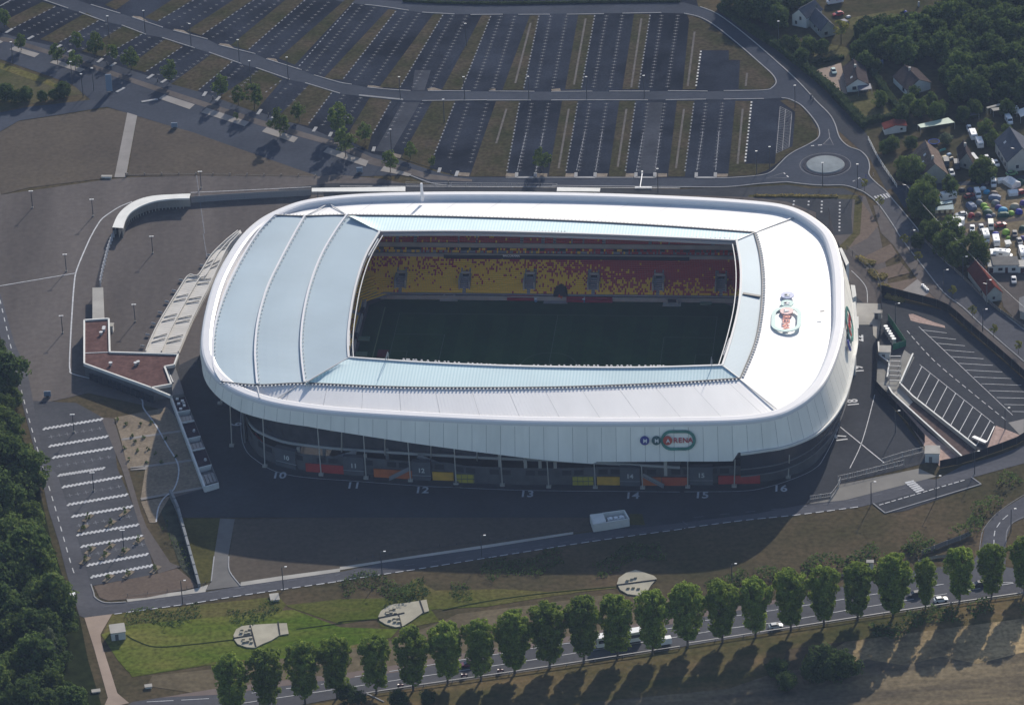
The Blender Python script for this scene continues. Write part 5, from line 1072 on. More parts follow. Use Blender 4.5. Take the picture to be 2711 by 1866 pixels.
# bushes by the boulevard
for i, (t, x, y, s) in enumerate((('H', 60, 1590, 1.5), ('H', 130, 1600, 1.1), ('I', 700, 1500, 1.5), ('I', 960, 1420, 2.7), ('I', 1080, 1430, 2.4), ('I', 900, 1440, 2.2), ('I', 640, 1420, 1.6), ('G', 450, 1560, 1.4), ('H', 600, 1600, 1.2), ('H', 400, 1620, 1.4))):
    tree(g(t, x, y), (RD['dark'][i % 3][0], RD['dark'][i % 3][1]), 'roadside_bush', '%s bushy clump from the list of dark bushes below the boulevard, %s' % (ORD[i], ('far left', 'left', 'centre right', 'big bluish one', 'right twin', 'rear twin', 'low one', 'by the track', 'under the field edge', 'at the bottom')[i]), 'bush', None, s*.42, s*.36)
def hedge(spec, w_, h, label, lm=LF_HEDGE, seed=1, leaf=.5, dens=7.0, name='hedge', bushy=0.0, stuff=False):
    p = gl(spec); p = dense(p, False, 4) if len(p) > 2 else p; tot = sum((p[i+1]-p[i]).length for i in range(len(p)-1)); n = int(tot*w_*dens)+10; r = random.Random(seed)
    q = resample(p, max(3, int(tot))); m = MB(); V = []; F = []
    core = MB()
    for i in range(n):
        k = r.randrange(len(q)-1); a = q[k].lerp(q[k+1], r.random()); d = (q[k+1]-q[k]).normalized(); nn = Vector((-d.y, d.x, 0))
        if bushy >= .3: a = a+nn*w_*.45*(math.sin(k*.31+seed)+math.sin(k*.13-seed)+r.uniform(-.5, .5)); a += d*r.uniform(-.8, .8)
        hh = h*max(.15, 1+bushy*1.3*math.sin(k*.7+seed)*math.cos(k*.23))
        if bushy >= .3 and math.sin(k*.17+seed*2)+.6*math.sin(k*.41) < -.6: continue
        if r.random() < .55: pt = a+nn*r.uniform(-.5, .5)*w_+Vector((0, 0, hh*r.uniform(.85, 1.05))); n2 = Vector((0, 0, 1))
        else: sgn = r.choice((-1, 1)); pt = a+nn*sgn*w_*r.uniform(.42, .52)+Vector((0, 0, hh*r.random())); n2 = nn*sgn
        n2 = (n2+Vector((r.uniform(-.8, .8), r.uniform(-.8, .8), r.uniform(-.3, .8)))).normalized(); x = n2.orthogonal().normalized(); y = n2.cross(x); l = leaf*r.uniform(.7, 1.4); k0 = len(V)
        V += [tuple(pt-x*l*.5-y*l*.4), tuple(pt+x*l*.5-y*l*.35), tuple(pt+x*l*.45+y*l*.4), tuple(pt-x*l*.5+y*l*.4)]; F.append((k0, k0+1, k0+2, k0+3))
    m.v = V; m.f = F; m.m = [0]*len(F); core.wall([(c.x, c.y) for c in q], w_*.75, 0, h*.8)
    if bushy < .3: m.add(core.v, core.f)
    o = m.build(name, lm)
    if stuff: o['kind'] = 'stuff'
    return tag(o, label, 'hedge')
hedge('C 245,60 420,190 640,330 780,440 1000,620 1130,760 1230,870', 3.2, 2.6, 'Long dark clipped hedge between the lane and the gardens beyond the ring road', seed=2)
hedge('C 1230,845 1400,815 1480,795', 2.5, 2.2, 'Short dark hedge closing the lawn of the white garden house', seed=3)
hedge('C 1240,430 1350,600 1480,790', 2.4, 2.2, 'Dark hedge between the white house and the brown-roofed house', seed=4)
hedge('C 1180,270 1350,235 1500,225 1590,200', 7, 6.0, 'Tall dark conifer screen behind the camping lawn, upper right', seed=5, leaf=.8, bushy=.2)
hedge('C 1180,400 1400,370 1600,330', 6, 5.0, 'Second tall conifer screen right of the white house', seed=6, leaf=.8, bushy=.2)
hedge('C 870,440 1000,415 1090,400', 1.8, 1.4, 'Low green hedge above the driveway of the white house', seed=7)
hedge('B 430,12 700,24 1000,30 1400,26 1800,18 2317,15', 1.2, 1.0, 'Thin dark hedge running along the top edge beyond the ring road', seed=8, leaf=.4)
hedge('K 1270,560 1500,590 1700,560', 6, 2.8, 'Big rounded dark hedge beside the camp street', seed=9, bushy=.15)
hedge('I 170,800 600,700 900,690 1300,600 1500,540 1700,500', 4.5, 1.6, 'Rough dark bramble bank above the boulevard, right half', LF_DARK, seed=10, bushy=.5, dens=6)
hedge('I 1500,560 1700,500 1850,440 2000,330 2100,240 2250,130 2317,90', 4, 2.4, 'Bright green bushes climbing beside the slip road', LF_MID, seed=11, bushy=.7, dens=6)
hedge('H 0,850 200,830 450,830 600,800 900,770 1200,700 1500,640 1900,600 2200,560', 7, .7, 'Low dark bramble strip between perimeter road and basins', LF_DARK, seed=12, leaf=.38, bushy=.5, dens=6)
hedge('G 850,1040 1100,1030 1400,1000 1700,960 1900,930', 6, .45, 'Low dark weeds along the first basin bank', LF_DARK, seed=13, leaf=.36, bushy=.6, dens=5)
hedge('H 380,900 500,820 560,770', 5, 2.0, 'Green bush clump between the first and second basins', LF_DARK, seed=14, bushy=.4, dens=6)
hedge('I 1230,1090 1600,1040 1900,1000 2317,960', 5, 1.8, 'Dark bramble strip below the boulevard, right side', LF_DARK, seed=15, bushy=.6, dens=6)
hedge('F 1370,430 1500,460', 2.2, 1.0, 'Dry yellow grass tuft strip left of the service yard fence', leafmat('leaf_dry', (.20, .17, .06), (.34, .28, .10)), seed=16, dens=5)
hedge('F 1190,160 1260,210 1290,190', 2.5, .9, 'Tuft of dry ornamental grass by the east fence, upper', leafmat('leaf_dry', (0, 0, 0), (0, 0, 0)), seed=17)
hedge('F 1270,250 1330,310 1370,280', 2.5, .9, 'Tuft of dry ornamental grass by the east fence, middle', leafmat('leaf_dry', (0, 0, 0), (0, 0, 0)), seed=18)
hedge('F 1335,350 1400,380', 2.5, .9, 'Tuft of dry ornamental grass by the east fence, lower', leafmat('leaf_dry', (0, 0, 0), (0, 0, 0)), seed=19)
hedge('C 480,1338 800,1340 1050,1345', 1.3, .6, 'Dry yellow planting strip at the top of the small car park', leafmat('leaf_dry', (0, 0, 0), (0, 0, 0)), seed=20)
hedge('G 1120,330 1180,480 1280,700', 2.0, .9, 'Sparse shrubs inside the grey retaining wall', LF_MID, seed=21, dens=1.5, bushy=.6)
# small planted things
for i, (x, y) in enumerate(((800, 1270), (860, 1300), (900, 1380), (980, 1390), (850, 1460), (920, 1420), (1060, 1500), (1000, 1560), (880, 1540), (940, 1480), (1130, 1400), (1200, 1520), (1030, 1290), (960, 1300), (1010, 1470), (1100, 1560))):
    q = g('D', x, y); m, _c = crown(200+i, [(.1, .5), (.6, .6), (1.1, .2)], 8, 14, .25, .25); o = m.build('low_shrub', LF_MID); o.location = (q.x, q.y, 0); tag(o, '%s small shrub listed from the west corner of the pale gravel bed' % ORD[i], 'shrub', 'shrubs in the gravel bed')
for i, (x, y) in enumerate(((600, 340), (568, 410), (755, 380), (850, 305), (615, 560), (580, 630), (715, 600), (748, 540), (848, 570), (945, 495), (740, 750), (875, 725), (1060, 690))):
    q = g('G', x, y); m = MB(); m.box((0, 0, .1), (1.6, 4.6, .2)); o = thing('planter_island', '%s planted island of the lower left car park, counted from the top-left rows' % ORD[i], 'planter', (q.x, q.y, 0), -.55, 'planted islands of the staff car park'); m.build('kerb_bed', SAND, o)
    m, _c = crown(300+i, [(.2, .6), (1.0, .7), (2.0, .3)], 10, 14, .3, .35); m.build('shrub', LF_MID, o)
# ================================================================ LAMP POSTS
def lamp_post(h, arm=0.0, double=False, head=.6, base=True):
    pm = MB(); pm.cyl((0, 0, 0), (0, 0, h), .16, .11, 6)
    if arm: pm.beam((0, 0, h), (arm, 0, h+.15), .08)
    if double: pm.beam((0, 0, h), (-arm, 0, h+.15), .08)
    hm = MB(); hm.box((arm or 0, 0, h+.12), (head, .35, .16))
    if double: hm.box((-arm, 0, h+.12), (head, .35, .16))
    bm = MB(); bm.box((0, 0, .25), (.55, .55, .5))
    return pm.mesh('pole', DMETAL), hm.mesh('lamp_head', MW), bm.mesh('base_block', CONC)
LPM = {'plaza': lamp_post(6.5, .4, True, .7), 'tall': lamp_post(9, .0, False, .8), 'road': lamp_post(8, 1.2, False, .7)}
def post(t, x, y, kind, label, group, s=1.0, base=True):
    q = g(t, x, y); o = thing('lamp_post', label, 'lamp post', (q.x, q.y, 0), 0, group); a, b_, c_ = LPM[kind]
    for nm, me in (('pole', a), ('lamp_head', b_))+((('base_block', c_),) if base else ()): new_obj(nm, me, o)
    o.scale = (1, 1, s); return o
PZ = [('D', 453, 255), ('D', 1042, 132), ('D', 428, 675), ('D', 922, 598), ('A', 635, 1475), ('A', 222, 1418), ('A', 1372, 1285), ('D', 505, 1350), ('G', 640, 152), ('G', 845, 545)]
for i, (t, x, y) in enumerate(sorted(PZ, key=lambda a: T[a[0]][0]+a[1])): post(t, x, y, 'plaza', '%s plaza lamp post from the left, on the paved ground west of the stadium' % ORD[i].capitalize(), 'plaza lamp posts')
TL = [('A', 90, 440), ('A', 495, 575), ('A', 567, 660), ('A', 640, 620), ('A', 745, 262), ('A', 1710, 570), ('A', 1965, 545), ('A', 1632, 425), ('A', 1303, 315), ('A', 990, 225), ('B', 712, 835), ('B', 862, 315), ('B', 352, 1040), ('B', 412, 680), ('B', 850, 680), ('B', 1288, 678), ('B', 1683, 680), ('B', 2075, 672), ('B', 2168, 1310),
      ('C', 495, 1190), ('C', 945, 1270), ('C', 1182, 1280), ('C', 757, 740), ('C', 585, 1160), ('C', 645, 300)]
for i, (t, x, y) in enumerate(sorted(TL, key=lambda a: T[a[0]][0]+a[1]/2.5744)): post(t, x, y, 'tall', '%s slim lamp post from the left around the northern car park' % ORD[i].capitalize(), 'car park lamp posts', base=False)
RL = [('G', 1245, 918), ('G', 1932, 825), ('H', 287, 720), ('H', 967, 610), ('I', 1275, 245), ('I', 1718, 205), ('I', 1980, 35), ('I', 328, 805), ('I', 2228, 430), ('F', 2187, 1335), ('F', 1440, 620), ('F', 1440, 1355), ('F', 1545, 120), ('F', 1770, 390), ('F', 2035, 660), ('F', 1900, 300), ('F', 2063, 460)]
for i, (t, x, y) in enumerate(sorted(RL, key=lambda a: T[a[0]][0]+a[1]/2.5744)): post(t, x, y, 'road', '%s road lamp from the left along the southern and eastern roads' % ORD[i].capitalize(), 'road lamps', base=False)
# ================================================================ WEST ENTRANCE BUILDINGS
eb = thing('entrance_building', 'low angular building with brown roof and white parapet west of the stadium', 'building', tuple(g('D', 800, 900)))
def absbuild(m, name, mats, parent):
    """mesh in world coordinates under a moved empty"""
    k = Vector(parent.location); m.v = [(v[0]-k.x, v[1]-k.y, v[2]-k.z) for v in m.v]; return m.build(name, mats, parent)
RH = 4.6
body = 'D 575,592 742,582 745,808 1215,824 1185,898 1125,910 1168,1028 1030,1052 575,888'
bp = gl(body, RH); m = MB(); m.prism([(p.x, p.y) for p in bp], 0, RH); absbuild(m, 'walls', CONC_D, eb)
rp = [p for p in bp]; m = MB(); m.poly(rp, RH+.03); absbuild(m, 'roof', BROOF, eb)
for spec in ('D 575,592 742,582', 'D 742,582 748,810', 'D 748,810 1215,824', 'D 1215,824 1188,896', 'D 1188,896 1122,908', 'D 1122,908 1168,1028', 'D 1168,1028 1030,1052', 'D 575,592 575,888', 'D 575,888 1030,1052 1165,1108'):
    a = gl(spec, RH); m = MB(); m.wall([(p.x, p.y) for p in a], .55, RH-.5, RH+.55); absbuild(m, 'parapet', WALLW, eb)
m = MB(); m.wall([(p.x, p.y) for p in gl('D 580,812 742,806', RH)], .3, RH, RH+.2); absbuild(m, 'roof_joint', METAL, eb)
for x, y in ((690, 685), (755, 893), (925, 893), (942, 885), (710, 650), (708, 662)):
    a = g('D', x, y, RH); m = MB(); m.cyl((a.x, a.y, RH), (a.x, a.y, RH+.9), .45, .45, 8); m.cyl((a.x, a.y, RH+.9), (a.x, a.y, RH+1.1), .65, .65, 8); absbuild(m, 'roof_vent', METAL, eb)
m = MB(); A = gl('D 590,905 1030,1065', RH)
for i in range(14):
    q = A[0].lerp(A[1], (i+.5)/14); q2 = A[0].lerp(A[1], (i+.62)/14)
    m.beam((q.x, q.y-1.0, 1.9), (q2.x+1.2, q2.y-1.6, 1.9), .1, 2.6)
absbuild(m, 'glazing', GLASS, eb)
# terrace of flat bays going down the slope to the south: white parapet, dark roofs
wg = thing('long_wing', 'narrow building wing with white parapets, alternating dark roofs and open light wells', 'building', tuple(g('D', 1280, 1300)))
wing = gl('D 1165,1108 1255,1095 1500,1720 1400,1745', 4.0)
left = [g('D', 1165, 1108, 1.8), g('G', 1395, 128, 1.8)]; right = [g('D', 1255, 1095, 1.8), g('G', 1490, 100, 1.8)]
fr = [0, .18, .30, .48, .61, .80, 1.0]
m = MB(); m.wall([(p.x, p.y) for p in left], .6, 0, 2.2); absbuild(m, 'parapet', WALLW, wg)
m = MB(); m.wall([(p.x, p.y) for p in right], .35, 0, 1.6); absbuild(m, 'outer_wall', CONC_D, wg)
for i in range(7):
    a = left[0].lerp(left[1], fr[i]); c = right[0].lerp(right[1], fr[i]); m = MB(); m.wall([(a.x, a.y), (c.x, c.y)], .4, 0, 2.05); absbuild(m, 'cross_wall', WALLW, wg)
    if i < 6:
        a2 = left[0].lerp(left[1], fr[i+1]); c2 = right[0].lerp(right[1], fr[i+1])
        if i in (0, 2, 4):
            m = MB(); m.poly([a, a2, c2, c], 1.65); absbuild(m, 'roof', mat('dark_roof', (.05, .035, .045), .9, .2, .5), wg)
        else:
            m = MB(); m.poly([a, a2, c2, c], .3); absbuild(m, 'well_floor', CONC_D, wg)
            for k in range(4):
                u = a.lerp(a2, .3); v = c.lerp(c2, .3); p = u.lerp(v, (k+.5)/4); u2 = a.lerp(a2, .8); v2 = c.lerp(c2, .8); q = u2.lerp(v2, (k+.5)/4)
                m = MB(); m.beam((p.x, p.y, 1.2), (q.x, q.y, 1.2), .9, .12); absbuild(m, 'skylight', mat('skylight_grey', (.10, .12, .14), .3), wg)
for x, y in ((1208, 1122), (1243, 1135), (1218, 1155), (1256, 1168), (1232, 1190)):
    a = g('D', x, y, 1.8); m = MB(); m.box((a.x, a.y, 1.85), (.9, .9, .4)); absbuild(m, 'roof_light', MW, wg)
for x, y in ((1253, 1152), (1323, 1340), (1400, 1537)):
    a = g('D', x, y, 1.8); m = MB(); m.cyl((a.x, a.y, 1.6), (a.x, a.y, 2.3), .55, .4, 8); absbuild(m, 'roof_vent', METAL, wg)
lk = thing('link_block', 'small dark flat-roofed link block between the brown-roofed building and the long wing', 'building', tuple(g('D', 1200, 1000)))
m = MB(); m.prism([(p.x, p.y) for p in gl('D 1135,912 1195,902 1255,1085 1175,1100 1172,1030', 3.0)], 0, 3.0); absbuild(m, 'block', CONC_D, lk)
m = MB(); m.wall([(p.x, p.y) for p in gl('D 1140,918 1180,1010', 3.2)], .4, 3.0, 3.4); absbuild(m, 'parapet', METAL, lk)
# slim pavilion north of it, curved canopy
for spec, nm, lab in (('D 630,365 703,362 712,580 630,583', 'flat_canopy', 'plain pale flat canopy roof just north of the brown-roofed building'), ('O 706,426 918,423 918,433 706,434', 'flat_canopy', 'pale flat canopy strip north of the stadium, left one'), ('B 1480,1278 1775,1283 1770,1305 1478,1303', 'flat_canopy', 'pale flat canopy strip north of the stadium, right one')):
    p = gl(spec, 3.2); cc = sum(p, Vector())/len(p); o = thing(nm, lab, 'canopy', (cc.x, cc.y, 0)); m = MB(); m.prism([(q.x, q.y) for q in p], 2.9, 3.2); absbuild(m, 'roof', CONC if 'plain' in lab else WALLW, o)
    m = MB()
    for q in p: q2 = q.lerp(cc, .12); m.box((q2.x, q2.y, 1.45), (.3, .3, 2.9))
    absbuild(m, 'posts', CONC_D, o)
    m = MB(); q0 = [q.lerp(cc, .25) for q in p]; m.prism([(q.x, q.y) for q in q0], 0, 2.6); absbuild(m, 'booth', CONC_D, o)
cv = thing('curved_canopy', 'curved pale canopy building sweeping round the north-west corner of the plaza', 'building', tuple(g('A', 900, 1400)))
o_ = resample(dense(gl('A 765,1550 800,1470 850,1415 930,1365 1040,1335 1180,1325 1298,1320', 4.2)), 30); i_ = resample(dense(gl('A 838,1555 855,1500 890,1450 960,1405 1060,1370 1180,1355 1292,1352', 4.2)), 30)
m = MB(); m.strip([(p.x, p.y, 4.2) for p in i_], [(p.x, p.y, 4.2) for p in o_]); m.strip([(p.x, p.y, 3.6) for p in i_], [(p.x, p.y, 4.2) for p in i_]); m.strip([(p.x, p.y, 3.6) for p in o_], [(p.x, p.y, 4.2) for p in o_]); absbuild(m, 'roof', WALLW, cv)
m = MB(); w0 = [p.lerp(q, .45) for p, q in zip(i_, o_)]; m.strip([(p.x, p.y, 0) for p in w0], [(p.x, p.y, 3.6) for p in w0]); absbuild(m, 'wall', CONC, cv)
m = MB(); m.strip([(p.x, p.y, 0) for p in o_], [(p.x, p.y, 3.6) for p in o_]); absbuild(m, 'outer_wall', CONC_D, cv)
for k in range(1, 28, 1):
    p = i_[k].lerp(o_[k], .12); m = MB(); m.box((p.x, p.y, 1.8), (.25, .25, 3.6)); absbuild(m, 'post', CONC, cv)
for x0, x1 in ((1145, 1165), (1265, 1283)):
    a = g('A', x0, 1410); c = g('A', x1, 1405); m = MB(); m.beam((a.x, a.y+.3, 1.4), (c.x, c.y+.3, 1.4), .4, 2.6); absbuild(m, 'doorway', BLACK, cv)
# gates and barred fence between canopy and stadium
def fence(spec, h, label, n=None, rails=2, post_w=.12, fill=None, name='fence', col=METAL, step=3.0, cat='fence', bar=None, top_w=None):
    p = gl(spec); p = dense(p, False, 5) if len(p) > 2 else p
    tot = sum((p[i+1]-p[i]).length for i in range(len(p)-1)); n = n or max(2, int(tot/step)); q = resample(p, n+1); c = q[0]
    o = thing(name, label, cat, (c.x, c.y, 0))
    for i, a in enumerate(q):
        m = MB(); m.box((a.x, a.y, h/2), (post_w, post_w, h)); absbuild(m, 'post', col, o)
        if i < n:
            b_ = q[i+1]; m = MB()
            if fill: m.beam((a.x, a.y, h*.5), (b_.x, b_.y, h*.5), .06, h*.96); absbuild(m, 'panel', fill, o); m = MB()
            if top_w: m.beam((a.x, a.y, h), (b_.x, b_.y, h), top_w, .12)
            for k in range(rails): z = h*(.25+.7*k/max(1, rails-1)); m.beam((a.x, a.y, z), (b_.x, b_.y, z), .06)
            if bar:
                nb = max(2, int((b_-a).length/bar))
                for k in range(nb): u = a.lerp(b_, (k+.5)/nb); m.box((u.x, u.y, h*.55), (.05, .05, h*.85))
            if m.f: absbuild(m, 'rails', col, o)
    return o
o = fence('A 1305,1385 1500,1370 1800,1352 2120,1335', 2.6, 'tall pale barred gate line between curved canopy and flat canopy north-west', step=4.5, col=mat('gate_grey', (.22, .225, .24), .5), fill=mat('gate_panel', (.27, .275, .29), .6), rails=3)
fence('D 790,0 760,60 735,130 718,200 700,270 685,355', 2.6, 'row of slatted white turnstile barriers running down west of the plaza', step=2.4, col=mat('barrier_white', (.5, .5, .52), .6), rails=5, post_w=.35)
fence('A 0,1330 0,1331', 1.2, 'short marker fence at the far left edge', n=1)
fence('B 450,1262 800,1268 1200,1270 1480,1273', 1.2, 'low thin fence north of the stadium along the road', step=5, rails=2)
fence('A 870,1195 1300,1190 2150,1205', .9, 'row of low bollard fence posts below the brown field', step=6, rails=1, col=PAVE, post_w=.3)
# west terrace steps
ter = thing('terrace_steps', 'long pale curved terrace of broad steps rising along the west side of the stadium', 'steps', tuple(g('D', 1200, 500)))
eL = resample(dense(gl('D 990,810 1020,740 1070,640 1130,540 1200,430 1285,310 1350,312 1440,180 1540,80 1640,0', 0)), 60)
eR = resample(dense(gl('D 1225,815 1235,790 1300,640 1370,500 1430,390 1470,300 1500,240 1560,120 1650,20', 0)), 60)
lev = []
z = 0.6
for k in range(60): lev.append(.4+1.3*min(1, k/45))
TERC = mat('terrace_concrete', (0.56, 0.54, 0.51), .85, .08, .2)
for k in range(0, 59):
    a, b_, c, d = eL[k], eL[k+1], eR[k+1], eR[k]; zz = lev[k]
    m = MB(); m.prism([(a.x, a.y), (b_.x, b_.y), (c.x, c.y), (d.x, d.y)], 0, zz); absbuild(m, 'step', TERC, ter)
m = MB()
for f in (0.02, .48, .97):
    pts_ = [a.lerp(b_, f) for a, b_ in zip(eL, eR)]
    for k in range(58): m.beam((pts_[k].x, pts_[k].y, lev[k]+.45), (pts_[k+1].x, pts_[k+1].y, lev[k+1]+.45), .35, .35)
absbuild(m, 'low_wall', TERC, ter)
for i in range(6):
    for f0, f1 in ((.08, .42), (.52, .9)):
        k = 4+i*9
        for dk in (0, 2):
            if k+dk >= 58: continue
            a = eL[k+dk].lerp(eR[k+dk], f0); c = eL[min(59, k+dk+2)].lerp(eR[min(59, k+dk+2)], f1); m = MB(); z0 = lev[k+dk]+.25; m.beam((a.x, a.y, z0-.1), (c.x, c.y, z0+.1), .2, .25); absbuild(m, 'riser', mat('riser_shadow_grey', (.34, .33, .31), .85), ter)
for i in range(10):
    a = eL[i*5+2]; m = MB(); m.wall([(a.x-.8, a.y+.4), (a.x-2.2, a.y+.9)], .08, .3, 1.1); absbuild(m, 'handrail', METAL, ter)
# retaining wall, south west
rw = thing('retaining_wall', 'long straight grey concrete retaining wall between car park and grass south-west', 'wall', tuple(g('G', 1250, 500)))
a = gl('G 1165,195 1215,300 1360,810')
for k in range(10):
    t0, t1 = k/10, (k+1)/10; q = resample(a, 11); m = MB(); p0, p1 = q[k], q[k+1].lerp(q[k], .03); m.beam((p0.x, p0.y, 1.4*(1-.06*k)), (p1.x, p1.y, 1.4*(1-.06*k)), .8, 2.8*(1-.06*k)); absbuild(m, 'wall_panel', mat('retaining_grey', (.22, .23, .24), .85, .1, .3), rw)
# technical block with air units
tb = thing('plant_enclosure', 'pale walled enclosure with a flat roofed room and three white air units, south side', 'enclosure', tuple(g('Q', 1600, 800)))
for nm, spec, z1 in (('room', 'Q 1402,700 1530,685 1565,770 1437,800', 2.8),):
    p = gl(spec, z1); m = MB(); m.prism([(q.x, q.y) for q in p], 0, z1); absbuild(m, nm, WALLW, tb)
for spec in ('Q 1437,880 1800,822', 'Q 1800,822 1752,735', 'Q 1752,735 1530,765'):
    p = gl(spec); m = MB(); m.wall([(q.x, q.y) for q in p], .35, 0, 2.8); absbuild(m, 'wall', WALLW, tb)
m = MB(); m.wall([(q.x, q.y) for q in gl('Q 1405,780 1437,880')], .3, 0, 2.7); absbuild(m, 'wall', WALLW, tb)
for x, y in ((1610, 745), (1665, 740), (1720, 730)):
    q = g('Q', x, y+8, 1.6); m = MB(); m.box((q.x, q.y, 1.2), (1.9, 1.5, 1.6), .1); m.cyl((q.x, q.y, 2.0), (q.x, q.y, 2.25), .7, .7, 10); absbuild(m, 'air_unit', MW, tb)
# spillway pads
SPW = mat('spillway_concrete', (0.36, 0.335, 0.27), .9, .14, .15)
for i, (out, line, dots, lab) in enumerate((
    ('G 1592,1140 1610,1100 1650,1078 1710,1070 1800,1065 1890,1060 1955,1058 1968,1130 1905,1140 1850,1175 1790,1200 1740,1225 1680,1222 1620,1200 1598,1170', ('G 1592,1162 1725,1140', 'G 1705,1075 1745,1218', 'G 1895,1050 1908,1135'), [(1650, 1108), (1680, 1115), (1700, 1105), (1645, 1128), (1675, 1135), (1698, 1130), (1660, 1172), (1690, 1185), (1710, 1165), (1665, 1190), (1715, 1192)], 'fan-shaped concrete spillway pad, leftmost of three'),
    ('H 262,1010 280,975 330,940 370,928 440,922 590,898 608,975 560,990 500,1035 430,1078 380,1085 310,1065 270,1040', ('H 262,1025 440,990', 'H 545,905 572,985', 'H 400,1000 420,1080'), [(322, 985), (348, 972), (370, 965), (325, 1000), (350, 992), (378, 995), (340, 1042), (370, 1030), (395, 1030), (375, 1052), (402, 1055)], 'fan-shaped concrete spillway pad, middle one of three'),
    ('H 1888,790 1900,750 1950,715 2015,695 2080,715 2140,735 2160,755 2120,800 2090,850 2040,870 1960,860 1910,830', ('H 1890,800 2155,765',), [(1960, 770), (1990, 760), (2015, 752), (1965, 822), (2000, 820), (2035, 825)], 'rounded concrete spillway pad, rightmost of three and half in shade'))):
    p = gl(out); cc = sum(p, Vector())/len(p); o = thing('spillway', lab, 'spillway', (cc.x, cc.y, 0), 0, 'basin spillways'); m = MB(); m.prism([(q.x, q.y) for q in p], 0, .35); absbuild(m, 'slab', SPW, o)
    m = MB(); tl = out.split()[0]
    for s in line: m.wall([(q.x, q.y) for q in gl(s)], .35, .3, .55)
    absbuild(m, 'channel', mat('channel_dark', (.05, .05, .05)), o)['kind'] = 'stuff'
    for x, y in dots:
        q = g(tl, x, y); m = MB(); m.box((q.x, q.y, .6), (.9, .6, .5)); absbuild(m, 'baffle_block', SPW, o)
for t, x, y, d, h, lab in (('G', 805, 1140, (4.2, 4.6), 2.6, 'small pale flat-topped pump kiosk in the grass by the dirt track'), ('G', 1872, 885, (2.4, 3.4), .5, 'square cream concrete lid on the grass above the basins'), ('G', 1012, 1490, (1.8, 1.2), .5, 'pale stone slab lying in the verge near the boulevard'), ('G', 655, 1520, (2.2, 1.2), .3, 'pale concrete slab in the grass left of the track end'), ('I', 1268, 680, (1.9, 1.2), 2.4, 'white panel cabinet beside the boulevard trees'), ('A', 728, 1213, (3.4, .9), .6, 'white bench-like block at the foot of the pale crossing path'), ('F', 1322, 570, (2.4, 1.8), 2.2, 'small white cube kiosk at the edge of the east apron'), ('F', 1370, 835, (3.4, 4.0), 2.8, 'white cube building at the top of the concrete ramp'), ('F', 1692, 1530, (4.4, 4.6), 3.2, 'white cube gatehouse at the south corner of the service yard'), ('D', 762, 662, (1.2, 2), 2.4, 'small pale cabinet against the east side of the brown-roofed building')):
    q = g(t, x, y); o = thing('kiosk', lab, 'kiosk', (q.x, q.y, 0), .15 if t == 'G' else PA); m = MB(); m.box((0, 0, h/2), (d[0], d[1], h)); m.build('body', WALLW, o); m = MB(); m.box((0, 0, h+.1), (d[0]+.4, d[1]+.4, .2)); m.build('lid', CONC if d[0] < 5 else WALLW, o)
    if h > 2: m = MB(); m.box((-.5, -d[1]/2-.03, 1.05), (1, .06, 2.1)); m.build('door', CONC_D, o)
# ================================================================ SERVICE YARD WALLS, FENCES, EQUIPMENT
BLK = mat('screen_fence', (0.025, 0.027, 0.032), .9)
fence('F 1345,400 1560,455 1780,520 1950,660 2150,830 2317,980 2500,1150', 3.0, 'tall black screen fence along the north-east side of the service yard', fill=BLK, col=DMETAL, step=5)
fence('F 1300,1045 1500,1260 1640,1420', 3.0, 'tall black screen fence on the stadium side of the service yard', fill=BLK, col=DMETAL, step=5)
fence('F 1320,700 1318,850 1310,1045', 3.2, 'short black screen fence running up beside the painted 19', fill=BLK, col=DMETAL, step=5)
fence('F 1745,1592 1900,1560 2080,1500 2250,1440 2317,1400 2500,1290', 2.8, 'black screen fence closing the south side of the service yard', fill=BLK, col=DMETAL, step=5)
fence('F 1350,400 1345,560 1340,700', 2.6, 'dark fence between the concrete apron and the service yard', fill=BLK, col=DMETAL, step=5)
fence('F 1390,590 1440,660 1510,765', 2.6, 'green mesh screen beside the chillers in the service yard', fill=mat('green_mesh', (.02, .14, .08), .7, .15, .4), col=mat('green_post', (.02, .12, .07)), step=4)
fence('F 1425,790 1512,765', 2.4, 'short green mesh panel at the end of the chillers', fill=mat('green_mesh', (0, 0, 0)), col=mat('green_post', (0, 0, 0)), step=4)
fence('F 1110,120 1180,180 1260,250 1320,320 1345,400', 2.4, 'grey barred fence stepping down the east side of the stadium', step=3.5, col=DMETAL, bar=.5, rails=2)
fence('F 1350,1570 1480,1530 1630,1492', 2.4, 'galvanised barred fence at the south-east gate', step=3, col=METAL, bar=.45, rails=2)
fence('I 1050,90 1180,60 1300,30 1500,-20', 2.2, 'galvanised crowd barrier line on the gate paving', step=3, bar=.6, rails=2)
fence('I 1000,205 1050,140 1065,95', 2.0, 'short galvanised gate leaf at the south-east entrance', step=3, bar=.5)
fence('I 860,215 1000,195', 1.6, 'low galvanised fence beside the shaded forecourt edge', step=3, bar=.6)
for s, lab in (('F 1325,760 1330,850 1400,900 1385,1000', 'west'), ('F 1560,840 1470,1045', 'east'), ('F 1390,1060 1420,1110 1900,1545', 'gravel side'), ('F 1475,1045 1560,1130 1990,1470', 'car park side')):
    p = gl(s); m = MB(); m.wall([(q.x, q.y) for q in p], .4, 0, 1.5); o = m.build('ramp_wall', CONC); tag(o, 'low concrete ramp wall of the service yard, %s' % lab, 'wall')
    m = MB(); m.wall([(q.x, q.y) for q in p], .5, 1.5, 1.6); m.build('coping', WALLW, o)
ch = thing('chiller_row', 'row of grey cylindrical chillers standing behind the green mesh screen', 'chillers', tuple(g('F', 1400, 700)))
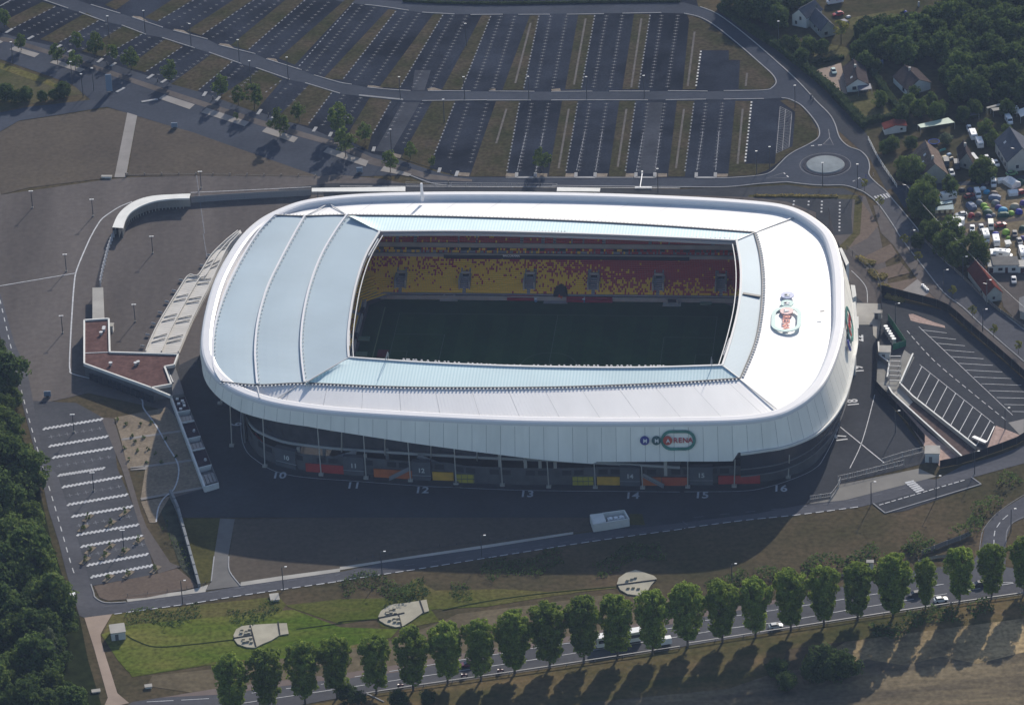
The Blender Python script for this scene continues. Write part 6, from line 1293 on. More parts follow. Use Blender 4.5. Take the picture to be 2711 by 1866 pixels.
for i in range(6):
    q = g('F', 1375+i*11, 665+i*17, 0); m = MB(); m.cyl((q.x, q.y, 0), (q.x, q.y, 2.2), .75, .75, 10); absbuild(m, 'chiller', METAL, ch)
cg = thing('steel_stair_cage', 'galvanised open stair frame standing in the ramp pit of the service yard', 'stairs', tuple(g('F', 1430, 900)))
for k in range(6):
    a = g('F', 1400, 830+k*33, 2.6); c = g('F', 1478, 832+k*33, 2.6); m = MB(); m.beam(a, c, .18); m.beam((a.x, a.y, 0), a, .14); m.beam((c.x, c.y, 0), c, .14); absbuild(m, 'frame', METAL, cg)
m = MB(); m.poly(gl('F 1405,850 1475,852 1470,990 1385,1000'), .12); absbuild(m, 'pit_floor', BLACK, cg)
cy = thing('steel_trolley', 'galvanised pipe trolley parked near the gravel corner of the service yard', 'trolley', tuple(g('F', 2010, 1400)), .0)
m = MB(); m.beam(g('F', 1970, 1380, .9), g('F', 2060, 1420, .9), 1.3, .5); absbuild(m, 'bed', METAL, cy); m = MB(); m.beam(g('F', 2065, 1415, .5), g('F', 2115, 1310, .5), .25, .25); absbuild(m, 'arm', METAL, cy)
for x, y in ((1980, 1395), (2050, 1425)): q = g('F', x, y, .4); m = MB(); m.cyl((q.x-.2, q.y, .4), (q.x+.2, q.y, .4), .4, .4, 8); absbuild(m, 'wheel', BLACK, cy)
for i in range(4):
    q = g('F', 1627+i*11, 355+i*11); m = MB(); m.box((q.x, q.y, .35), (.9, .9, .7)); m.box((q.x, q.y, .75), (.5, .5, .15)); tag(m.build('concrete_block', MW), '%s of four white concrete blocks at the end of the pale ramp' % ORD[i], 'block', 'white blocks at the ramp')
# bollards by the bus bay and verge fence of the boulevard
fence('H 180,1545 600,1480 1200,1395 2317,1226', .9, 'long steel guard rail along the lower edge of the boulevard, left half', step=8, rails=1, top_w=.35, col=mat('rail_grey', (.20, .20, .21), .6), post_w=.2)
fence('I 20,1206 900,1070 1700,948 2317,860', .9, 'long steel guard rail along the lower edge of the boulevard, right half', step=8, rails=1, top_w=.35, col=mat('rail_grey', (0, 0, 0)), post_w=.2)
fence('I 1620,590 1850,500 1930,480 1955,455', 1.8, 'grey noise wall at the start of the slip road', fill=mat('noise_wall', (.17, .17, .18)), step=4)
fence('I 800,795 1000,750 1150,720', 1.0, 'pale concrete barrier between bramble bank and boulevard trees', fill=CONC, step=6)
fence('I 1600,640 1720,610 1850,600', 1.0, 'pale kerb barrier at the slip road nose', fill=CONC, step=6)
fence('C 1255,955 1330,1100 1410,1220 1450,1280', 1.5, 'white picket fence descending beside the garden trees at the roundabout', col=MW, step=2.2, bar=.5, rails=2)
fence('F 1560,-30 1760,170 1900,300 2100,490 2317,640', 1.2, 'pale garden wall running down beside the camping field', fill=mat('garden_wall', (.18, .165, .15), .9, .1, .3), step=6, rails=1)
fence('H 0,642 500,560 1000,495 1590,425', 1.1, 'wire fence at the top of the pale pavement south of the stadium', step=5, rails=1, col=DMETAL)
fence('G 870,870 1250,825 1400,785', 1.1, 'wire fence along the pavement by the bare soil corner', step=5, rails=1, col=DMETAL)
# street furniture
for t, x, y, lab in (('A', 748, 635, 'tall pale blue advertising totem by the side road junction'), ('A', 1190, 875, 'small pale sign board standing below the avenue'), ('D', 325, 1110, 'small pale information board near the car park corner'), ('B', 135, 1180, 'small pale sign board at the avenue end')):
    q = g(t, x, y); tl = 'tall' in lab; o = thing('sign_board', lab, 'sign', (q.x, q.y, 0)); m = MB(); h = 7.5 if tl else 2.2; m.box((0, 0, h*.55), (2.2, .3, h*.9)); m.build('panel', mat('totem_blue', (.16, .22, .30), .4), o); m = MB(); m.box((0, 0, .3), (1.0, .6, .6)); m.build('foot', DMETAL, o)
for i, (t, x, y) in enumerate((('A', 858, 1205), ('A', 450, 355), ('A', 730, 445), ('A', 1075, 560), ('A', 1452, 680), ('A', 1830, 798), ('B', 308, 1058), ('B', 757, 1190), ('B', 740, 1260), ('C', 868, 668), ('C', 880, 690))):
    q = g(t, x, y); m = MB(); m.cyl((q.x, q.y, 0), (q.x, q.y, 1.2), .22, .16, 6); m.cyl((q.x, q.y, 1.2), (q.x, q.y, 1.5), .26, .2, 6); tag(m.build('bollard', DMETAL), '%s small dark bollard from the left near the car park entrances' % ORD[i], 'bollard', 'dark bollards')
# ================================================================ VEHICLES
def paint(name, c): return mat('paint_'+name, c, .35)
PC = {'white': paint('white', (.72, .73, .75)), 'silver': paint('silver', (.42, .44, .47)), 'dark': paint('dark', (.03, .032, .045)), 'black': paint('black', (.018, .018, .022)), 'red': paint('red', (.30, .02, .03)), 'blue': paint('blue', (.03, .05, .16)),
      'green': paint('green', (.20, .34, .16)), 'grey': paint('grey', (.16, .17, .19)), 'cream': paint('cream', (.66, .64, .55)), 'maroon': paint('maroon', (.12, .02, .05)), 'teal': paint('teal', (.25, .38, .38))}
def loft(m, secs):
    """secs: list of (x, halfwidth, zlo, zhi) -> closed body"""
    vs = []
    for x, hw, zl, zh in secs: vs += [(x, -hw, zl), (x, hw, zl), (x, hw*.94, zh), (x, -hw*.94, zh)]
    fs = []
    for i in range(len(secs)-1):
        a = 4*i; b_ = a+4
        for k in range(4): fs.append((a+k, a+(k+1) % 4, b_+(k+1) % 4, b_+k))
    fs += [(3, 2, 1, 0), tuple(4*(len(secs)-1)+k for k in range(4))]
    return m.add(vs, fs)
def car_parts(kind):
    out = {}
    m = MB()
    if kind == 'car':
        loft(m, [(-2.1, .78, .35, .85), (-1.95, .86, .28, 1.0), (-.9, .88, .25, 1.02), (.7, .88, .25, .98), (1.6, .86, .25, .88), (2.05, .78, .3, .72)]); out['body'] = m.mesh('body', PC['white'])
        m = MB(); loft(m, [(-1.75, .72, .98, 1.05), (-1.25, .70, .98, 1.42), (.1, .70, .98, 1.45), (.95, .74, .95, 1.02)]); out['windows'] = m.mesh('windows', GLASS)
        m = MB(); m.box((-.6, 0, 1.46), (1.5, 1.24, .05)); out['roof'] = m.mesh('roof', PC['white']); wx = (-1.3, 1.3)
    elif kind == 'van':
        loft(m, [(-2.6, .92, .4, 2.1), (-2.5, .95, .35, 2.25), (1.1, .95, .35, 2.25), (1.8, .93, .35, 1.35), (2.5, .85, .35, 1.05)]); out['body'] = m.mesh('body', PC['white'])
        m = MB(); loft(m, [(1.12, .82, 1.5, 2.2), (1.83, .86, 1.3, 1.38)]); m.box((.6, .965, 1.65), (.8, .03, .55)); m.box((.6, -.965, 1.65), (.8, .03, .55)); out['windows'] = m.mesh('windows', GLASS); wx = (-1.6, 1.6)
    elif kind == 'caravan':
        loft(m, [(-2.7, 1.0, .6, 2.0), (-2.5, 1.12, .45, 2.5), (2.3, 1.12, .45, 2.55), (2.7, 1.0, .6, 1.9)]); out['body'] = m.mesh('body', PC['white'])
        m = MB(); m.box((2.56, 0, 1.85), (.25, 1.5, .5)); m.box((0, 1.11, 1.65), (1.4, .05, .5)); m.box((-1.6, 1.11, 1.65), (.8, .05, .5)); m.box((0, -1.11, 1.65), (1.4, .05, .5)); out['windows'] = m.mesh('windows', GLASS)
        m = MB(); m.box((.5, 0, 2.56), (.7, .6, .12)); out['roof_hatch'] = m.mesh('roof_hatch', PC['silver']); m = MB(); m.beam((2.6, 0, .55), (3.7, 0, .5), .15); out['tow_bar'] = m.mesh('tow_bar', DMETAL); wx = (-.2,)
    elif kind == 'camper':
        loft(m, [(-3.3, 1.1, .5, 2.6), (-3.2, 1.15, .4, 2.85), (1.4, 1.15, .4, 2.95), (2.1, 1.1, 1.9, 2.75)]); loft(m, [(1.4, .98, .4, 1.95), (2.2, .96, .4, 1.5), (3.0, .88, .4, 1.15)]); out['body'] = m.mesh('body', PC['white'])
        m = MB(); loft(m, [(1.6, .9, 1.5, 1.9), (2.25, .9, 1.45, 1.52)]); m.box((-.8, -1.16, 1.8), (1.2, .04, .5)); m.box((-.8, 1.16, 1.8), (1.2, .04, .5)); out['windows'] = m.mesh('windows', GLASS)
        m = MB(); m.box((-1, 0, 3.0), (.8, .6, .15)); m.box((.6, .3, 3.0), (.5, .5, .15)); out['roof_hatch'] = m.mesh('roof_hatch', PC['silver']); wx = (-2.0, 2.0)
    elif kind == 'bus':
        loft(m, [(-6, 1.2, .5, 3.0), (-5.9, 1.25, .4, 3.15), (5.8, 1.25, .4, 3.15), (6.0, 1.2, .5, 2.9)]); out['body'] = m.mesh('body', PC['white'])
        m = MB(); m.box((0, -1.26, 2.0), (11, .05, .9)); m.box((0, 1.26, 2.0), (11, .05, .9)); m.box((6.0, 0, 1.9), (.08, 2.2, 1.3)); out['windows'] = m.mesh('windows', GLASS)
        m = MB(); m.box((-2, 0, 3.25), (2.4, 1.6, .25)); m.box((3, 0, 3.2), (.9, .9, .15)); out['roof_unit'] = m.mesh('roof_unit', PC['silver']); wx = (-3.8, 4.0)
    w_ = MB(); w_.cyl((0, -.1, 0), (0, .1, 0), .34, .34, 10); out['_wheel'] = (w_.mesh('wheel', BLACK), wx)
    return out
VP = {k: car_parts(k) for k in ('car', 'van', 'caravan', 'camper', 'bus')}
for k in VP:
    for nm in VP[k]:
        if nm != '_wheel': pass
def vehicle(kind, t, x, y, hx, hy, col, name, label, cat, group=None, s=1.0, wheels=True):
    """(x, y) centre on the ground, (hx, hy) direction in the picture"""
    q = g(t, x, y); d = g(t, x+hx, y+hy)-q; rz = math.atan2(d.y, d.x)
    o = thing(name, label, cat, (q.x, q.y, 0.1), rz, group); o.scale = (s, s, s)
    for nm, me in VP[kind].items():
        if nm == '_wheel':
            if wheels:
                wm, xs_ = me
                for wx in xs_:
                    for sy in (-.82, .82): w_ = new_obj('wheel', wm, o); w_.location = (wx, sy, .34)
            continue
        c = new_obj(nm, me, o)
        if nm in ('body', 'roof') and col != 'white': c.material_slots[0].link = 'OBJECT'; c.material_slots[0].material = PC[col]
    return o
vehicle('car', 'I', 625, 1085, 10, -1.5, 'silver', 'car', 'silver car on the near lane of the boulevard between two trees right of centre', 'car')
vehicle('car', 'I', 1750, 905, 10, -1.5, 'white', 'car', 'white car on the near lane of the boulevard just right of the slim tree', 'car')
vehicle('car', 'I', 1570, 868, -10, 1.6, 'dark', 'car', 'dark blue car half hidden by the slim boulevard tree', 'car')
vehicle('car', 'I', 2005, 800, -10, 1.6, 'dark', 'car', 'dark car on the far lane at the right of the boulevard', 'car')
vehicle('van', 'H', 2200, 1198, -10, 1.5, 'white', 'van', 'white van on the near lane of the boulevard, mostly behind a tree', 'van')
vehicle('car', 'H', 868, 1345, -10, 1.5, 'maroon', 'car', 'dark maroon car on the boulevard between two trees left of centre', 'car')
vehicle('bus', 'H', 1900, 1190, -10, 1.7, 'white', 'bus', 'white coach behind the middle of the boulevard trees', 'bus', s=1.15)
vehicle('van', 'G', 500, 905, 1, 10, 'white', 'van', 'white van parked at the edge of the west road by the wood', 'van', s=.9)
def moto(t, x, y, lab):
    q = g(t, x, y); d = g(t, x-10, y+1.5)-q; o = thing('motorcycle', lab, 'motorcycle', (q.x, q.y, .1), math.atan2(d.y, d.x))
    for wx in (-.75, .75): m = MB(); m.cyl((wx, -.07, .33), (wx, .07, .33), .33, n=10); m.build('wheel', BLACK, o)
    m = MB(); loft(m, [(-.8, .12, .6, .85), (-.2, .2, .35, .95), (.4, .2, .4, 1.0), (.8, .15, .6, 1.15)]); m.build('body', PC['maroon'], o); m = MB(); m.beam((.5, -.4, 1.15), (.5, .4, 1.15), .06); m.build('handlebar', DMETAL, o)
    p = thing('person', 'dark-clad rider sitting on the %s' % lab.replace('dark motorcycle on the boulevard', 'motorcycle'), 'person', (q.x, q.y, .1), math.atan2(d.y, d.x), 'motorcycle riders')
    # one continuous skinned body
    J = [(-.25, 0, .95), (-.15, 0, 1.2), (-.02, 0, 1.45), (.05, 0, 1.58), (.1, 0, 1.72), (-.02, .22, 1.42), (.2, .3, 1.2), (.45, .3, 1.15), (-.02, -.22, 1.42), (.2, -.3, 1.2), (.45, -.3, 1.15), (-.2, .16, .9), (.15, .24, .85), (.0, .24, .45), (.1, .24, .38), (-.2, -.16, .9), (.15, -.24, .85), (.0, -.24, .45), (.1, -.24, .38)]
    E_ = [(0, 1), (1, 2), (2, 3), (3, 4), (2, 5), (5, 6), (6, 7), (2, 8), (8, 9), (9, 10), (0, 11), (11, 12), (12, 13), (13, 14), (0, 15), (15, 16), (16, 17), (17, 18)]
    R_ = [.16, .15, .17, .07, .13, .08, .06, .045, .08, .06, .045, .1, .09, .06, .06, .1, .09, .06, .06]
    me = skin_mesh('body', J, E_, R_); me.materials.append(PC['black']); new_obj('body', me, p)
def skin_mesh(name, J, E_, R_):
    me = bpy.data.meshes.new(name); me.from_pydata(J, E_, []); o = bpy.data.objects.new('tmp', me); COL.objects.link(o); md_ = o.modifiers.new('s', 'SKIN')
    for i, r in enumerate(R_): me.skin_vertices[0].data[i].radius = (r, r)
    me.skin_vertices[0].data[0].use_root = True; ms = o.modifiers.new('u', 'SUBSURF'); ms.levels = 1; ms.render_levels = 1
    dg = bpy.context.evaluated_depsgraph_get(); out = bpy.data.meshes.new_from_object(o.evaluated_get(dg)); bpy.data.objects.remove(o); return out
moto('H', 848, 1420, 'dark motorcycle on the boulevard right of the maroon car')
moto('H', 415, 1490, 'dark motorcycle on the boulevard, leftmost of three riders')
moto('H', 1095, 1388, 'dark motorcycle on the boulevard, rightmost of three riders')
def person(t, x, y, lab, c=(.05, .05, .07), rz=0.0, stride=.25):
    q = g(t, x, y); p = thing('person', lab, 'person', (q.x, q.y, .1), rz)
    J = [(0, 0, .95), (0, 0, 1.2), (0, 0, 1.42), (0, 0, 1.54), (0, 0, 1.68), (0, .2, 1.4), (.02, .26, 1.12), (.1, .26, .88), (0, -.2, 1.4), (-.02, -.26, 1.12), (-.1, -.26, .88), (0, .1, .9), (stride*.4, .1, .5), (stride, .1, .06), (stride+.14, .1, .04), (0, -.1, .9), (-stride*.3, -.1, .5), (-stride, -.1, .06), (-stride+.14, -.1, .04)]
    E_ = [(0, 1), (1, 2), (2, 3), (3, 4), (2, 5), (5, 6), (6, 7), (2, 8), (8, 9), (9, 10), (0, 11), (11, 12), (12, 13), (13, 14), (0, 15), (15, 16), (16, 17), (17, 18)]
    R_ = [.15, .14, .16, .06, .11, .07, .05, .04, .07, .05, .04, .09, .07, .05, .05, .09, .07, .05, .05]
    me = skin_mesh('body', J, E_, R_); me.materials.append(mat('cloth_%d' % int(c[0]*999+c[2]*77), c)); new_obj('body', me, p)
    m = MB(); m.cyl((0, 0, 1.6), (0, 0, 1.8), .11, .08, 8); m.build('hair', BARK, p)
person('C', 862, 680, 'person in dark clothes walking on the ring road above the roundabout'); person('C', 876, 684, 'person in pale top walking on the ring road beside another', (.4, .4, .42))
person('K', 1040, 1085, 'person in dark clothes standing on the bare grass between tents'); person('C', 1290, 1205, 'person in pale top beside the roundabout verge', (.5, .42, .4)); person('C', 1240, 1215, 'person in blue on the roundabout crossing', (.05, .07, .3))
# camp site vehicles:   kind, tile, x, y, dir, colour, description
CV = [('camper', 'C', 1025, 25, -10, 2, 'white', 'white camper van parked on the garden lawn at the top edge'), ('car', 'C', 1050, 108, -10, 2, 'red', 'red car parked beside the garden of the grey-roofed house'), ('car', 'C', 1020, 498, 4, 10, 'teal', 'pale teal car on the driveway of the white gabled house'),
      ('caravan', 'L', 1280, 820, 4, 10, 'white', 'middle white caravan of the diagonal row of three in the garden'), ('caravan', 'L', 1410, 985, 4, 10, 'white', 'lowest white caravan of the diagonal row of three in the garden'), ('car', 'L', 1200, 660, 4, 10, 'white', 'white car at the head of the diagonal caravan row'),
      ('caravan', 'L', 2060, 330, 10, -1, 'white', 'white caravan near the right edge above the open-roofed one'), ('van', 'L', 2010, 500, 6, 10, 'white', 'white van with flat bonnet at the right edge of the gardens'),
      ('van', 'K', 730, 300, 2, 10, 'dark', 'dark van with pale roof beside the big gabled house'), ('van', 'K', 940, 345, 2, 10, 'dark', 'small dark van with white roof right of the first dark van'), ('car', 'K', 840, 480, 4, 10, 'silver', 'silver estate car in the gap before the camp street'),
      ('car', 'K', 1560, 190, 5, 10, 'silver', 'silver car at the top of the lane by the grey-roofed house'), ('van', 'K', 1660, 350, 5, 10, 'white', 'long white van on the lane by the round hedge'), ('car', 'K', 1750, 290, 5, 8, 'white', 'white car half hidden right of the long white van'),
      ('car', 'K', 2070, 490, 10, -2, 'green', 'light green car parked on the camp street'), ('van', 'K', 1695, 700, 1, 10, 'white', 'white van facing the camera at the top of the camp field'), ('van', 'K', 1370, 930, 4, 10, 'white', 'white van standing among the tents near the blue tent'),
      ('camper', 'K', 740, 1000, -10, 2, 'white', 'white camper beside the awning at the left of the camp field'), ('camper', 'K', 900, 1520, -10, -1, 'white', 'long white camper at the lower left of the camp field'), ('car', 'K', 1030, 1335, -10, 1, 'silver', 'silver car parked below the yellow-striped awning'),
      ('car', 'M', 1260, 80, 0, 10, 'white', 'white car facing the camera on the camp track'), ('van', 'M', 1640, 30, 1, 10, 'cream', 'cream van near the red car on the camp field'), ('car', 'K', 1840, 1545, 10, -2, 'red', 'bright red car on the camp track'), ('car', 'M', 1450, 60, 3, 10, 'silver', 'silver car wedged above the big white camper'),
      ('camper', 'M', 1540, 280, 3, 10, 'white', 'large white camper facing the camera left of the box trailer'), ('camper', 'M', 930, 90, 8, 4, 'white', 'white camper partly hidden by trees at the camp corner'), ('caravan', 'M', 1750, 360, 2, 10, 'white', 'square white box trailer right of the large camper'),
      ('camper', 'M', 1900, 640, 10, 1, 'white', 'white camper with side room above the low flat-roofed house'), ('van', 'M', 1685, 650, 2, 10, 'white', 'small white van left of the camper above the flat-roofed house'), ('car', 'M', 2130, 190, 1, 10, 'dark', 'dark car among tents on the right of the camp'),
      ('car', 'M', 2230, 340, 4, 10, 'grey', 'grey car at the right edge of the camp, upper'), ('car', 'M', 2260, 490, 3, 10, 'silver', 'silver car at the right edge of the camp, lower'), ('camper', 'M', 2300, 640, 3, 10, 'white', 'white camper cut by the right edge of the camp'), ('car', 'M', 2110, 1130, 1, 10, 'silver', 'silver blue car standing in the shaded yard'),
      ('car', 'K', 1210, 950, 10, -3, 'red', 'dark red car squeezed between tents and the white van'), ('car', 'K', 2290, 870, 10, -2, 'red', 'red car at the right edge below the marquee'), ('car', 'L', 2260, 900, 10, 2, 'silver', 'silver car right of the grey-roofed house'), ('car', 'L', 2300, 990, 10, 2, 'cream', 'cream car right of the grey-roofed house, lower')]
for k, t, x, y, hx, hy, c, lab in CV: vehicle(k, t, x, y, hx, hy, c, {'car': 'car', 'van': 'van', 'caravan': 'caravan', 'camper': 'camper_van'}[k], lab, {'camper': 'camper van'}.get(k, k), 'vehicles of the camping field')
# ================================================================ TENTS
TC = {'navy': (.03, .05, .14), 'grey blue': (.12, .16, .25), 'cyan': (.06, .30, .50), 'lime': (.26, .42, .05), 'dark green': (.02, .07, .05), 'red': (.30, .03, .04), 'brown': (.14, .10, .08), 'violet': (.08, .05, .22), 'grey': (.22, .22, .23), 'dark': (.03, .035, .05), 'sand': (.38, .33, .24), 'orange': (.55, .20, .14), 'white': (.68, .68, .70), 'royal blue': (.02, .03, .30)}
def tent(t, x, y, col, L, W_, H_, ang, label, kind='dome'):
    q = g(t, x, y); o = thing('tent', label, 'tent', (q.x, q.y, .05), ang, 'tents on the camping field'); o.scale = (.84, .84, .84); mm = mat('tent_'+col.replace(' ', '_'), TC[col], .7, .15, 1.2); m = MB(); n, k = 12, 6
    if kind == 'dome':
        rows = [[(math.cos(2*math.pi*i/n)*L/2*math.cos(math.pi/2*j/k)**.8, math.sin(2*math.pi*i/n)*W_/2*math.cos(math.pi/2*j/k)**.8, H_*math.sin(math.pi/2*j/k)) for i in range(n+1)] for j in range(k)]
        for a, c in zip(rows, rows[1:]): m.strip(a, c)
        m.add(rows[-1][:n]+[(0, 0, H_)], [(i, (i+1) % n, n) for i in range(n)])
    elif kind == 'tunnel':
        pr = [(-W_/2, 0), (-W_/2*.9, H_*.55), (-W_/4, H_*.95), (W_/4, H_*.95), (W_/2*.9, H_*.55), (W_/2, 0)]
        xs_ = [(-L/2, .55), (-L/4, .95), (L/4, 1.0), (L/2, .7)]; rows = [[(xx, a*s_, b_*s_) for a, b_ in pr] for xx, s_ in xs_]
        for a, c in zip(rows, rows[1:]): m.strip(a, c)
        m.add(rows[0], [tuple(range(6))]); m.add(rows[-1], [tuple(range(6))[::-1]])
    else:
        hw = W_/2; e = H_*.6; m.add([(-L/2, -hw, 0), (L/2, -hw, 0), (L/2, hw, 0), (-L/2, hw, 0), (-L/2, -hw, e), (L/2, -hw, e), (L/2, hw, e), (-L/2, hw, e), (-L/2, 0, H_), (L/2, 0, H_)], [(0, 1, 5, 4), (2, 3, 7, 6), (4, 5, 9, 8), (6, 7, 8, 9), (1, 2, 6, 9, 5), (3, 0, 4, 8, 7)])
    m.build('canopy', mm, o, smooth=(kind == 'dome'))
    m = MB(); m.box((L*.46, 0, H_*.28), (.08, W_*.35, H_*.5)); m.build('door', mat('tent_door', (.03, .03, .04)), o)
TN = [('K', 1235, 1150, 'grey blue', 5.5, 4, 2.0, -1.2, 'tunnel', 'large grey-blue tunnel tent left of the lime tents'), ('K', 1215, 820, 'navy', 3, 2.6, 1.6, 0, 'dome', 'navy dome tent left of the white van'), ('K', 1560, 860, 'cyan', 3, 2.6, 1.5, 0, 'dome', 'bright cyan tent right of the white van'),
      ('K', 1480, 790, 'white', 3, 2, 1.4, 0, 'dome', 'pale small tent above the cyan tent'), ('K', 1700, 900, 'brown', 4, 3.2, 1.8, -.3, 'dome', 'brown dome tent right of the cyan tent'), ('K', 1720, 980, 'grey blue', 5, 3.5, 1.9, -.3, 'tunnel', 'grey-blue tunnel tent under the brown dome'),
      ('K', 1410, 1075, 'grey', 3.5, 2.8, 1.7, -.8, 'dome', 'grey dome tent above the lime pair'), ('K', 1500, 1130, 'lime', 3, 2.6, 1.4, -.3, 'dome', 'lime tent, upper of the touching pair'), ('K', 1545, 1200, 'lime', 3.2, 2.6, 1.4, -.2, 'dome', 'lime tent, lower of the touching pair'),
      ('K', 1580, 1290, 'dark green', 4.4, 4, 2.0, -.6, 'dome', 'dark green dome tent below the lime pair'), ('K', 1600, 1370, 'navy', 3.2, 2.8, 1.5, -.6, 'dome', 'small navy tent in front of the dark green dome'), ('K', 1690, 1330, 'grey', 2.2, 2, 1.2, 0, 'dome', 'little grey tent right of the dark green dome'),
      ('K', 1240, 1350, 'red', 2.8, 2.8, 1.9, -1.2, 'dome', 'red dome tent right of the silver car'), ('K', 1385, 1340, 'brown', 3.2, 3, 1.9, -1.2, 'dome', 'brown dome tent right of the red dome'), ('K', 1740, 1080, 'grey', 3.6, 2.8, 1.6, -.3, 'dome', 'pale grey tent above the cyan and blue cluster'),
      ('K', 1800, 1170, 'violet', 3.2, 2.4, 1.4, -.3, 'dome', 'violet-blue tent in the cluster right of centre'), ('K', 1890, 1240, 'cyan', 4.2, 3.4, 1.9, -.2, 'dome', 'large cyan dome tent in the cluster'), ('K', 1890, 1330, 'dark green', 4.6, 3.0, 1.7, 0, 'tunnel', 'green and pale tunnel tent in front of the cyan dome'),
      ('K', 2060, 1290, 'lime', 2.8, 2.8, 1.4, 0, 'dome', 'pale green dome tent right of the cyan dome'), ('K', 2215, 1270, 'royal blue', 3.2, 3.2, 1.9, 0, 'dome', 'royal blue dome tent near the right edge'), ('K', 2130, 1150, 'sand', 4.2, 3, 1.7, 0, 'dome', 'sand-coloured tent above the royal blue dome'),
      ('K', 2070, 700, 'white', 6.2, 4.6, 3.0, -1.05, 'ridge', 'big white ridged marquee at the top of the camp field'), ('K', 1860, 640, 'white', 3.5, 2.2, 2.2, .1, 'ridge', 'white side canopy left of the marquee'), ('K', 2090, 890, 'white', 3.8, 3.2, 2.3, .1, 'ridge', 'white square gazebo below the marquee'),
      ('K', 2240, 660, 'dark green', 4, 3.4, 2.0, -.4, 'dome', 'dark grey-green tent right of the marquee'), ('K', 1575, 690, 'brown', 2.2, 3, 1.7, -1.2, 'dome', 'slim brown tent left of the front-facing van'), ('K', 1490, 720, 'dark', 2.4, 2, 1.3, 0, 'dome', 'tiny dark tent at the top of the camp field'), ('K', 1270, 1000, 'dark', 2.6, 2.2, 1.4, 0, 'dome', 'dark tent under the red car'),
      ('K', 1040, 830, 'dark', 3.2, 2.6, 1.6, .4, 'dome', 'dark tent at the top left of the camp field'), ('M', 1950, 140, 'lime', 3.4, 3.2, 1.9, 0, 'dome', 'lime striped dome tent on the lower camp field'), ('M', 1740, 170, 'royal blue', 3.2, 2.6, 1.3, 0, 'dome', 'royal blue tent beside the large camper'), ('M', 1995, 250, 'lime', 2.0, 1.6, 1.1, 0, 'dome', 'tiny lime tent above the glass-topped trailer'),
      ('M', 2290, 260, 'violet', 2.6, 2.6, 1.5, 0, 'dome', 'violet tent at the right edge of the camp'), ('M', 2290, 60, 'dark green', 3.2, 3, 1.7, 0, 'dome', 'dark tent at the far right of the camp'), ('N', 2195, 280, 'royal blue', 2.6, 2.4, 1.4, 0, 'dome', 'blue tent on the lawn beside the conifer screen'), ('N', 2090, 440, 'orange', 3.4, 3, 2.0, 0, 'dome', 'salmon tent on the lawn beside the conifer screen'),
      ('N', 1680, 1300, 'grey blue', 3.2, 2.6, 1.6, 0, 'ridge', 'pale blue-grey garden shed right of the driveway house'), ('C', 1830, 80, 'white', 3, 2.6, 1.6, .3, 'ridge', 'pale tent at the edge of the wood, top right'), ('C', 1960, 300, 'grey blue', 3.2, 3, 1.8, .3, 'ridge', 'pale shed roof in the dark wood'), ('K', 2300, 1090, 'violet', 3, 2.8, 1.8, -.3, 'dome', 'violet-brown dome tent cut by the right edge')]
for t, x, y, col, L, W_, H_, a, kd, lab in TN: tent(t, x, y, col, L, W_, H_, a, lab, kd)
def awning(t, spec, h, mm, name, label, cat, posts=True):
    p = gl(spec, h); c = sum(p, Vector())/len(p); o = thing(name, label, cat, (c.x, c.y, 0)); m = MB(); m.prism([(q.x, q.y) for q in p], h-.12, h); absbuild(m, 'roof', mm, o)
    m = MB()
    for q in p: m.box((q.x, q.y, h/2-.06), (.1, .1, h-.12))
    absbuild(m, 'post', METAL, o) if posts else None
    return o
AWB = mat('awning_blue', (.12, .20, .24), .7, .1, .5)
awning('K', 'K 530,1050 850,1005 860,1060 540,1100', 2.3, mat('awning_pale', (.26, .36, .38), .7), 'awning', 'pale blue awning behind the striped one in the camp', 'awning')
a_w = awning('K', 'K 510,1140 870,1090 880,1190 500,1210', 2.3, AWB, 'awning', 'dark blue awning with cream and yellow side panels in the camp', 'awning')
for i in range(4):
    q = g('K', 510+i*112, 1280-i*6); m = MB(); m.box((q.x+.4, q.y, 1.05), (1.0, .08, 2.1), .1); absbuild(m, 'side_panel', mat('cream_panel', (.60, .55, .38), .7), a_w)
awning('K', 'K 1225,40 1290,25 1390,150 1325,165', 2.2, mat('tin_roof', (.24, .27, .32), .5), 'shelter', 'long grey tin shelter beside the dark gabled cottage', 'shelter')
awning('C', 'C 1592,850 1800,802 1845,835 1612,872', 2.8, mat('green_roof', (.27, .36, .29), .6, .12, .4), 'shelter', 'long pale green corrugated shed roof above the round trampoline', 'shelter')
awning('L', 'L 1545,185 1840,105 1860,140 1570,215', 2.4, CONC, 'shelter', 'pale flat roof strip in the upper gardens, upper one', 'shelter')
awning('L', 'L 1640,205 1850,185 1855,240 1690,262', 2.4, CONC, 'shelter', 'pale flat roof strip in the upper gardens, lower one', 'shelter')
awning('L', 'L 2175,250 2330,190 2400,330 2250,385', 2.6, WALLW, 'shelter', 'white canopy at the right edge of the gardens', 'shelter')
awning('L', 'L 1020,340 1390,280 1400,330 1030,390', 2.2, CONC_D, 'shelter', 'dark flat roof between the green shed and caravans', 'shelter')
awning('M', 'M 1915,280 2030,265 2070,345 1950,365', 1.4, WALLW, 'trailer', 'small white glass-topped trailer on the lower camp field', 'trailer')
q = g('L', 475, 930); o = thing('trampoline', 'round blue-rimmed trampoline in the garden beside the pale bushy tree', 'trampoline', (q.x, q.y, 0)); m = MB()
for i in range(20):
    a0, a1 = 2*math.pi*i/20, 2*math.pi*(i+1)/20; m.beam((math.cos(a0)*1.9, math.sin(a0)*1.9, .8), (math.cos(a1)*1.9, math.sin(a1)*1.9, .8), .25, .1)
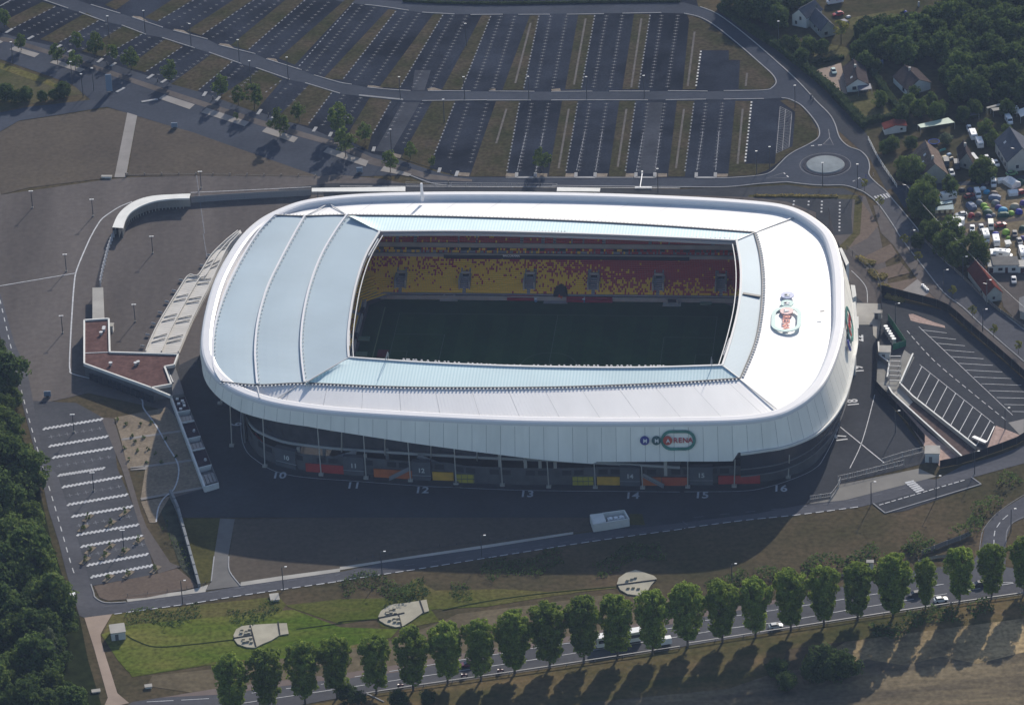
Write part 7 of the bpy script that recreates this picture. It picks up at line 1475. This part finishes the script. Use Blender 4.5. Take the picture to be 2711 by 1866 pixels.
m.build('rim', mat('tramp_blue', (.06, .09, .30)), o); m = MB(); m.cyl((0, 0, .74), (0, 0, .76), 1.8, 1.8, 20); m.build('mat', mat('tramp_mat', (.05, .05, .05)), o)
for i in range(4): a0 = math.pi/4+i*math.pi/2; m = MB(); m.box((math.cos(a0)*1.8, math.sin(a0)*1.8, .38), (.08, .08, .75)); m.build('leg', METAL, o)
# sundries lying in the gardens
SD = [('K', 785, 80, (.30, .42, .60), 1.6, 1.2, .5, 'light blue paddling tub by the heap of boxes'), ('K', 690, 150, (.50, .44, .30), 2.2, 1.4, .8, 'straw-coloured board heap near the big gabled house'), ('K', 830, 165, (.55, .5, .42), 2.0, .9, .6, 'pale plank stack beside the straw-coloured heap'), ('K', 610, 215, (.62, .60, .42), 1.4, .9, .5, 'small cream crate left of the dark van'),
      ('N', 1045, 362, (.6, .6, .62), 1.6, 1.2, .6, 'small white tank on the lawn by the red car'), ('N', 1165, 1200, (.5, .52, .55), 2.4, .9, .8, 'white boat hull standing above the brown-roofed house'), ('L', 655, 1075, (.12, .35, .30), 2.8, .5, .6, 'turquoise slide lying in the garden'), ('M', 1985, 400, (.6, .6, .58), 1.6, 1.1, .7, 'small white box trailer on the brown grass'),
      ('N', 960, 480, (.06, .07, .12), 2.5, 3.4, 1.1, 'dark heap of junk beside the garden hedge'), ('C', 1600, 45, (.5, .5, .55), .6, .6, 1.8, 'white post-like object at the lawn edge in the top right'), ('K', 1160, 940, (.6, .55, .66), .9, .7, .6, 'pale lilac box beside the dark red car'), ('B', 690, 370, (.16, .18, .21), 2.4, 1.0, .03, '')]
for t, x, y, c, a, b_, h, lab in SD:
    if not lab: continue
    q = g(t, x, y); m = MB(); m.box((q.x, q.y, h/2), (a, b_, h), .5, top=.8); m.box((q.x, q.y, h+.05), (a*.6, b_*.6, .1), .5); tag(m.build('garden_item', mat('item_%d' % int(x*3+y), c, .7)), lab, 'garden item')
# ================================================================ HOUSES
TILE_B = mat('tiles_brown', (.060, .050, .050), .9, .15, .6, fine=(2, .2)); TILE_G = mat('tiles_grey', (.095, .10, .12), .85, .1, .4, fine=(2, .12)); TILE_R = mat('tiles_red', (.11, .036, .030), .9, .15, .5, fine=(2, .15)); TILE_T = mat('tiles_tan', (.14, .11, .095), .9, .2, .6, fine=(1.5, .2))
RENDER = mat('house_render', (.46, .44, .41), .85, .08, .4); RENDER_G = mat('house_render_grey', (.33, .34, .32), .85, .1, .4)
def house(label, t, front, L, h, rise, wallm, roofm, wins=(), chim=(), name='house', over=.35, dirv=None, skylights=()):
    """front: two pixel points (ground) of the gable wall nearest the camera, left then right; L metres back"""
    a = g(t, *front[0]); c = g(t, *front[1]); w_ = (c-a).length; ux = (c-a).normalized(); uy = Vector((-ux.y, ux.x, 0))
    if dirv: d = g(t, front[0][0]+dirv[0], front[0][1]+dirv[1])-a; d.normalize(); uy = d
    o = thing(name, label, 'house', (a.x, a.y, 0)); 
    def W(x, y, z): return ux*x+uy*y+Vector((0, 0, z))
    m = MB(); m.add([W(0, 0, 0), W(w_, 0, 0), W(w_, L, 0), W(0, L, 0), W(0, 0, h), W(w_, 0, h), W(w_, L, h), W(0, L, h), W(w_/2, 0, h+rise), W(w_/2, L, h+rise)], [(0, 1, 5, 8, 4), (1, 2, 6, 5), (2, 3, 7, 9, 6), (3, 0, 4, 7)]); m.build('wall', wallm, o)
    sl = rise/(w_/2)
    for sgn, nm in ((0, 'roof'), (1, 'roof')):
        e = over; xs_ = (-e, w_/2) if sgn == 0 else (w_/2, w_+e); zz = (h-e*sl, h+rise) if sgn == 0 else (h+rise, h-e*sl)
        m = MB(); p = [W(xs_[0], -e, zz[0]+.12), W(xs_[1], -e, zz[1]+.12), W(xs_[1], L+e, zz[1]+.12), W(xs_[0], L+e, zz[0]+.12)]
        m.add(p+[q-Vector((0, 0, .2)) for q in p], [(0, 1, 2, 3), (4, 7, 6, 5), (0, 4, 5, 1), (1, 5, 6, 2), (2, 6, 7, 3), (3, 7, 4, 0)]); rf = m.build(nm, roofm, o)
        if sgn == 0:
            m = MB(); m.beam(W(w_/2, -e, h+rise+.2), W(w_/2, L+e, h+rise+.2), .3, .2); m.build('ridge', roofm, rf)
            for cy_, cs in chim:
                m = MB(); q = W(w_/2, cy_, h+rise+.5); m.box(q, (.8, .8, 1.4)); m.build('chimney', RENDER, rf)
            for sx_, sy_ in skylights:
                m = MB(); q0 = W(sx_, sy_, h+sl*sx_+.2); m.add([q0, W(sx_+.8, sy_, h+sl*(sx_+.8)+.2), W(sx_+.8, sy_+1.2, h+sl*(sx_+.8)+.2), W(sx_, sy_+1.2, h+sl*sx_+.2)], [(0, 1, 2, 3)]); m.build('skylight', METAL, rf)
    for side, u, z, ww, wh in wins:
        m = MB()
        if side == 'f': q = W(u, -.06, z); m.beam(q-ux*ww/2, q+ux*ww/2, .12, wh)
        elif side == 'l': q = W(-.06, u, z); m.beam(q-uy*ww/2, q+uy*ww/2, .12, wh)
        else: q = W(w_+.06, u, z); m.beam(q-uy*ww/2, q+uy*ww/2, .12, wh)
        wd_ = m.build('door' if wh > 1.8 else 'window', GLASS, o)
        m = MB()
        if side == 'f': m.beam(q-ux*(ww/2+.1)-Vector((0, 0, wh/2+.06))-uy*.1, q+ux*(ww/2+.1)-Vector((0, 0, wh/2+.06))-uy*.1, .12, .1)
        else: s_ = -1 if side == 'l' else 1; m.beam(q-uy*(ww/2+.1)-Vector((0, 0, wh/2+.06))+ux*s_*.1, q+uy*(ww/2+.1)-Vector((0, 0, wh/2+.06))+ux*s_*.1, .12, .1)
        m.build('sill', RENDER, wd_)
    return o
house('white-gabled bungalow with dark brown roof beside the gravel driveway', 'C', ((1112, 632), (1255, 618)), 15, 2.7, 2.4, WALLW, TILE_B, [('f', 2.6, 1.5, 1.4, 1.2), ('f', 4.6, 1.2, 1.0, 1.9), ('l', 4, 1.5, 1.2, 1.1), ('l', 9, 1.5, 1.2, 1.1)], [(9, 1)], dirv=(-45, -215), skylights=[(1.5, 3)])
house('brown-roofed L-shaped house with white walls right of the bungalow', 'C', ((1520, 660), (1680, 610)), 12, 2.8, 2.6, WALLW, TILE_B, [('f', 1.5, 1.5, 1.0, 1.2), ('l', 3, 1.5, 1.4, 1.2)], [(8, 1)], dirv=(-110, -110))
house('grey-roofed two-storey garden house with white left wall at the top', 'C', ((935, 262), (1030, 240)), 11, 3.4, 3.0, RENDER_G, TILE_G, [('f', 2, 1.5, 1.2, 1.2), ('l', 2.5, 2.3, .9, 1.2), ('l', 6, 2.3, .9, 1.2)], [], dirv=(-60, -60))
house('white gable wing of the grey-roofed house, facing left', 'C', ((738, 175), (835, 195)), 9, 4.4, 2.8, WALLW, TILE_G, [('f', 1.6, 1.6, .8, 1.3), ('f', 3.4, 3.6, .8, 1.3)], [], dirv=(90, -50))
house('small red-roofed garage with cream wall above the trampoline garden', 'C', ((1368, 922), (1515, 898)), 4.2, 2.4, .9, WALLW, TILE_R, [('f', 6.2, 1.4, .8, .7)], [], dirv=(-12, -30), name='garage')
house('big gabled stone house with tan tiled roof beside the camp street', 'C', ((1620, 1258), (1795, 1245)), 17, 3.4, 4.4, RENDER_G, TILE_T, [('f', 3.2, 1.2, .6, .6), ('f', 4.6, 1.3, .5, .8)], [(3.5, 1)], dirv=(-85, -210), skylights=[(1.2, 6), (2.4, 9)])
house('dark-roofed cottage behind the two dark vans', 'C', ((1880, 1140), (1970, 1165)), 9, 2.8, 3.6, RENDER_G, TILE_B, [('f', 2, 1.3, 1, 1)], [(5, 1)], dirv=(-20, -90))
house('large pale house with slate-grey roof at the right edge', 'C', ((2205, 1178), (2400, 1150)), 16, 4.4, 4.4, RENDER, TILE_G, [('l', 3, 1.8, .9, 1.3), ('l', 7, 1.8, .9, 1.3), ('l', 11, 1.8, .9, 1.3), ('f', 3.5, 1.8, 1, 1.2)], [], dirv=(-65, -110), skylights=[(1.5, 10)])
house('long narrow house with red tiled near end and white gable by the lane', 'F', ((2062, 468), (2165, 450)), 18, 3.2, 2.6, RENDER_G, TILE_R, [('f', 2.5, 1.4, .8, .9), ('l', 5, 1.5, 1, 1)], [], dirv=(-140, -190))
house('older dark-tiled rear part of the long house by the lane', 'F', ((1985, 300), (2060, 290)), 9, 3.0, 2.4, RENDER_G, TILE_B, [('l', 3, 1.5, 1, 1)], [], dirv=(-90, -120))
fr = thing('flat_roofed_bungalow', 'low cream bungalow with flat grey roof and dark doors below the camp', 'house', tuple(g('M', 1900, 950)))
p = gl('M 1595,950 2319,950'); a, c = p; 
for x0, x1, yb, yt, z1, rm in ((1700, 2205, 945, 800, 2.9, CONC_D), (1595, 1710, 950, 900, 2.4, WALLW), (2200, 2420, 950, 900, 2.4, WALLW)):
    u = g('M', x0, yb); v = g('M', x1, yb); m = MB(); dd = 5.5 if z1 > 2.5 else 4.0; m.prism([(u.x, u.y), (v.x, v.y), (v.x, v.y+dd), (u.x, u.y+dd)], 0, z1); absbuild(m, 'wall', WALLW, fr); m = MB(); m.prism([(u.x-.3, u.y-.3), (v.x+.3, v.y-.3), (v.x+.3, v.y+dd+.3), (u.x-.3, u.y+dd+.3)], z1+.01, z1+.2); absbuild(m, 'roof', mat('flat_roof', (.16, .155, .15), .9, .1, .5) if z1 > 2.5 else RENDER, fr)
for x, z, ww, wh, nm in ((1835, 1.4, 1.4, 1.0, 'window'), (1960, 1.05, .9, 2.0, 'door'), (2105, 1.4, 1.2, 1.0, 'window'), (1655, 1.0, 1.6, 1.8, 'garage_door'), (2290, 1.0, 1.4, 1.8, 'garage_door')):
    q = g('M', x, 948); m = MB(); m.box((q.x, q.y-.06, z), (ww, .12, wh)); absbuild(m, nm, mat('door_brown', (.07, .03, .03)) if nm != 'window' else GLASS, fr)
fl = thing('grey_roofed_shed', 'dark corrugated roof corner at the far right below the yard', 'shed', tuple(g('F', 2290, 480))); m = MB(); pp = gl('F 2290,440 2400,400 2500,600 2290,520', 3); m.prism([(q.x, q.y) for q in pp], 0, 3); absbuild(m, 'body', RENDER_G, fl); m = MB(); m.poly([(q.x, q.y) for q in [x.lerp(sum(pp, Vector())/4, -.08) for x in pp]], 3.15); absbuild(m, 'roof', CONC_D, fl)
# small blue lean-to at bungalow, pole with wires at the lane
awning('C', 'C 1180,585 1270,570 1280,605 1190,618', 2.3, mat('leanto_grey', (.09, .10, .14), .7), 'lean_to', 'dark lean-to roof against the front of the white-gabled bungalow', 'lean-to')
for t, x, y, h, lab in (('F', 1905, 225, 9, 'tall grey street pole with lamp below the big roadside trees'), ('C', 2250, 1150, 8, 'tall grey pole in front of the slate-roofed house'), ('C', 1515, 1400, 8, 'street pole by the roadside trees west of the camp'), ('F', 2063, 480, 8, 'dark pole at the corner of the red-roofed house')):
    q = g(t, x, y); o = thing('utility_pole', lab, 'pole', (q.x, q.y, 0)); m = MB(); m.cyl((0, 0, 0), (0, 0, h), .14, .1, 6); m.build('pole', CONC_D, o); m = MB(); m.beam((0, 0, h-.2), (-1.2, 0, h+.1), .12); m.build('arm', METAL, o)
m = MB(); a, c, e = g('C', 1515, 1400, 8)+Vector((0, 0, 0)), g('F', 1905, 225, 9), g('F', 2400, 800, 9)
q0 = g('C', 1515, 1400); q1 = g('F', 1905, 225); q2 = g('F', 2317, 640)
for u, v in ((q0, q1), (q1, q2)):
    for k in range(8):
        t0, t1 = k/8, (k+1)/8; f = lambda s: 7.8-1.6*4*s*(1-s)*.5
        m.beam((u.x+(v.x-u.x)*t0, u.y+(v.y-u.y)*t0, f(t0)), (u.x+(v.x-u.x)*t1, u.y+(v.y-u.y)*t1, f(t1)), .05)
tag(m.build('overhead_cable', METAL), 'thin overhead cable sagging along the east lane past the roadside trees', 'cable')
# barrier arm on the avenue
q = g('B', 2060, 1185); o = thing('barrier', 'white road barrier beam across the avenue north of the stadium', 'barrier', (q.x, q.y, 0)); m = MB(); m.beam(g('B', 2060, 1185, .9), g('B', 2045, 1280, .9), .3, .2); absbuild(m, 'beam', MW, o); m = MB(); m.box((0, 0, .5), (.6, .6, 1.0)); m.build('post', MW, o)
m = MB(); m.beam(g('B', 2010, 1281, .3), g('B', 2125, 1281, .3), .6, .5); absbuild(m, 'stop_block', MW, o)
HAZE = 0.000034
# ================================================================ HAZE
hm = bpy.data.materials.new('haze'); hm.use_nodes = True; n = hm.node_tree.nodes; n.clear()
vo = n.new('ShaderNodeVolumePrincipled'); vo.inputs['Color'].default_value = (0.42, 0.58, 0.95, 1); vo.inputs['Density'].default_value = HAZE; vo.inputs['Anisotropy'].default_value = 0.35
mo = n.new('ShaderNodeOutputMaterial'); hm.node_tree.links.new(vo.outputs[0], mo.inputs['Volume'])
b = MB(); b.box((0, 1750, 388.5), (8200, 8700, 779)); hz_ = b.build('haze', hm); hz_['kind'] = 'stuff'
